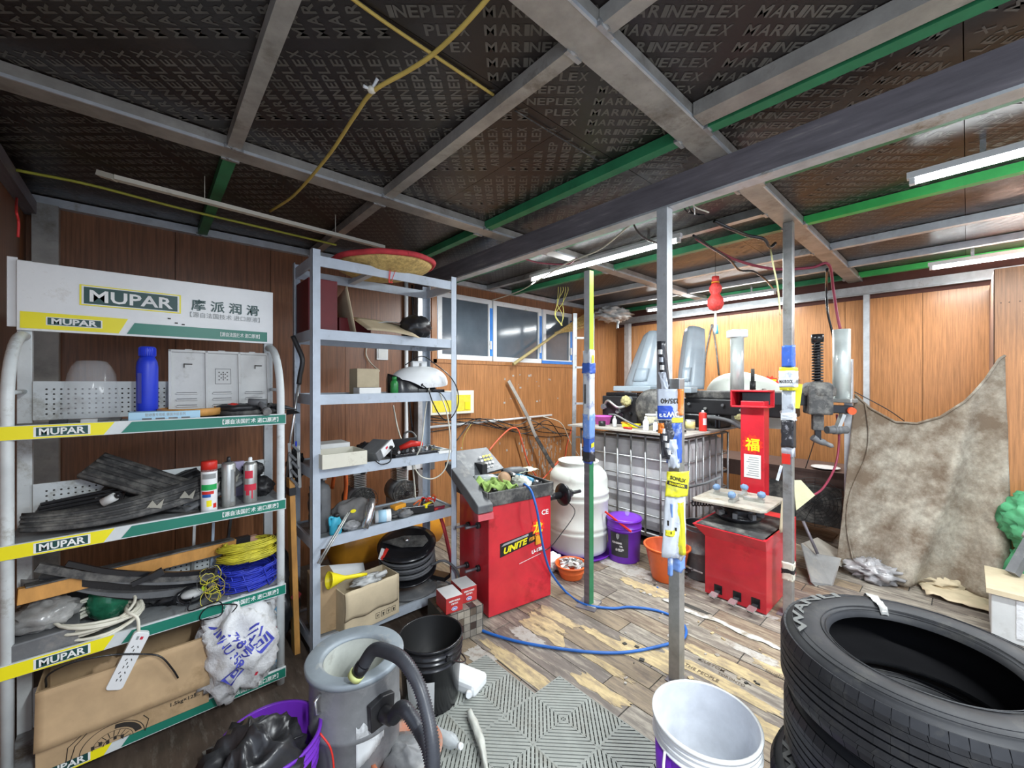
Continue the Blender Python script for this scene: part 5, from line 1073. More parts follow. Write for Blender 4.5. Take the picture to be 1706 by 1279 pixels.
b = B(); wrapbox(b, cx2, cy2, h2, z2(700), z2(585), WW, .005, 21); wrapbox(b, cx2, cy2, h2*1.05, z2(622), z2(605), WB, .008, 23); b.build('white_sleeve', t)
b = B(); wrapbox(b, cx2, cy2, h2, z2(730), z2(690), WU, .006, 22); b.build('blue_sleeve', t)
b = B(); wrapbox(b, cx2, cy2, h2, z2(770), z2(725), WB, .004, 24); wrapbox(b, cx2, cy2, h2, z2(768), z2(752), WK, .008, 25); b.build('dark_sleeve', t)
b = B(); dec(b, 'y', .2, .7, z2(605), z2(592), WY, .015, 0, cx=cx2, cy=cy2, hw=h2); b.build('paper_scrap', t); b = B(); dec(b, 'x', .2, .6, z2(672), z2(640), greyd, .014, 0, cx=cx2, cy=cy2, hw=h2); b.build('paper_scrap', t); b = B(); dec(b, 'y', .1, .8, z2(745), z2(738), WY, .012, .01, cx=cx2, cy=cy2, hw=h2); b.build('paper_scrap', t)
# post 3
cx3, cy3, h3 = 3.29, .82, .028; z3 = lambda py: CZ+(637-py)/678*2.8
t = thing('support_post', 'steel post beside the red tyre changer, wrapped in white and yellow stickers', 'post', (cx3, cy3, 0), 0, 'steel posts holding the roof')
b = B(); b.b2((cx3-h3, cy3-h3, 0), (cx3+h3, cy3+h3, 2.699), steel); b.box((cx3, cy3, .004), (.12, .12, .008), steeld); b.build('tube', t, bevel=.002)
b = B(); wrapbox(b, cx3, cy3, h3, z3(612), z3(575), WB, .004, 31); wrapbox(b, cx3, cy3, h3*1.25, z3(650), z3(612), WY, .008, 32, jag=.005); wrapbox(b, cx3, cy3, h3*1.3, z3(645), z3(618), WW, .0095, 33, jag=.004)
b.text('MAXROCK', .035, (cx3-.055, cy3-h3*1.3-.0215, z3(638)), X1, Z1, ink, .0012, w=.10); b.text('MAXROCK', .03, (cx3-h3*1.3-.0215, cy3+.04, z3(638)), -Y1, Z1, ink, .0012, w=.08); b.build('yellow_sleeve', t)
b = B(); wrapbox(b, cx3, cy3, h3, z3(760), z3(650), WS, .004, 34); wrapbox(b, cx3, cy3, h3, z3(745), z3(700), WK, .007, 35); wrapbox(b, cx3, cy3, h3, z3(700), z3(688), WW, .009, 36); b.build('silver_sleeve', t)
b = B(); b.b2((cx3-h3-.014, cy3-.02, z3(772)), (cx3-h3-.010, cy3+.03, z3(755)), redp); b.bar((cx3-h3-.02, cy3+.03, z3(775)), (cx3-h3-.04, cy3+.05, z3(800)), .03, .002, WW); b.bar((cx3+.02, cy3-h3-.012, z3(680)), (cx3+.06, cy3-h3-.02, z3(640)), .04, .002, WY); b.build('hanging_tag', t)
b = B(); wrapbox(b, cx3, cy3, h3, z3(965), z3(935), cream, .004, 37); wrapbox(b, cx3, cy3, h3, z3(953), z3(946), black, .006, 38); b.build('masking_tape', t)
# ================================================================= red wheel balancer
W0 = V((1.713, 2.152, 0)); WA = math.radians(-8); WR = Matrix.Rotation(WA, 3, 'Z'); wx, wy = WR @ X1, WR @ Y1
def wp(x, y, z): return W0+wx*x+wy*y+Z1*z
t = thing('wheel_balancer', 'red wheel balancing machine with a black tool tray and slanted keypad panel', 'machine', wp(.27, .22, 0), WA)
b = B(); b.box(wp(.27, .22, .385), (.54, .44, .75), red, WR); b.box(wp(.27, .22, .006), (.50, .40, .012), black, WR); b.build('cabinet', t, bevel=.006)
b = B(); c = wp(.27, .22, 0)
b.box(wp(.27, .22, .775), (.56, .46, .03), blackd, WR)
for x0, y0, dx, dy in ((.27, -.01, .56, .02), (.27, .45, .56, .02), (-.01, .22, .02, .46), (.55, .22, .02, .46)): b.box(wp(x0, y0, .81), (dx, dy, .095), blackd, WR)
b.build('tool_tray', t, bevel=.005)
b = B(); P_ = [wp(.0, .44, .86), wp(.33, .36, .93), wp(.30, .50, 1.075), wp(-.02, .50, 1.06)]
P_ = [wp(-.03, .33, .885), wp(.335, .33, .925), wp(.27, .49, 1.075), wp(-.03, .49, 1.07)]
nn = (P_[1]-P_[0]).cross(P_[3]-P_[0]).normalized()
b.add(P_+[p-nn*.03 for p in P_], [(0, 1, 2, 3), (7, 6, 5, 4), (0, 4, 5, 1), (1, 5, 6, 2), (2, 6, 7, 3), (3, 7, 4, 0)], mat('dusty_panel', (.13, .135, .14), .42, 0, .25, 7, (.25, .25, .24), .3, 6)); b.bar(wp(.13, .46, .84), wp(.13, .46, .98), .30, .05, black); s_ = b.build('keypad_panel', t, bevel=.003)
b = B(); eu = (P_[1]-P_[0]).normalized(); ev = nn.cross(eu)
for i in range(4):
    for j in range(3): m_ = yellow if (i > 0 and j < 2) else whitep; q = P_[0]+eu*(.215+.028*i-.010*(2-j)*0)+ev*(.075+.032*(2-j))+nn*.002; b.prism([(-.010, -.008), (.010, -.008), (.010, .008), (-.010, .008)], q, eu, ev, nn, .002, m_)
for i in range(3): q = P_[0]+eu*(.205+.035*i)+ev*.042+nn*.002; b.prism([(-.012, -.004), (.012, -.004), (.012, .004), (-.012, .004)], q, eu, ev, nn, .002, whitep)
b.build('keypad', s_)
b = B(); pr = [(-.02, .74), (-.06, .745), (-.06, .795), (.08, .865), (.42, 1.01), (.46, 1.00), (.46, .95), (.12, .80), (.02, .75)]
b.prism([(q, z) for q, z in pr], wp(-.115, 0, 0), wy, Z1, wx, .115, greyd); b.build('side_hood', t, bevel=.006)
b = B(); b.prism([(-.062, .74), (-.066, .70), (-.056, .70), (-.05, .74)], wp(-.115, 0, 0), wy, Z1, wx, .115, mat('faded_red', (.68, .12, .14), .5)); b.build('hood_lip', t)
b = B(); b.cyl(wp(.54, .12, .70), wp(.74, .12, .70), .028, blackg, 20); b.cyl(wp(.84, .12, .70), wp(.95, .12, .70), .014, black, 14); b.build('shaft', t)
b = B(); b.lathe([(.03, 0), (.05, .012), (.085, .02), (.09, .03), (.085, .045), (.05, .055), (.045, .075), (.03, .12), (.014, .125)], wp(.73, .12, .70), blackg, 36, ax=wx); b.build('flange', t)
for q in ((.13, .60), (.28, .56), (.13, .30), (.30, .26)):
    b = B(); p = wp(-.0, q[0], q[1]); b.cyl(p, p-wx*.02, .022, black, 16); b.cyl(p-wx*.02, p-wx*.11, .009, steeld, 12); b.build('peg', t)
def wd(poly, m, o=.001): b.prism(poly, wp(0, -o, 0), wx, Z1, -wy, .0006, m)
b = B(); wd([(.09, .395), (.455, .455), (.455, .53), (.09, .49)], blackg); wd([(.10, .468), (.33, .497), (.33, .512), (.12, .484)], mat('sticker_grey', (.35, .35, .36), .4), .002)
a = math.atan2(.06, .365); ex = wx*math.cos(a)+Z1*math.sin(a); ey = Z1
b.text('UNITE', .058, wp(.115, -.0035, .413), ex+V((0, 0, 0)), (ey+ex*.22), yellow, .0028, w=.20); b.text('优耐特', .03, wp(.335, -.0035, .455), ex, ey, orangey, .001, w=.09); b.build('name_sticker', t)
b = B(); b.text('U-120', .034, wp(.36, -.002, .358), ex, ey, inkw, .0018, w=.10); b.bar(wp(.25, -.002, .315), wp(.44, -.002, .345), .001, .003, inkw); b.text('CE', .05, wp(.45, -.002, .625), wx, Z1, inkw, .001, w=.065); b.build('white_lettering', t)
def fustick(b, o, ex, ez, nrm, r, txt='福'):
    b.prism([(math.cos(a)*r*(1 if k % 2 else .78), math.sin(a)*r*(1 if k % 2 else .78)) for k, a in enumerate([q*math.pi/12 for q in range(24)])], o, ex, ez, nrm, .0006, mat('sticker_red', (.8, .04, .02), .4))
    b.text(txt, r*1.35, o+nrm*.0015-ez*r*.55, ex, ez, yellow, r*.03, center=True)
b = B(); fustick(b, wp(.415, -.0022, .545), wx, Z1, -wy, .065, '龙'); b.b2(wp(.39, -.004, .42), wp(.45, -.003, .48), orangey); b.build('luck_sticker', t)
b = B(); b.tube(spline([wp(.76, .06, .66), wp(.78, .0, .58), wp(.60, -.03, .45), wp(.50, -.03, .38), wp(.42, -.012, .37)], 6), .0035, blackg, 6); b.build('thin_cable', t)
# things in its tray
ZT = .792
rr = random.Random(9)
b = B(); b.grid(lambda i, j: wp(.0+.26*i-.03*j, .02+.26*j, ZT+.05+.05*noise.noise(V((i*6, j*6, 2)))+.025*abs(math.sin(i*9+j*5))+.02*(1-i)), 36, 30, greenc, .006)
one('work_gloves', b, 'crumpled green cloth work gloves at the left of the balancer tray', 'gloves')
t = thing('cutter_wheel', 'brown toothed eraser wheel on a grinder lying in the balancer tray', 'tool', wp(.21, .20, ZT)); c = wp(.235, .17, ZT+.10); ax = (wp(0, 0, 0)-wp(.1, .45, -.3)).normalized()
b = B(); b.lathe([(.012, -.008), (.038, -.010), (.040, .010), (.012, .008)], c, mat('rubber_brown', (.33, .20, .11), .7), 32, ax=ax); D_, S_, U_ = frame(ax)
for k in range(22): a = k*2*math.pi/22; b.box(c+(S_*math.cos(a)+U_*math.sin(a))*.044, (.010, .007, .018), mat('rubber_brown', (.33, .20, .11), .7), Matrix((D_, S_*math.cos(a)+U_*math.sin(a), D_.cross(S_*math.cos(a)+U_*math.sin(a)))).transposed() @ Matrix.Rotation(math.pi/2, 3, 'Z'))
b.build('toothed_disc', t)
b = B(); b.cyl(c-ax*.02, c-ax*.06+V((0, 0, -.01)), .018, greyd, 14); b.build('grinder', t)
spray('spray_can', 'dark spray can with a red neck lying in the balancer tray', *wp(.30, .10, ZT+.03), .024, .13, redp, greyd, [])
sp_ = [o for o in COL.objects if o.name.startswith('spray_can')][-1]; sp_.rotation_euler = (math.radians(80), 0, math.radians(35)); sp_.location = wp(.245, .12, ZT+.03)
t = thing('water_bottle', 'crushed clear bottle lying behind the green gloves', 'bottle', wp(.15, .25, ZT+.03)); b = B(); b.lathe([(.02, 0), (.034, .01), (.034, .14), (.014, .18), (.014, .20)], wp(.05, .30, ZT+.085), mat('clear_bottle', (.62, .66, .68), .1, 0, .2, 9, alpha=.55), 20, ax=wx*.9-wy*.25, wob=.3); b.build('shell', t)
t = thing('air_gun', 'blue handled air ratchet at the end of the long blue hose', 'air tool', wp(.42, .18, ZT+.03)); a_, c_ = wp(.385, .24, ZT+.085), wp(.455, .10, ZT+.065); b = B(); b.tube([a_, a_.lerp(c_, .2), a_.lerp(c_, .8), c_], [.016, .021, .02, .014], mat('tool_blue', (.06, .22, .36), .4), 14); b.build('grip', t)
b = B(); b.cyl(a_, a_+(a_-c_)*.35+V((0, 0, .01)), .014, silver, 12); b.cyl(c_, c_+(c_-a_)*.25, .010, silver, 10); b.build('head', t)
b = B(); b.blob(wp(.37, .15, ZT+.05), (.06, .09, .05), mat('film_white', (.55, .57, .5), .3), .5, 4, 6, sharp=True); b.blob(wp(.34, .05, ZT+.035), (.07, .05, .02), lgrey, .6, 5, 9, sharp=True); one('plastic_scrap', b, 'crumpled whitish film in the middle of the balancer tray', 'plastic film')
t = thing('battery_drill', 'dusty black impact wrench lying at the back of the balancer tray', 'tool', wp(.43, .34, ZT)); b = B(); b.tube([wp(.34, .36, ZT+.09), wp(.42, .35, ZT+.095), wp(.50, .34, ZT+.09), wp(.54, .33, ZT+.085)], [.03, .035, .035, .025], greyd, 14); b.build('motor', t)
b = B(); b.bar(wp(.50, .34, ZT+.09), wp(.49, .28, ZT+.02), .035, .03, black); b.build('grip', t); b = B(); b.cyl(wp(.53, .335, ZT+.088), wp(.56, .325, ZT+.085), .02, blackg, 12); b.build('chuck', t)
b = B(); b.grid(lambda i, j: wp(.43+.11*i, .03+.16*j, ZT+.035+.025*abs(noise.noise(V((i*6, j*6, 8))))), 14, 10, black, .008); one('black_pouch', b, 'flat black pouch at the right corner of the balancer tray', 'pouch')
b = B(); b.grid(lambda i, j: wp(.46+.20*i, .30+.14*j, ZT+.078+.02*abs(noise.noise(V((i*5, j*6, 4))))+.012*i), 14, 8, mat('greenish_paper', (.50, .56, .42), .6), .003); one('greenish_paper', b, 'pale green paper hanging over the right edge of the balancer tray', 'paper')
b = B(); 
for k in range(26): b.box(wp(rr.uniform(.06, .5), rr.uniform(.03, .4), ZT+.012+rr.uniform(0, .02)), (rr.uniform(.01, .05), rr.uniform(.01, .03), .012), rr.choice([lgrey, greyd, whitep, black, alu]), rr.uniform(0, 3))
one('small_parts', b, 'loose wheel weights and scraps strewn over the bottom of the balancer tray', 'small parts', kind='stuff')
# air compressor behind the grey shelving
t = thing('air_compressor', 'orange air compressor with black fan guards behind the grey shelving', 'compressor', (1.5, 3.28, 0))
b = B(); b.tube([(1.02, 3.28, .46), (1.06, 3.28, .46), (1.10, 3.28, .46), (1.95, 3.28, .46), (1.99, 3.28, .46), (2.03, 3.28, .46)], [.05, .15, .19, .19, .15, .05], orangey, 40)
b.build('tank', t); b = B(); b.b2((1.15, 3.16, .64), (1.95, 3.40, .66), orangey); b.build('deck', t)
for x in (1.16, 1.88):
    for y in (3.17, 3.39): b = B(); b.bar((x, y, .13), (x, y, .40), .04, .03, black); b.build('leg', t)
def fan(c, r, ax):
    b = B(); D_, S_, U_ = frame(ax)
    for q in (.25, .5, .75, 1): b.tube([c+(S_*math.cos(a)+U_*math.sin(a))*r*q+ax*.01*(1-q) for a in [k*math.pi/16 for k in range(33)]], .0022, black, 5, False)
    for k in range(24): a = k*math.pi/12; b.tube([c+(S_*math.cos(a)+U_*math.sin(a))*r*.1, c+(S_*math.cos(a)+U_*math.sin(a))*r], .0018, black, 4)
    b.cyl(c-ax*.05, c-ax*.045, r*.98, blackd, 28); b.cyl(c-ax*.02, c+ax*.01, r*.14, black, 12); b.build('fan_guard', t)
for k, x in enumerate((1.26, 1.62)):
    b = B(); b.cyl((x, 3.20, .80), (x, 3.36, .80), .10, greyd, 28); b.box((x, 3.28, .70), (.16, .18, .08), greyd)
    for q in range(7): b.box((x, 3.28, .90+.014*q), (.10, .12, .006), alu)
    b.box((x+.0, 3.28, 1.005), (.11, .12, .02), alu); b.cyl((x+.02, 3.22, 1.0), (x+.02, 3.22, 1.03), .02, black, 12); b.build('pump', t)
    fan(V((x, 3.13, .80)), .105, V((0, -1, 0)))
b = B(); b.cyl((1.80, 3.24, .98), (1.80, 3.24, 1.06), .05, white, 20); b.box((1.72, 3.24, 1.02), (.14, .09, .09), white); b.box((1.86, 3.22, 1.0), (.10, .10, .09), greyd); b.build('air_filter', t, bevel=.004)
b = B(); b.tube(spline([(1.05, 3.24, .92), (1.06, 3.2, 1.04), (1.12, 3.18, 1.05), (1.13, 3.17, .95), (1.12, 3.17, .80)], 5), .014, orange, 8); b.build('copper_pipe', t)
t.location.z -= .13
# ================================================================= white barrel on a purple basin
bc_ = V((3.07, 2.48, 0)); t = thing('plastic_barrel', 'big white plastic barrel with an open narrow top, standing on a purple dish', 'barrel', bc_)
b = B(); R = .272
b.lathe([(0, .02), (R-.04, .02), (R-.01, .04), (R, .08), (R, .20), (R+.012, .21), (R+.012, .235), (R+.002, .24), (R+.002, .25), (R+.012, .26), (R+.012, .285), (R+.004, .295), (R+.006, .50), (R+.014, .51), (R+.014, .535), (R+.004, .54), (R+.004, .56), (R+.014, .57), (R+.014, .59), (R, .60), (R, .70), (R-.012, .745), (R-.05, .79), (.19, .815), (.185, .845), (.192, .85), (.192, .86), (.178, .86), (.17, .80), (.165, .5), (0, .45)], bc_, hdpe, 64); b.build('body', t)
b = B(); b.lathe([(0, .0), (R+.02, .0), (R+.05, .035), (R+.044, .035), (R+.015, .012), (0, .012)], bc_, purple, 56); one('purple_dish', b, 'flat purple dish under the white barrel', 'dish')
ob = bucket('trash_bowl', 'orange bowl heaped with white scraps between the balancer and the barrel', (2.60, 2.175, 0), .125, .115, orange, taper=.7, ribs=((.5, .001),), rim=.008, cat='bowl')
b = B(); rr = random.Random(6)
for k in range(75): a = rr.uniform(0, 6.28); q = .11*math.sqrt(rr.random()); b.box((2.60+math.cos(a)*q, 2.175+math.sin(a)*q, .085+rr.uniform(0, .05)*(1-q*5)+.01), (rr.uniform(.015, .045), rr.uniform(.012, .03), rr.uniform(.003, .012)), rr.choice([whitep, lgrey, wscr, greyd, alu]), Matrix.Rotation(rr.uniform(0, 3), 3, 'Z') @ Matrix.Rotation(rr.uniform(-1, 1), 3, 'X'))
one('scraps', b, 'heap of white and silver scraps filling the orange bowl', 'scraps', kind='stuff')
b = B(); b.blob((2.58, 2.38, .06), (.10, .08, .075), whitep, .5, 4, 3, sharp=True, flat=-.06); b.blob((2.47, 2.36, .05), (.06, .06, .06), lgrey, .5, 4, 5, sharp=True, flat=-.05); one('paper_heap', b, 'crumpled white paper on the floor behind the orange bowl', 'paper')
pk = bucket('purple_pail', 'purple paint pail with a black label and a red stick, beside the white barrel', (3.235, 2.085, 0), .152, .375, purple, ribs=((.76, .006), (.82, .008)), rim=.006, taper=.88); c = V((3.235, 2.085, 0))
b = B(); b.lathe([(.150, .372), (.154, .372), (.156, .380), (.12, .386), (.06, .386), (0, .384)], c, purple, 40); b.build('lid', pk)
b = B(); FAc = math.atan2(-c.y, -c.x)-.0; L0 = FAc+.1
def lf(i, j, o=.0022): a = L0+.15-1.15*(1-i); z = .06+.21*j; return c+V((math.cos(a)*(.1338+.018*z/.375+o), math.sin(a)*(.1338+.018*z/.375+o), z))
b.grid(lambda i, j: lf(1-i, j), 14, 4, mat('black_label', (.04, .04, .045), .5, 0, .3, 9))
for s_, i0, z_, sz in (('KENSEAR', .12, .55, .022), ('18L', .55, .42, .02), ('水性漆', .3, .25, .026)): b.text(s_, sz, None, None, None, inkw, .001, fn=lambda u, v: lf(i0+u/.165, z_+v/.21, .004))
b.prism([(-.015, .02), (0, .028), (.015, .02), (.012, -.01), (0, -.024), (-.012, -.01)], lf(.45, .85, .003), V((math.sin(L0-.5)*-1, math.cos(L0-.5), 0))*-1, Z1, V((math.cos(L0-.5), math.sin(L0-.5), 0)), .001, inkg); b.build('label', pk)
b = B(); b.bar(D(1008, 852, 3.66), D(1052, 886, 3.52), .016, .012, redp); one('red_stick', b, 'red flat stick lying across the purple pail lid', 'stick')
b = B(); b.blob(c+V((.02, -.02, .415)), (.02, .02, .03), clear, .3, 3, 2); one('clear_cup', b, 'small clear crumpled cup on the purple pail', 'cup')
rb = bucket('red_bucket', 'open orange red bucket between the nearest steel post and the cage tank', (3.17, 1.64, 0), .172, .27, orange, mat('orange_inside', (.55, .10, .03), .5), ribs=((.9, .002),), rim=.012, taper=.68)
# ================================================================= caged tank (IBC) with board and clutter
IX0, IX1, IY0, IY1, IH = 3.60, 4.62, 1.70, 2.92, 1.10
t = thing('cage_tank', 'grey plastic tank in a steel tube cage carrying a board full of machine parts', 'tank', ((IX0+IX1)/2, (IY0+IY1)/2, 0))
b = B(); b.b2((IX0+.03, IY0+.03, .15), (IX1-.03, IY1-.03, 1.03), ibcm); o = b.build('tank_body', t, bevel=.06)
b = B()
for k in range(3): y = IY0+.06+k*.5; b.b2((IX0+.01, y, 0), (IX1-.01, y+.1, .11), black)
b.b2((IX0, IY0, .11), (IX1, IY1, .135), steeld); b.build('pallet', t)
for z in (.145, .32, .50, .68, .86, 1.075):
    b = B(); e = .012; b.tube([(IX0, IY0+.05, z), (IX0, IY1-.05, z), (IX0+.05, IY1, z), (IX1-.05, IY1, z), (IX1, IY1-.05, z), (IX1, IY0+.05, z), (IX1-.05, IY0, z), (IX0+.05, IY0, z), (IX0, IY0+.05, z)], .010, steel, 8); b.build('cage_ring', t)
for x, y in [(IX0-.016, IY0+.06+k*.157) for k in range(8)]+[(IX0+.06+k*.15, IY0-.016) for k in range(7)]:
    b = B(); b.cyl((x, y, .13), (x, y, 1.08), .010, steel, 8); b.build('cage_bar', t)
for k in range(60): pass
b = B(); b.b2((3.50, 1.64, 1.112), (4.70, 2.98, 1.132), mat('dusty_board', (.40, .37, .33), .7, 0, .2, 7, (.2, .18, .16), .4, 7)); one('table_board', b, 'dusty board lying on the cage tank as a workbench', 'board', bevel=.002)
TB = 1.133
def tb(px, py, X): p = onX(px, py, X); return V((p.x, p.y, TB))
def simple(name, lab, cat, fn, bevel=0, group=None): b = B(); fn(b); return one(name, b, lab, cat, group, bevel)
p = tb(1004, 700, 3.80); t = thing('pink_basin', 'small bright pink basin on the workbench board', 'basin', p); b = B(); b.lathe([(0, 0), (.075, 0), (.095, .085), (.105, .088), (.105, .094), (.09, .092), (.07, .006), (0, .006)], p, pink, 40); b.build('bowl', t)
p = tb(1003, 706, 3.64); b = B(); b.lathe([(.036, 0), (.038, .05), (.034, .05), (.03, .01), (0, .01)], p, black, 24); one('black_cup', b, 'small black cup in front of the pink basin', 'cup')
def bot(name, lab, p, r, h, m, cm, nz=.4):
    t = thing(name, lab, 'bottle', p); b = B(); b.lathe([(r*.95, 0), (r, .004), (r, h*.62), (r*.55, h*.78), (r*.45, h*.82)], p, m, 22); b.build('body', t); b = B(); b.lathe([(r*.5, h*.80), (r*.5, h*.9), (r*nz, h), (0, h)], p, cm, 16); b.build('cap', t); return t
bot('spray_bottle', 'small grey nozzle bottle beside the pink basin', tb(1024, 705, 3.66), .024, .115, lgrey, lgrey, .2)
bot('white_bottle', 'white bottle with a blue foot near the nearest post', tb(1076, 712, 3.62), .028, .135, white, white)
t = thing('glass_jar', 'wide clear jar with tan contents on the workbench board', 'jar', tb(1086, 700, 3.78)); p = V(t.location); b = B(); b.lathe([(.068, 0), (.072, .005), (.072, .12), (.06, .13)], p, mat('jar_glass', (.45, .42, .30), .12, 0, .3, 8), 28); b.build('jar_body', t); b = B(); b.lathe([(.062, .13), (.064, .13), (.064, .15), (0, .152)], p, lgrey, 28); b.build('lid', t)
bot('white_bottle', 'small white bottle with a grey cap in front of the clear jar', tb(1092, 712, 3.64), .022, .11, white, greyd)
b = B(); p = tb(1052, 706, 3.75); b.box(p+V((0, 0, .02)), (.10, .17, .035), yellow, .3); b.box(p+V((-.03, .06, .045)), (.05, .06, .02), orangey, .1); one('yellow_tool', b, 'small yellow tool lying on the workbench board', 'tool', bevel=.005)
b = B(); p = tb(1045, 714, 3.58); b.tube([p+V((0, .04, .012)), p+V((0, -.05, .012))], .011, redp, 10); one('red_screwdriver', b, 'red handle lying at the front edge of the workbench board', 'tool')
p = tb(1170, 708, 4.12); p = D(1171, 716, 3.92); p.z = TB
spray('spray_can', 'red and white spray can standing on the workbench board right of the nearest post', p.x, p.y, TB, .036, .20, white, redp, [(.3, .62, 3.6, 4.6, whitep), (.5, .6, 3.3, 5, inkr)])
p = D(1150, 716, 4.0); p.z = TB; t = thing('paint_tin', 'small round tin with a yellow label left of the red spray can', 'tin', p); b = B(); b.lathe([(.045, 0), (.045, .10), (.04, .10), (.038, .095), (0, .095)], p, alu, 26); b.build('tin_body', t); b = B(); b.lathe([(.0456, .02), (.0456, .085)], p, mat('pale_yellow_label', (.7, .62, .25), .5), 26); b.build('label', t)
# black engine parts
def engine(name, lab, C, s, seed, extra=None):
    t = thing(name, lab, 'engine part', V((C[0], C[1], TB))); rr = random.Random(seed); b = B(); C = V(C)
    b.box(C+V((0, 0, s[2]*.45)), (s[0], s[1], s[2]*.9), black, .05)
    b.box(C+V((0, 0, s[2]*.95)), (s[0]*.8, s[1]*.9, s[2]*.12), blackg, .05); b.build('housing', t, bevel=.012)
    for k in range(6):
        b = B(); q = C+V((-s[0]*.5, rr.uniform(-.45, .45)*s[1], rr.uniform(.1, .9)*s[2])); r_ = rr.uniform(.02, .05); b.cyl(q+V((.02, 0, 0)), q-V((rr.uniform(.02, .06), 0, 0)), r_, rr.choice([blackg, greyd, black]), 18, r_*rr.uniform(.6, 1)); b.build('boss', t)
    b = B(); q = C+V((-s[0]*.52, 0, s[2]*.6)); pts = [q+V((0, s[1]*.4, 0)), q+V((-.05, s[1]*.2, .05)), q+V((-.05, -s[1]*.1, -.02)), q+V((-.01, -s[1]*.4, .03))]; b.tube(spline(pts, 6), .014, alu, 8); b.build('pipe', t)
    return t
p = onX(1047, 700, 4.15); engine('engine_block', 'black engine assembly at the left of the workbench board', (4.15, p.y, TB), (.42, .44, .35), 1)
b = B(); q = onX(1043, 668, 3.90); b.blob(q, (.03, .06, .055), mat('straw_bundle', (.42, .38, .18), .9, 0, .4, 30), .5, 6, 3, sharp=True); one('straw_bundle', b, 'small dry tuft tied to the black engine assembly', 'tuft')
p = onX(1092, 700, 3.98); t = thing('fan_motor', 'round black fan cover left of the nearest post', 'engine part', V((3.98, p.y, TB))); c = V((3.98, p.y, TB+.20)); b = B(); b.lathe([(.20, 0), (.20, .06), (.17, .09), (.06, .10), (0, .10)], c, blackd, 36, ax=V((-1, -.1, 0))); b.cyl(c, c+V((.3, 0, 0)), .15, black, 30); b.build('cover', t); b = B()
for k in range(20): a = k*math.pi/10; b.bar(c+V((-.088, math.cos(a)*.06, math.sin(a)*.06)), c+V((-.075, math.cos(a)*.17, math.sin(a)*.17)), .008, .012, blackg)
b.build('vent_rib', t)
b = B(); q0 = onX(1030, 690, 3.7); q0.z = TB+.05; q1 = onX(1070, 705, 3.66); q1.z = TB+.02; b.tube(spline([q0+V((0, .12, .07)), q0+V((0, .03, .07)), q0.lerp(q1, .5)+V((0, 0, .02)), q1, q1+V((0, -.12, .045)), q1+V((.03, -.25, .05))], 6), .010, greyd, 10); one('bent_pipe', b, 'bent thin metal pipe lying in front of the black engine assembly', 'pipe')
# long black car part on the right portion of the board
yb = [onX(1140, 700, 4.35).y, onX(1240, 700, 4.35).y]
t = thing('engine_block', 'long black engine part spanning the right half of the workbench board', 'engine part', (4.42, sum(yb)/2, TB)); b = B(); b.b2((4.30, 1.06, TB+.14), (4.64, 2.10, TB+.30), black); b.b2((4.33, 1.12, TB+.30), (4.62, 2.04, TB+.38), blackd); b.b2((4.26, 1.68, TB), (4.58, 2.04, TB+.14), blackg); b.b2((4.30, 1.66, TB), (4.60, 1.98, TB+.14), black); b.build('housing', t, bevel=.015)
b = B(); b.b2((4.245, 1.30, TB+.10), (4.262, 1.42, TB+.32), lgrey); b.b2((4.238, 1.308, TB+.11), (4.246, 1.412, TB+.31), black); b.build('framed_plate', t)
for k in range(6): b = B(); y = 1.12+k*.17; b.cyl((4.302, y, TB+.20+.04*(k % 2)), (4.27, y, TB+.20+.04*(k % 2)), .014, (alu, greyd)[k % 2], 12); b.build('bolt', t)
b = B(); b.tube(spline([(4.22, 1.80, TB+.12), (4.14, 1.62, TB+.12), (4.12, 1.50, TB+.10), (4.14, 1.42, TB+.05), (4.18, 1.34, TB+.04), (4.2, 1.27, TB+.06), (4.18, 1.24, TB+.14)], 7), .018, greyd, 12); b.tube(spline([(4.22, 1.24, TB+.16), (4.12, 1.20, TB+.20), (4.10, 1.27, TB+.21)], 5), .012, alu, 10); b.build('pipe', t)
b = B(); b.blob((4.24, 1.44, TB+.13), (.04, .06, .035), mat('straw_bundle', (.42, .38, .18), .9, 0, .4, 30), .5, 6, 5, sharp=True); one('straw_bundle', b, 'dry tuft caught on the long black engine part', 'tuft')
b = B(); 
rr = random.Random(31)
for k in range(24): b.box((rr.uniform(3.55, 4.1), rr.uniform(1.68, 2.0), TB+.008), (rr.uniform(.02, .10), rr.uniform(.01, .03), .014), rr.choice([lgrey, alu, greyd, black]), rr.uniform(0, 3))
one('small_parts', b, 'loose bolts and small wrenches strewn on the right of the workbench board', 'small parts', kind='stuff')
b = B(); b.bar((3.66, 1.72, TB+.02), (3.75, 1.95, TB+.02), .03, .02, black); one('black_knife', b, 'black flat tool lying near the right corner of the workbench board', 'tool')
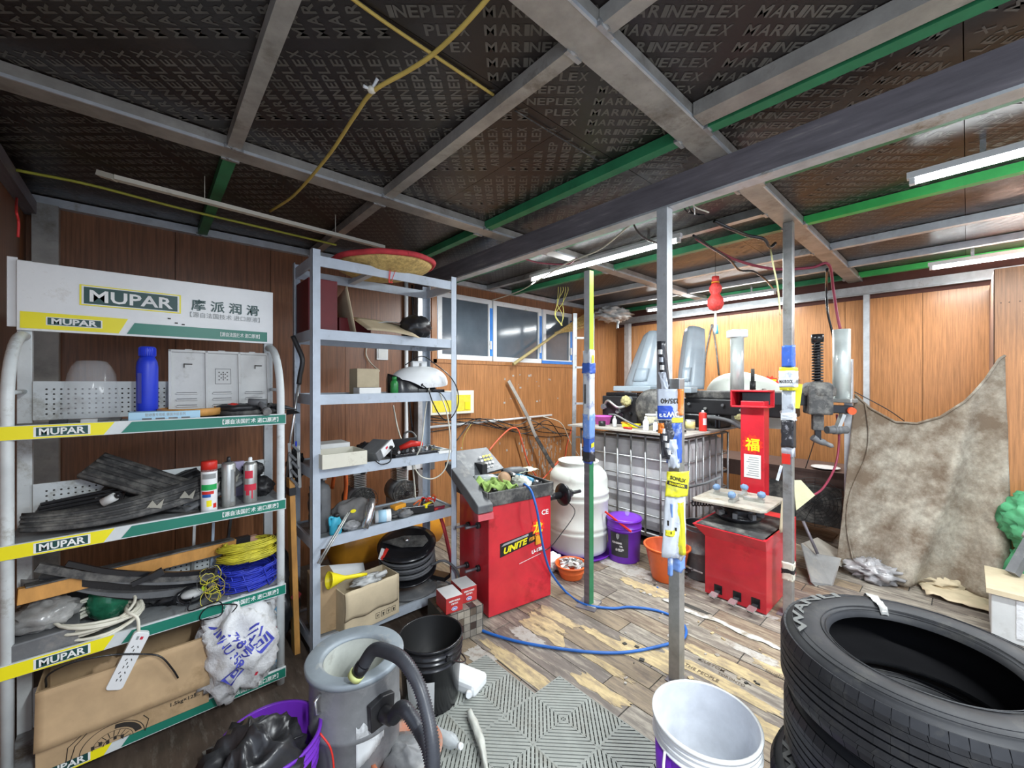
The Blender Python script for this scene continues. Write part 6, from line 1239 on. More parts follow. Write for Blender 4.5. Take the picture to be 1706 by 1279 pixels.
for k, (px0, px1, py0, py1, X, lab) in enumerate(((1040, 1108, 548, 643, 4.30, 'smoky translucent car cover standing on the workbench, left of the nearest post'), (1127, 1172, 540, 645, 4.45, 'tall smoky translucent car cover standing right of the nearest post'))):
    a_ = onX(px0, py1, X); c_ = onX(px1, py0, X); t = thing('plastic_cover', lab, 'cover', V((X, (a_.y+c_.y)/2, a_.z)), 0, 'translucent covers on the workbench')
    y0, y1, z0, z1 = a_.y, c_.y, a_.z-.02, c_.z; b = B()
    def cv(i, j):
        w_ = (1-.42*j**1.5) if k == 0 else (1-.22*j**2); u = (i-.5)*w_+(.17*j if k == 0 else .02); y = y0+(y1-y0)*(u+.5); z = z0+(z1-z0)*(j-.06*(2*i-1)**2*j); x = X-.14*math.cos((i-.5)*math.pi)*(1-.55*j)-.02*(abs(i-.5) < .16)
        return V((x+.10*j, y, z))
    b.grid(cv, 22, 14, translu, .006); b.build('shell', t)
    b = B(); b.grid(lambda i, j: cv(.32+.36*i, .12+.22*j)+V((-.012, 0, 0)), 6, 4, translu, .008); b.build('raised_frame', t)
    b = B(); q = cv(.5, .02); b.box(q+V((-.04, 0, -.02)), (.16, abs(y1-y0)*.9, .06), translu, 0); b.build('base_tray', t, bevel=.01)
# white rounded tank and bottle-like covers
t = thing('white_canister', 'low white domed tank behind the long black engine part', 'tank', (4.85, 1.55, TB)); b = B()
def wt(i, j): a = math.pi*j; x = -1+2*i; q = math.sqrt(max(0, 1-abs(x)**3.0)); return V((4.86-math.cos(a)*.16*q, 1.62-x*.42, TB+.28+math.sin(a)*.30*q*(1-.30*max(0, x))))
b.grid(wt, 24, 16, hdpe); b.b2((4.71, 1.22, TB-.0), (5.0, 2.0, TB+.29), hdpe); b.build('tank_body', t)
# ================================================================= tyre changer
t = thing('tyre_changer', 'red tyre changing machine with a turntable, a red column and a black swing arm', 'machine', (3.42, 1.13, 0))
b = B(); b.b2((3.15, .915, .012), (3.70, 1.325, .525), red); b.add([V(p) for p in ((3.10, .905, .525), (3.74, .905, .525), (3.74, 1.40, .525), (3.10, 1.40, .525), (3.15, .915, .44), (3.70, .915, .44), (3.70, 1.325, .44), (3.15, 1.325, .44))], [(0, 1, 2, 3), (0, 4, 5, 1), (1, 5, 6, 2), (2, 6, 7, 3), (3, 7, 4, 0)], red)
b.b2((3.12, .925, .5265), (3.72, 1.38, .5285), blackd); b.b2((3.17, .93, 0), (3.68, 1.31, .012), black); b.build('cabinet', t)
for k, y in enumerate((1.23, 1.10, .98)):
    b = B(); b.b2((3.148, y-.028, .035), (3.1515, y+.028, .10), blackg); b.build('pedal_slot', t)
    b = B(); b.bar((3.155, y, .055), (3.065, y+.01, .03), .035, .012, black); b.bar((3.10, y, .058), (3.05, y+.008, .042), .05, .010, silver); b.build('pedal', t)
b = B(); b.b2((3.702, .935, .02), (3.96, 1.36, .50), red); b.b2((3.78, .933, .18), (3.82, .9355, .36), black); b.build('rear_housing', t, bevel=.006)
TCc = V((3.46, 1.20, .672))
b = B(); b.cyl(TCc+V((0, 0, -.145)), TCc+V((0, 0, -.04)), .10, blackd, 24); b.lathe([(.13, -.145), (.16, -.12), (.16, -.10), (.12, -.09), (.14, -.05), (.10, -.03)], TCc, blackg, 32)
for k in range(8): a = k*math.pi/4+.2; b.box(TCc+V((math.cos(a)*.15, math.sin(a)*.15, -.08)), (.05, .03, .04), greyd, a)
b.build('chuck', t)
b = B(); a0 = math.radians(48.2+0); s_ = .275
pl = [(math.cos(a0+k*math.pi/2)*(.375 if k % 2 else .34), math.sin(a0+k*math.pi/2)*(.375 if k % 2 else .34)) for k in range(4)]
cut = []
for k in range(4): p, q = V(pl[k]), V(pl[(k+1) % 4]); cut += [p.lerp(q, .06), p.lerp(q, .94)]
b.prism([(p.x, p.y) for p in cut], TCc, X1, Y1, Z1, .018, mat('worn_turntable', (.50, .47, .40), .45, .3, .2, 8, (.3, .24, .16), .3, 6)); b.build('turntable', t, bevel=.003)
for k in range(4):
    a = a0+math.pi/4+k*math.pi/2; e = V((math.cos(a), math.sin(a), 0)); b = B(); p = TCc+e*.12+V((0, 0, .03)); b.bar(p-e*.08, p+e*.06, .035, .022, alu); b.bar(p+e*.03, p+e*.035+V((0, 0, .045)), .03, .03, alu); b.build('clamp_jaw', t)
    b = B(); b.blob(p+e*.04+V((0, 0, .045)), (.028, .028, .026), mat('blue_jaw_cover', (.16, .26, .42), .5, 0, .3, 12), .25, 3, k, 16, 12); b.build('jaw_cover', t)
cxc, cyc = 3.88, 1.24
b = B(); b.b2((cxc-.01, cyc-.10, .50), (cxc+.12, cyc+.085, 1.44), red); b.build('column', t, bevel=.006)
b = B(); fustick(b, V((cxc-.011, cyc-.01, 1.07)), -Y1, Z1, -X1, .085); b.build('luck_sticker', t)
b = B(); b.b2((cxc-.013, cyc-.075, .78), (cxc-.0105, cyc+.055, .98), whitep)
for k in range(9): b.b2((cxc-.014, cyc-.06, .80+k*.019), (cxc-.0132, cyc+.035-.01*(k % 3), .806+k*.019), inkg)
b.build('notice', t)
b = B()
for d in ((-.085, .0), (.085, .0)): b.b2((cxc-.06, cyc-.02-.12, 1.385 if d[0] < 0 else 1.52), (cxc+.13, cyc+.15, 1.40 if d[0] < 0 else 1.535), red)
b.b2((cxc+.115, cyc-.14, 1.385), (cxc+.13, cyc+.15, 1.535), red); b.b2((cxc-.06, cyc+.138, 1.385), (cxc+.13, cyc+.15, 1.535), red); b.build('arm_bracket', t, bevel=.003)
hp_ = D(1362, 600, 3.45); hx, hy = hp_.x, hp_.y
b = B(); b.bar((cxc+.04, cyc+.10, 1.46), (hx-.02, hy+.02, 1.46), .09, .11, blackg); b.build('swing_arm', t, bevel=.006)
zh = lambda py: CZ+(637-py)/678*3.45
b = B(); b.box((hx, hy, zh(665)), (.24, .17, zh(641)-zh(690)), blackd, .4); b.lathe([(.125, zh(660)), (.13, zh(646)), (.085, zh(637)), (.03, zh(636))], (hx, hy, 0), blackd, 24); b.build('arm_head', t, bevel=.015)
b = B(); b.box((hx, hy, (zh(690)+zh(716))/2), (.075, .075, zh(690)-zh(716)), blackd, .4); b.box((hx, hy, (zh(716)+zh(732))/2), (.045, .045, zh(714)-zh(735)), blackg, .4); b.build('hex_shaft', t, bevel=.004)
b = B(); b.cyl((hx, hy, zh(640)), (hx, hy, zh(560)), .022, blackg, 14)
pts = [V((hx+math.cos(a)*.036, hy+math.sin(a)*.036, zh(638)+(zh(568)-zh(638))*a/(2*math.pi*15))) for a in [k*2*math.pi/16 for k in range(16*15)]]; b.tube(pts, .0065, black, 6); b.build('spring', t)
b = B(); b.cyl((hx, hy, zh(570)), (hx, hy, zh(557)), .045, blackg, 22); b.build('knob', t)
b = B(); b.tube(spline([(hx-.02, hy+.03, zh(728)), (hx, hy, zh(733)), (hx+.03, hy-.05, zh(738)), (hx+.05, hy-.10, zh(743))], 4), [.03]*4+[.028]*4+[.02]*4+[.006], greyd, 10); b.build('mount_head', t)
# helper arms with white cylinders
def zc(py, d): return CZ+(637-py)/678*d
p = D(1228, 600, 3.86); b = B(); b.cyl((p.x, p.y, zc(652, 3.86)), (p.x, p.y, zc(560, 3.86)), .058, mat('anodised_cylinder', (.62, .68, .66), .3, .35, .12, 7), 28); b.cyl((p.x, p.y-.04, zc(652, 3.86)), (p.x, p.y-.04, zc(562, 3.86)), .009, steeld, 8); b.build('helper_cylinder', t)
b = B(); b.box((p.x, p.y, zc(556, 3.86)), (.15, .12, .075), white, -.7); b.build('cylinder_cap', t, bevel=.012)
b = B(); b.box((p.x, p.y, zc(655, 3.86)), (.09, .09, .03), greyd, .3); b.bar((p.x, p.y, zc(660, 3.86)), (p.x+.02, p.y-.10, zc(668, 3.86)), .05, .05, blackd); b.bar((p.x, p.y-.02, zc(664, 3.86)), (3.98, 1.30, 1.46), .05, .04, blackd); b.build('helper_joint', t)
p2 = D(1402, 600, 3.5); b = B(); b.cyl((p2.x, p2.y, zc(664, 3.5)), (p2.x, p2.y, zc(549, 3.5)), .063, mat('anodised_cylinder', (.62, .68, .66), .3, .35, .12, 7), 28); b.build('helper_cylinder', t)
b = B(); b.box((p2.x, p2.y, zc(667, 3.5)), (.13, .19, .035), alu, -.2); b.bar((p2.x-.15, p2.y+.13, zc(680, 3.5)), (p2.x+.02, p2.y-.06, zc(682, 3.5)), .07, .07, blackg); b.build('helper_joint', t, bevel=.008)
b = B(); b.cyl((p2.x+.0, p2.y-.05, zc(682, 3.5)), (p2.x-.04, p2.y-.08, zc(684, 3.5)), .03, mat('orange_red_cap', (.85, .12, .04), .35), 16); b.build('red_cap', t)
q = D(1394, 716, 3.45); b = B(); b.cyl(q-RV*.085, q+RV*.085, .032, greyd, 20); b.lathe([(.024, -.03), (.038, -.028), (.038, -.005), (.028, 0), (.038, .005), (.038, .028), (.024, .03)], q, greyd, 20, ax=RV); b.bar(q, D(1404, 690, 3.45), .04, .03, alu); b.build('roller', t)
b = B(); a_ = D(1240, 668, 3.85); b.bar(a_, D(1240, 735, 3.8), .045, .03, red) ; b.bar(D(1241, 735, 3.8), D(1240, 760, 3.78), .03, .02, alu); b.build('small_lever', t)
b = B(); b.tube([D(1152, 838, 3.35)+V((.02*math.cos(k*.9)+.0062*k*.745*.6, 0, .022*math.sin(k*.9)-.00055*k))+RV*.0022*k for k in range(70)], .006, black, 6); b.build('coiled_hose', t)
b = B(); b.tube([D(1146, 812, 3.5), D(1175, 805, 3.45), D(1202, 794, 3.4)], .010, greyd, 8); b.build('handle_bar', t)
b = B(); b.cyl((3.56, 1.50, .0), (3.56, 1.50, .42), .12, greyd, 28, .14); one('grey_bin', b, 'dark grey bin behind the left side of the tyre changer', 'bin') if False else None
bucket('grey_bin', 'dark grey bin standing between the cage tank and the tyre changer', (3.40, 1.47, 0), .125, .44, greyd, black, ribs=((.5, .004), (.9, .004)), rim=.006, taper=.85, cat='bin')
t = thing('yellow_cardboard', 'bent yellowish board piece stuck behind the third post', 'cardboard', (3.60, .74, .4))
b = B(); P_ = [D(1302, 840, 2.98), D(1318, 780, 3.0), D(1322, 882, 2.95), D(1298, 888, 2.95)]
b.grid(lambda i, j: (P_[3].lerp(P_[2], i)).lerp(P_[0].lerp(P_[1], i), j)+V((0, 0, .0)), 6, 6, cardl, .006); P_ = [D(1327, 850, 3.0), D(1358, 825, 3.0), D(1335, 800, 3.0), D(1322, 800, 3.0)]; b.add(P_+[p+FV*.006 for p in P_], [(0, 1, 2, 3), (7, 6, 5, 4), (0, 4, 5, 1), (1, 5, 6, 2), (2, 6, 7, 3), (3, 7, 4, 0)], mat('yellowish_sheet', (.62, .60, .38), .7)); b.build('sheet', t)
# bench behind the changer
t = thing('wooden_bench', 'dark brown wooden bench behind the tyre changer against the orange wall', 'bench', (5.2, 1.25, 0))
b = B(); b.b2((4.95, .74, .70), (5.55, 2.25, .73), brownt); b.build('top', t); b = B(); b.b2((4.96, .76, .56), (4.98, 2.23, .70), brownt); b.b2((4.955, .76, .44), (4.975, 2.23, .555), mdfm) if False else None; b.build('apron', t)
for x in (5.0, 5.50):
    for y in (.79, 2.20): b = B(); b.box((x, y, .35), (.05, .06, .70), mat('reddish_leg', (.22, .11, .08), .6)); b.build('leg', t)
b = B(); b.b2((5.02, .83, .18), (5.48, 2.16, .20), brownt); b.build('lower_shelf', t)
t = thing('fan_guard_frame', 'dark wire grille leaning under the wooden bench', 'grille', (4.95, .95, .2)); b = B(); c = V((4.90, 1.00, .42))
for k in range(8): b.tube([c+V((0, math.cos(a)*.03*(k+1), math.sin(a)*.03*(k+1))) for a in [q*math.pi/14 for q in range(29)]], .002, black, 4, False)
for k in range(16): a = k*math.pi/8; b.tube([c, c+V((0, math.cos(a)*.24, math.sin(a)*.24))], .002, black, 4)
b.build('grille', t); b = B(); b.b2((4.93, .80, .20), (4.945, 1.45, .58), blackd); b.build('back_plate', t)
b = B(); b.grid(lambda i, j: V((4.97+.0*i, 1.05-.3*i, .735+.07*j)), 2, 2, white, .004) if False else None
t = thing('white_plate', 'white plate lying on the wooden bench behind the third post', 'plate', (5.02, .92, .73)); b = B(); b.lathe([(0, .002), (.06, .002), (.12, .018), (.12, .022), (.06, .008), (0, .008)], (5.08, .95, .73), white, 36); b.build('dish', t)
# grey steel scoop on the floor
t = thing('dustpan', 'large bent grey steel scoop lying on the floor behind the third post', 'dustpan', (3.9, .62, 0))
sm = mat('scoop_steel', (.27, .27, .26), .5, .3, .2, 5, (.36, .34, .3), .3, 4)
P_ = [D(1335, 905, 3.5), D(1358, 922, 3.45), D(1402, 930, 3.40), D(1388, 975, 3.2), D(1368, 985, 3.2), D(1352, 970, 3.2)]
b = B(); b.add(P_+[p+FV*.012 for p in P_], [(5, 4, 3, 2, 1, 0), (6, 7, 8, 9, 10, 11)]+[(i, (i+1) % 6, (i+1) % 6+6, i+6) for i in range(6)], sm); b.build('pan_face', t)
P_ = [D(1335, 905, 3.5), D(1362, 895, 3.75), D(1404, 920, 3.7), D(1402, 942, 3.42), D(1358, 922, 3.45)]
b = B(); b.add(P_+[p+Z1*-.012 for p in P_], [(0, 1, 2, 3, 4), (9, 8, 7, 6, 5)]+[(i, i+5, (i+1) % 5+5, (i+1) % 5) for i in range(5)], mat('scoop_top', (.40, .38, .33), .5, .2)); b.build('pan_top', t)
b = B(); b.cyl(D(1362, 922, 3.42), D(1338, 868, 3.5), .012, steeld, 10); b.build('handle', t)
# ================================================================= cloth screen
t = thing('cloth_screen', 'dirty brown burlap cloth hung as a sagging screen at the right', 'cloth', (4.62, .25, 0))
A_, C_ = V((4.50, .64, 0)), V((4.74, -.19, 0))
def cl(i, j):
    tp = [(0, 1.50), (.12, 1.38), (.3, 1.275), (.45, 1.27), (.6, 1.33), (.75, 1.45), (.88, 1.62), (.97, 1.78), (1.0, 1.80)]
    for (a, za), (c, zc_) in zip(tp[:-1], tp[1:]):
        if a <= i <= c: z1 = za+(zc_-za)*(i-a)/(c-a); break
    p = A_.lerp(C_, i); sp = 1-j; out = .045*math.sin(i*12+sp*3.2)*(.25+sp)+.03*math.sin(i*25+1+sp*4)*sp+.05*math.exp(-((i-.80+.35*sp)/.06)**2)*(.4+sp)+.11*sp**2
    p = p+V((-1, -.28, 0)).normalized()*(out+.02*noise.noise(V((i*5, j*5, 2)))); p += (C_-A_).normalized()*(-.13*sp*(1-i)+.0*i)
    p.z = .03+(z1-.03)*j+.02*noise.noise(V((i*4, 3, j)))*sp; return p
b = B(); b.grid(cl, 70, 50, burlap, .005); b.build('sheet', t)
b = B(); b.tube([cl(i/60, 1)+V((-.004, 0, 0)) for i in range(61)], .009, burlap, 6); b.tube([cl(.08+.05*math.sin(k*.3), 1-k/24)+V((-.012, 0, 0)) for k in range(25)], .006, burlap, 6); b.build('hem', t)
t = thing('steel_upright', 'short steel channel holding the left corner of the burlap cloth', 'upright', (4.51, .665, 0)); b = B(); b.b2((4.49, .655, 0), (4.55, .71, 1.80), steelw); b.b2((4.485, .66, 1.60), (4.49, .672, 1.78), steeld); b.build('channel', t, bevel=.002)
b = B(); b.tube(spline([(4.49, .64, 1.52), (4.6, .45, 1.38), (4.7, .35, 1.28)], 5), .004, black, 5); b.build('tie', t)
# stuff lying by the cloth
t = thing('woven_sack', 'green woven sack stuffed against the orange partition at the right edge', 'sack', (4.62, -.28, .3)); b = B(); b.blob((4.60, -.37, .62), (.15, .21, .23), greenbag, .35, 3.2, 5, 44, 30, sharp=True); b.blob((4.60, -.40, .26), (.15, .22, .25), greenbag, .35, 3.4, 8, 40, 28, sharp=True, flat=-.255); b.build('sack_cloth', t)
t = thing('foam_box', 'low white wooden rimmed foam box on the floor at the right edge', 'box', (4.25, -.30, 0)); b = B(); b.b2((3.95, -.66, 0), (4.38, -.10, .28), mat('grey_white_foam', (.50, .51, .50), .6, 0, .1, 6, (.4, .4, .38), .2, 5)); b.build('foam_body', t, bevel=.006)
b = B(); b.b2((3.93, -.68, .28), (4.40, -.08, .31), cardl); b.build('wood_rim', t); b = B(); b.b2((3.944, -.45, .04), (3.949, -.20, .27), bagwht); b.build('white_film', t)
b = B(); b.bar((4.28, -.20, .33), (4.42, -.30, .58), .05, .05, greyd); b.cyl((4.40, -.29, .55), (4.43, -.31, .60), .05, lgrey, 16); one('grey_pipe', b, 'grey pipe elbow leaning on the foam box', 'pipe')
b = B(); b.grid(lambda i, j: G(1560, 1000)+V((.35*i, .05-.42*j+.1*i, .02+.05*abs(noise.noise(V((i*4, j*4, 3)))))), 12, 12, cardl, .006); one('cardboard_scrap', b, 'torn tan cardboard on the floor behind the tyres', 'cardboard')
t = thing('snack_wrapper', 'crumpled yellow and red wrapper in front of the burlap cloth', 'wrapper', G(1610, 975)); 
b = B(); q = G(1598, 985); b.grid(lambda i, j: q+V((.10*i, .12-.22*i, .10+.04*j+.02*math.sin(i*8)+.01*noise.noise(V((i*9, j*9, 1))))), 16, 4, orangey, .003); b.grid(lambda i, j: q+V((.12+.03*j, -.08-.03*i, .0+.20*j*(1)+.02*math.sin(i*6+j*5))), 8, 10, mat('wrapper_orange', (.72, .2, .04), .35), .003); b.build('foil', t)
t = thing('plastic_wrap_heap', 'shiny smoky plastic film bunched at the foot of the burlap cloth', 'plastic film', G(1450, 965)); b = B(); q = G(1455, 965); b.blob(q+V((0, 0, .07)), (.13, .17, .09), mat('smoky_film', (.33, .32, .32), .2, 0, .4, 12, (.55, .55, .55), .3, 9), .6, 3, 4, 34, 20, flat=-.07, sharp=True); b.build('film', t); b = B(); b.blob(q+V((.10, -.16, .08)), (.045, .05, .03), yellow, .5, 4, 2, 18, 12); b.build('yellow_bit', t)
b = B(); q = G(1530, 970); b.blob(q+V((0, 0, .10)), (.04, .05, .05), bagwht, .4, 4, 9, 18, 12, sharp=True); b.blob(q+V((.02, -.1, .05)), (.10, .14, .05), cardl, .6, 3, 9, 24, 14, flat=-.05, sharp=True); one('paper_heap', b, 'heap of tan and white torn paper under the burlap cloth', 'paper')
b = B(); q = G(1168, 962)
rr = random.Random(44)
for k in range(16): a_ = q+V((rr.uniform(-.15, .1), rr.uniform(-.05, .2), .01+.01*k*.6)); b.bar(a_, a_+V((rr.uniform(-.1, .15), rr.uniform(-.12, .2), rr.uniform(.0, .04))), rr.uniform(.01, .03), .008, rr.choice([lgrey, alu, greyd, wscr, card]))
one('metal_scrap', b, 'heap of metal and wood scrap on the floor left of the tyre changer', 'scrap', kind='stuff')
# ================================================================= hoses, cables and wall things
def wire(name, lab, pts, r, m, cat='cable', n=7, k=8, group=None):
    b = B(); b.tube(spline(pts, k), r, m, n); return one(name, b, lab, cat, group)
# long blue air hose
q = [D(873, 806, 2.95), D(885, 818, 2.86), D(895, 852, 2.82), D(901, 890, 2.84), D(908, 925, 2.90), D(919, 955, 2.99), G(943, 986, .011), G(973, 1006, .011), G(1018, 1013, .011), G(1048, 1011, .011), G(1086, 1015, .011), G(1115, 1024, .011), G(1140, 1042, .011), G(1140, 1062, .011), G(1111, 1073, .011), G(1054, 1085, .011), G(1001, 1087, .011), G(931, 1080, .011), G(861, 1068, .011), G(808, 1052, .011), G(788, 1040, .011)]
wire('air_hose', 'long blue air hose running from the balancer tray in a loop over the floor', q, .0085, blueh, 'hose', 10)
# wall: conduit and cable bundle
b = B(); p = onY(700, 712, 3.80); q = onY(921, 691, 3.80); b.cyl((p.x, 3.825, 1.12), (q.x, 3.825, 1.15), .014, white, 12)
for f in (.2, .5, .8): b.box((p.x+(q.x-p.x)*f, 3.835, 1.135), (.02, .03, .045), whitep)
one('white_conduit', b, 'white conduit pipe running along the left wall below the windows', 'pipe')
rr = random.Random(17)
paths = [[(695, 700), (740, 700), (790, 698), (830, 712), (875, 712), (905, 720), (950, 722)], [(700, 722), (760, 712), (800, 697), (850, 716), (900, 706), (955, 718)], [(760, 735), (785, 705), (812, 698), (860, 708), (885, 700), (915, 716), (948, 728)], [(695, 690), (750, 700), (800, 707), (860, 720), (910, 728), (950, 724)], [(700, 695), (735, 705), (820, 703), (868, 722), (905, 712), (925, 722)], [(905, 694), (935, 705), (952, 740), (965, 760)], [(770, 755), (772, 730), (785, 706)], [(830, 700), (880, 716), (912, 700), (935, 728)]]
for k, pt in enumerate(paths):
    m = (blackg, blackg, blackd, blackg, blackd, wcable, ycable, blackg)[k]
    wire('wall_cable', ['topmost black cable sagging along the white conduit', 'black cable crossing behind the leaning strip', 'black cable hooked over the conduit above the keypad panel', 'long black cable running lowest along the wall', 'dusty dark cable looping under the conduit', 'white cable curling down from the end of the conduit', 'thin tan cable hanging over the keypad panel', 'short black cable tied at the conduit end'][k], [onY(x, y, 3.795-.006*k) for x, y in pt], .006 if m is not ycable else .004, m, group='cables on the left wall', k=6)
wire('orange_hose', 'orange red hose arching on the left wall above the keypad panel', [onY(x, y, 3.74) for x, y in ((815, 750), (832, 730), (850, 714), (863, 716), (872, 745), (882, 775), (900, 798), (915, 786), (930, 768))], .010, rhose, 'hose')
wire('orange_hose', 'orange red hose hanging beside the metal ladder', [onY(x, y, 3.85) for x, y in ((953, 712), (945, 740), (940, 765), (925, 775))], .009, rhose, 'hose')
t = thing('metal_strip', 'long dull aluminium strip leaning on the left wall above the barrel', 'strip', onY(915, 775, 3.62)); b = B(); pts = [onY(847, 634, 3.80), onY(864, 665, 3.78), onY(879, 694, 3.75), onY(890, 722, 3.70), onY(917, 772, 3.62)]
for a_, c_ in zip(pts[:-1], pts[1:]): b.bar(a_, c_, .045, .012, alu, Y1)
b.build('strip', t); b = B(); b.bar(onY(893, 728, 3.68), onY(925, 782, 3.59), .05, .008, blackd, Y1); b.build('dark_edge', t)
t = thing('straw_broom', 'straw broom leaning diagonally across the windows', 'broom', onY(857, 606, 3.76)); b = B(); b.tube([onY(855, 607, 3.76), onY(935, 550, 3.74)], [.022, .016], mat('bamboo', (.50, .40, .18), .6), 10); b.build('stick', t)
b = B(); rr = random.Random(3); a_, c_ = onY(925, 556, 3.74), onY(980, 528, 3.72)
for k in range(46): e = c_+V((rr.uniform(-.02, .06), rr.uniform(-.05, .02), rr.uniform(-.14, .10))); b.tube([a_+V((rr.uniform(-.01, .01), 0, rr.uniform(-.02, .02))), a_.lerp(e, .5)+V((0, 0, rr.uniform(-.02, .02))), e], .004, straw, 4)
b.build('bristles', t)
t = thing('metal_ladder', 'narrow grey metal ladder standing at the corner beside the windows', 'ladder', (4.0, 3.15, 0)); 
for px in (958, 987):
    b = B(); top = D(px, 522, 5.25); bt = D(px-3, 640, 5.25); b.bar((bt.x, bt.y, .0), (top.x, top.y, top.z), .05, .03, steel, FV); b.build('stile', t)
for py in (563, 612, 672, 728, 790, 850):
    b = B(); b.bar(D(958, py, 5.25), D(986, py, 5.25), .03, .025, steel); b.build('rung', t)
# electrical box, switch, pipes by the grey shelving
t = thing('electrical_box', 'white electrical box with a yellow sticker on the wall right of the grey shelving', 'electrical box', onY(755, 690, 3.80)); a_, c_ = onY(716, 692, 3.82), onY(788, 650, 3.82); b = B(); b.b2((a_.x, 3.80, a_.z), (c_.x, 3.858, c_.z), cream); b.build('box_body', t, bevel=.005)
b = B(); b.b2((a_.x+.02, 3.797, a_.z+.03), (c_.x-.05, 3.80, c_.z-.05), mat('ochre_sticker', (.75, .6, .05), .45, 0, .2, 12, (.4, .3, .05), .3, 12)); b.b2((c_.x-.13, 3.79, a_.z+.05), (c_.x-.06, 3.797, a_.z+.13), yellow); b.build('sticker', t)
t = thing('wall_switch', 'white square wall switch seen through the grey shelving', 'switch', onY(637, 598, 3.84)); a_, c_ = onY(628, 599, 3.84), onY(647, 577, 3.84); b = B(); b.b2((a_.x, 3.845, a_.z), (c_.x, 3.859, c_.z), white); b.build('plate', t, bevel=.003); b = B(); b.b2((a_.x+.015, 3.840, a_.z+.015), (c_.x-.015, 3.846, c_.z-.015), whitep); b.build('rocker', t)
wire('switch_cable', 'cream cable curving down from behind the switch to the fog machine', [onY(612, 572, 3.84), onY(610, 590, 3.84), onY(618, 605, 3.82), onY(632, 618, 3.7)], .006, wcable)
wire('white_cable', 'white cable hanging in a long loop in front of the grey shelving', [D(716, 640, 2.9), D(708, 690, 2.84), D(702, 740, 2.80), D(690, 770, 2.80), D(700, 792, 2.80), D(722, 797, 2.82), D(742, 780, 2.84), D(750, 740, 2.84), D(745, 690, 2.86), D(733, 655, 2.9)], .0045, wcable)
wire('white_cable', 'white cable hanging straight behind the tool case shelf', [D(655, 675, 3.3), D(662, 710, 3.3), D(670, 735, 3.3), D(684, 760, 3.1), D(690, 800, 3.1), D(692, 830, 3.1)], .006, wcable)
wire('red_pipe', 'red pipe running up the wall behind the grey shelving', [(2.16, 3.80, 1.2), (2.16, 3.80, 1.8), (2.17, 3.80, 2.4), (2.17, 3.80, 2.6)], .018, redp, 'pipe')
wire('white_pipe', 'white pipe running up the wall behind the grey shelving', [(1.97, 3.83, 0.5), (1.97, 3.83, 1.3), (1.97, 3.83, 2.65)], .022, white, 'pipe')
wire('black_cable', 'black cable hanging beside the white pipe behind the grey shelving', [(2.02, 3.80, 2.6), (2.03, 3.79, 2.0), (1.99, 3.8, 1.5), (2.02, 3.79, 1.1)], .009, blackg)
# ceiling trunking and cables
t = thing('pvc_trunking', 'white plastic cable trunking hanging under the ceiling over the white rack', 'trunking', (.55, 2.8, 2.6)); b = B(); b.bar(G(190, 296, 2.62), G(640, 412, 2.62), .035, .022, cream); b.build('trunking', t); b = B(); b.bar(G(165, 289, 2.64), G(192, 297, 2.62), .035, .026, cream); b.build('bent_end', t)
for f in (.25, .75): b = B(); p = G(190, 296, 2.62).lerp(G(640, 412, 2.62), f); b.bar(p, (p.x, p.y, 2.76), .006, .003, wcable, X1); b.build('hanger', t)
wire('yellow_cable', 'yellow cable stretched along the ceiling above the white rack sign', [G(25, 283, 2.69), G(150, 308, 2.69), G(300, 347, 2.685), G(440, 380, 2.685), G(560, 408, 2.69)], .008, mat('yellow_green_cable', (.45, .45, .06), .5))
wire('yellow_cable', 'dull yellow cable sagging in a bend across the middle of the ceiling', [G(450, 352, 2.69), G(490, 325, 2.685), G(545, 262, 2.675), G(590, 195, 2.67), G(622, 152, 2.67), G(680, 118, 2.675), G(722, 90, 2.675), G(775, 40, 2.68), G(840, -35, 2.70)], .0075, ycable)
b = B(); p = G(619, 150, 2.67); b.tube([p+V((-.03, .0, .0)), p+V((0, 0, .0)), p+V((.01, -.03, .03))], .006, whitep, 6); b.blob(p, (.016, .016, .012), cream, .2, 3, 1, 12, 8); one('cable_knot', b, 'small white tape knot on the bend of the yellow ceiling cable', 'tape')
wire('yellow_cable', 'straight thin yellow cable crossing the ceiling boards', [G(560, -22, 2.75), G(640, 36, 2.75), G(720, 90, 2.75), G(822, 158, 2.75)], .006, ycable)
wire('thin_cable', 'thin dark cable on the ceiling board left of the green joist', [G(858, 184, 2.752), G(930, 228, 2.752), G(1000, 270, 2.752)], .003, blackd)
wire('red_string', 'red string dangling from the ceiling at the far left', [G(28, 330, 2.62), D(27, 350, 1.9), D(31, 370, 1.9), D(30, 395, 1.9)], .005, rstr, 'string')
zc_ = 2.60
wire('dark_red_cable', 'dark red cable swagging under the ceiling, then dropping to the tyre changer cylinder', [G(1160, 397, zc_), G(1195, 418, 2.58), G(1235, 436, 2.56), G(1290, 448, 2.54), G(1350, 446, 2.54), G(1380, 440, 2.56), D(1388, 480, 3.55), D(1394, 520, 3.52), D(1400, 549, 3.5)], .011, rcable)
wire('dark_red_cable', 'dark red hose hanging below the swing arm of the tyre changer', [D(1394, 690, 3.55), D(1398, 730, 3.55), D(1392, 775, 3.5), D(1372, 812, 3.4), D(1350, 828, 3.35)], .009, rcable, 'hose')
wire('black_cable', 'thick black cable hanging from the roof between the two nearer posts', [G(1190, 368, 2.60), G(1215, 380, 2.57), G(1245, 392, 2.57), G(1272, 398, 2.56), G(1282, 412, 2.54), G(1292, 405, 2.58)], .011, blackg)
wire('black_cable', 'black wire looping just under the dark red ceiling cable', [G(1155, 392, 2.60), G(1185, 412, 2.56), G(1215, 432, 2.54), G(1232, 450, 2.53), G(1255, 452, 2.53), G(1275, 465, 2.5), G(1288, 480, 2.5)], .008, blackg)
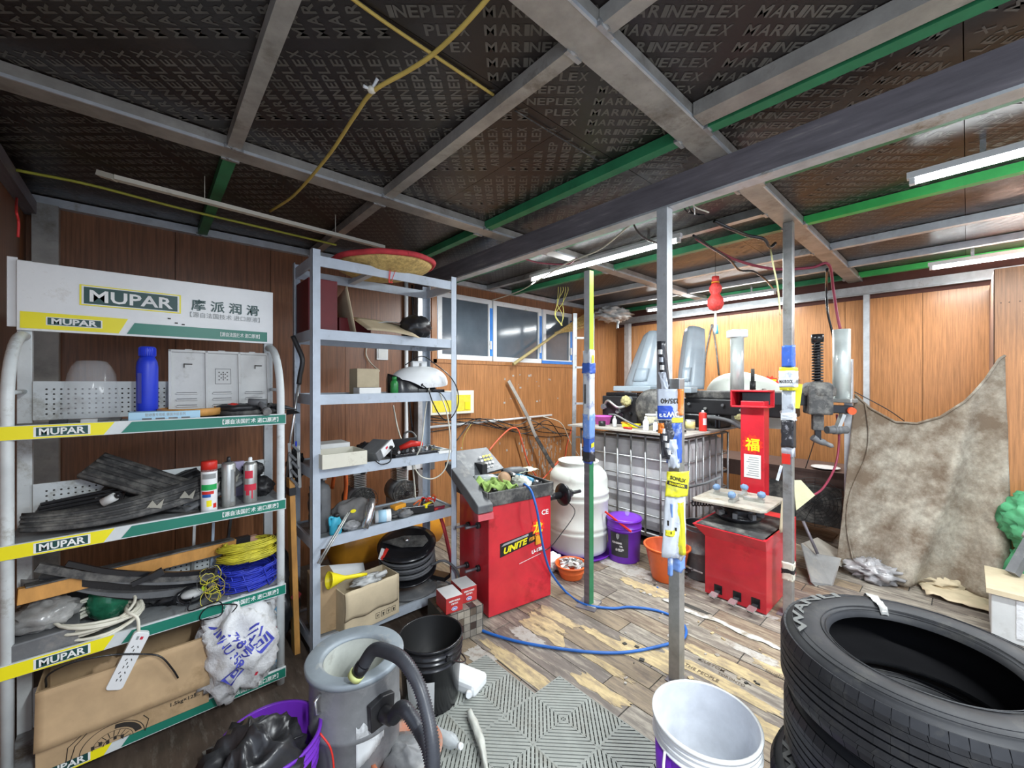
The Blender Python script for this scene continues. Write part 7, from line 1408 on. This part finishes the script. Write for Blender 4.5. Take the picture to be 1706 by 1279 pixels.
wire('black_cable', 'black cable hanging from the roof down behind the tyre changer head', [G(1378, 448, 2.55), D(1377, 480, 3.75), D(1379, 520, 3.75), D(1388, 560, 3.75), D(1393, 600, 3.75), D(1388, 650, 3.7)], .010, blackg)
wire('black_cable', 'thin black cable hanging below the tyre changer head', [D(1366, 700, 3.7), D(1355, 740, 3.7), D(1342, 780, 3.72)], .004, blackg)
wire('cream_cable', 'cream wire running down the third post', [G(1283, 410, 2.6), D(1288, 440, 2.75), D(1296, 480, 2.75), D(1300, 525, 2.75)], .005, mat('pale_yellow_wire', (.62, .6, .3), .5))
wire('black_cable', 'black wire drooping from the beam left of the nearest post', [G(1055, 372, 2.58), G(1062, 385, 2.55), G(1075, 397, 2.53), G(1095, 405, 2.54)], .006, blackg)
wire('cream_cable', 'cream wire stretched from the dark beam past the lit tube', [G(1053, 372, 2.58), G(1000, 415, 2.6), G(945, 438, 2.6), G(905, 462, 2.6), G(860, 487, 2.6), G(800, 504, 2.6), G(760, 502, 2.62)], .006, wcable)
wire('dark_red_cable', 'dark red cable lying over the left end of the lit tube', [G(870, 430, 2.66), G(900, 438, 2.66), G(945, 440, 2.66), G(960, 430, 2.66)], .007, rcable)
wire('black_cable', 'black cable on the orange wall left of the white cylinder', [onX(1186, 540, 5.785), onX(1176, 590, 5.785), onX(1172, 640, 5.785)], .010, blackd)
wire('black_cable', 'black cable on the orange wall just left of the white cylinder cap', [onX(1187, 540, 5.785), onX(1193, 580, 5.785), onX(1198, 625, 5.785)], .010, blackd)
b = B(); p = G(1148, 345, 2.62)
for k in range(5): b.tube(spline([p+V((rr.uniform(-.03, .03), rr.uniform(-.03, .03), .14)), p+V((rr.uniform(-.02, .06), rr.uniform(-.04, .04), 0)), p+V((rr.uniform(-.02, .12), rr.uniform(-.08, .02), -.03))], 5), .004, (silver, blackg, silver, blackg, wcable)[k], 5)
one('stripped_wires', b, 'tangle of stripped silver wires at the top of the nearest post', 'wire')
b = B(); p = D(935, 498, 4.8)
for k in range(5): b.tube(spline([D(930+k*4, 478, 4.8), D(930+k*4, 485, 4.8), D(932+rr.uniform(-5, 8), 505, 4.8), D(930+rr.uniform(-6, 10), 525, 4.8), D(934+rr.uniform(-4, 4), 542, 4.8)], 4), .004, mat('yellow_string', (.6, .55, .15), .7), 5)
one('yellow_string', b, 'yellow string dangling in front of the right window', 'string')
b = B(); b.blob(G(1020, 524, 2.60), (.32, .22, .10), mat('hanging_film', (.52, .52, .50), .25, 0, .3, 10), .7, 3, 4, 36, 22, sharp=True); b.tube([D(1030, 535, 5.4), D(1027, 548, 5.4)], [.02, .004], mat('hanging_film', (.52, .52, .50), .25), 6); one('plastic_film', b, 'bunched clear plastic film hanging under the roof in the far corner', 'plastic film')
# red gourd lantern
t = thing('lantern', 'small red beaded gourd lantern with a pale blue tassel hanging from the roof', 'lantern', D(1192, 520, 3.6)); c = D(1192, 490, 3.6); lr = mat('lantern_red', (.72, .06, .05), .45, 0, .3, 60, None, 0, 3, bump=.6)
b = B(); b.lathe([(.02, -.145), (.05, -.13), (.068, -.09), (.066, -.05), (.045, -.015), (.035, 0), (.05, .03), (.052, .06), (.035, .09), (.022, .10)], c, lr, 26); b.build('gourd', t)
b = B(); b.cyl(c+V((0, 0, .10)), c+V((0, 0, .155)), .03, lr, 14); b.cyl(c+V((0, 0, .098)), c+V((0, 0, .108)), .033, orangey, 14); b.build('cap', t)
b = B(); b.cyl(c+V((0, 0, .155)), (c.x, c.y, 2.755), .002, blackg, 5); b.build('thread', t)
b = B(); b.tube([c+V((0, 0, -.145)), c+V((0, 0, -.22)), c+V((.0, 0, -.32)), c+V((0, 0, -.36))], [.008, .014, .016, .004], cream, 8); b.tube([c+V((.004, -.01, -.27)), c+V((.004, -.01, -.35))], [.008, .014], mat('tassel_blue', (.1, .5, .65), .6), 8); b.build('tassel', t)
# luck paper on the wall
b = B(); p = onX(1282, 640, 5.78); c = V((5.794, p.y, p.z)); fustick(b, c, -Y1, Z1, -X1, .11); one('luck_sticker', b, 'red and yellow lucky paper on the orange wall left of the third post', 'sticker')
# clutter under and beside the racks
b = B(); rr = random.Random(90)
b.blob((.60, 2.95, .30), (.12, .30, .30), black, .4, 2, 3, 26, 18, flat=-.29, sharp=True); one('black_tarp', b, 'black tarp heap in the gap behind the orange timber board', 'tarp')
t = thing('plastic_crate', 'pale lilac card poking up at the back of the third rack shelf', 'crate', (0, 0, 0)) if False else None
wire('floor_cord', 'white cord end lying on the floor between the purple bucket and the drum', [G(508, 1168, .008), G(490, 1178, .008), G(470, 1172, .02), (.42, 2.02, .03)], .006, wcable, 'cord')
b = B(); b.box((.34, 2.10, .012), (.30, .22, .02), blackd, .2); one('rubber_mat', b, 'dusty black rubber piece on the floor in front of the white rack', 'mat')

t = thing('small_bottle', 'small black capped bottle standing beside the white cylinder on the workbench', 'bottle', onX(1254, 636, 4.5)); p = V((4.40, onX(1254, 636, 4.40).y, 1.5135)); b = B(); b.cyl(p, p+V((0, 0, .10)), .026, black, 16); b.build('body', t)
b = B(); b.cyl(p+V((0, 0, .10)), p+V((0, 0, .22)), .016, blackd, 14); b.build('neck', t)
b = B(); b.bar(D(1272, 648, 3.95), D(1302, 672, 3.75), .035, .012, alu); b.bar(D(1296, 668, 3.76), D(1308, 684, 3.72), .03, .012, alu); one('metal_lever', b, 'flat metal lever lying across the top of the red column bracket', 'lever')
rr = random.Random(77); b = B()
for k in range(9): x = .80+k*.09; b.bar((x, 2.38+rr.uniform(-.03, .03), .012+.006*(k % 2)), (x+.30, 2.30+rr.uniform(-.03, .05), .014), .05, .012, rr.choice([brownt, mdfm, greyd]))
one('wood_offcuts', b, 'dark wooden strips lying on the floor in front of the grey shelving', 'wood', kind='stuff')
t = thing('wooden_box', 'open dark wooden crate on the floor under the bottom shelf of the white rack', 'crate', (.0, 2.1, 0)) if False else None
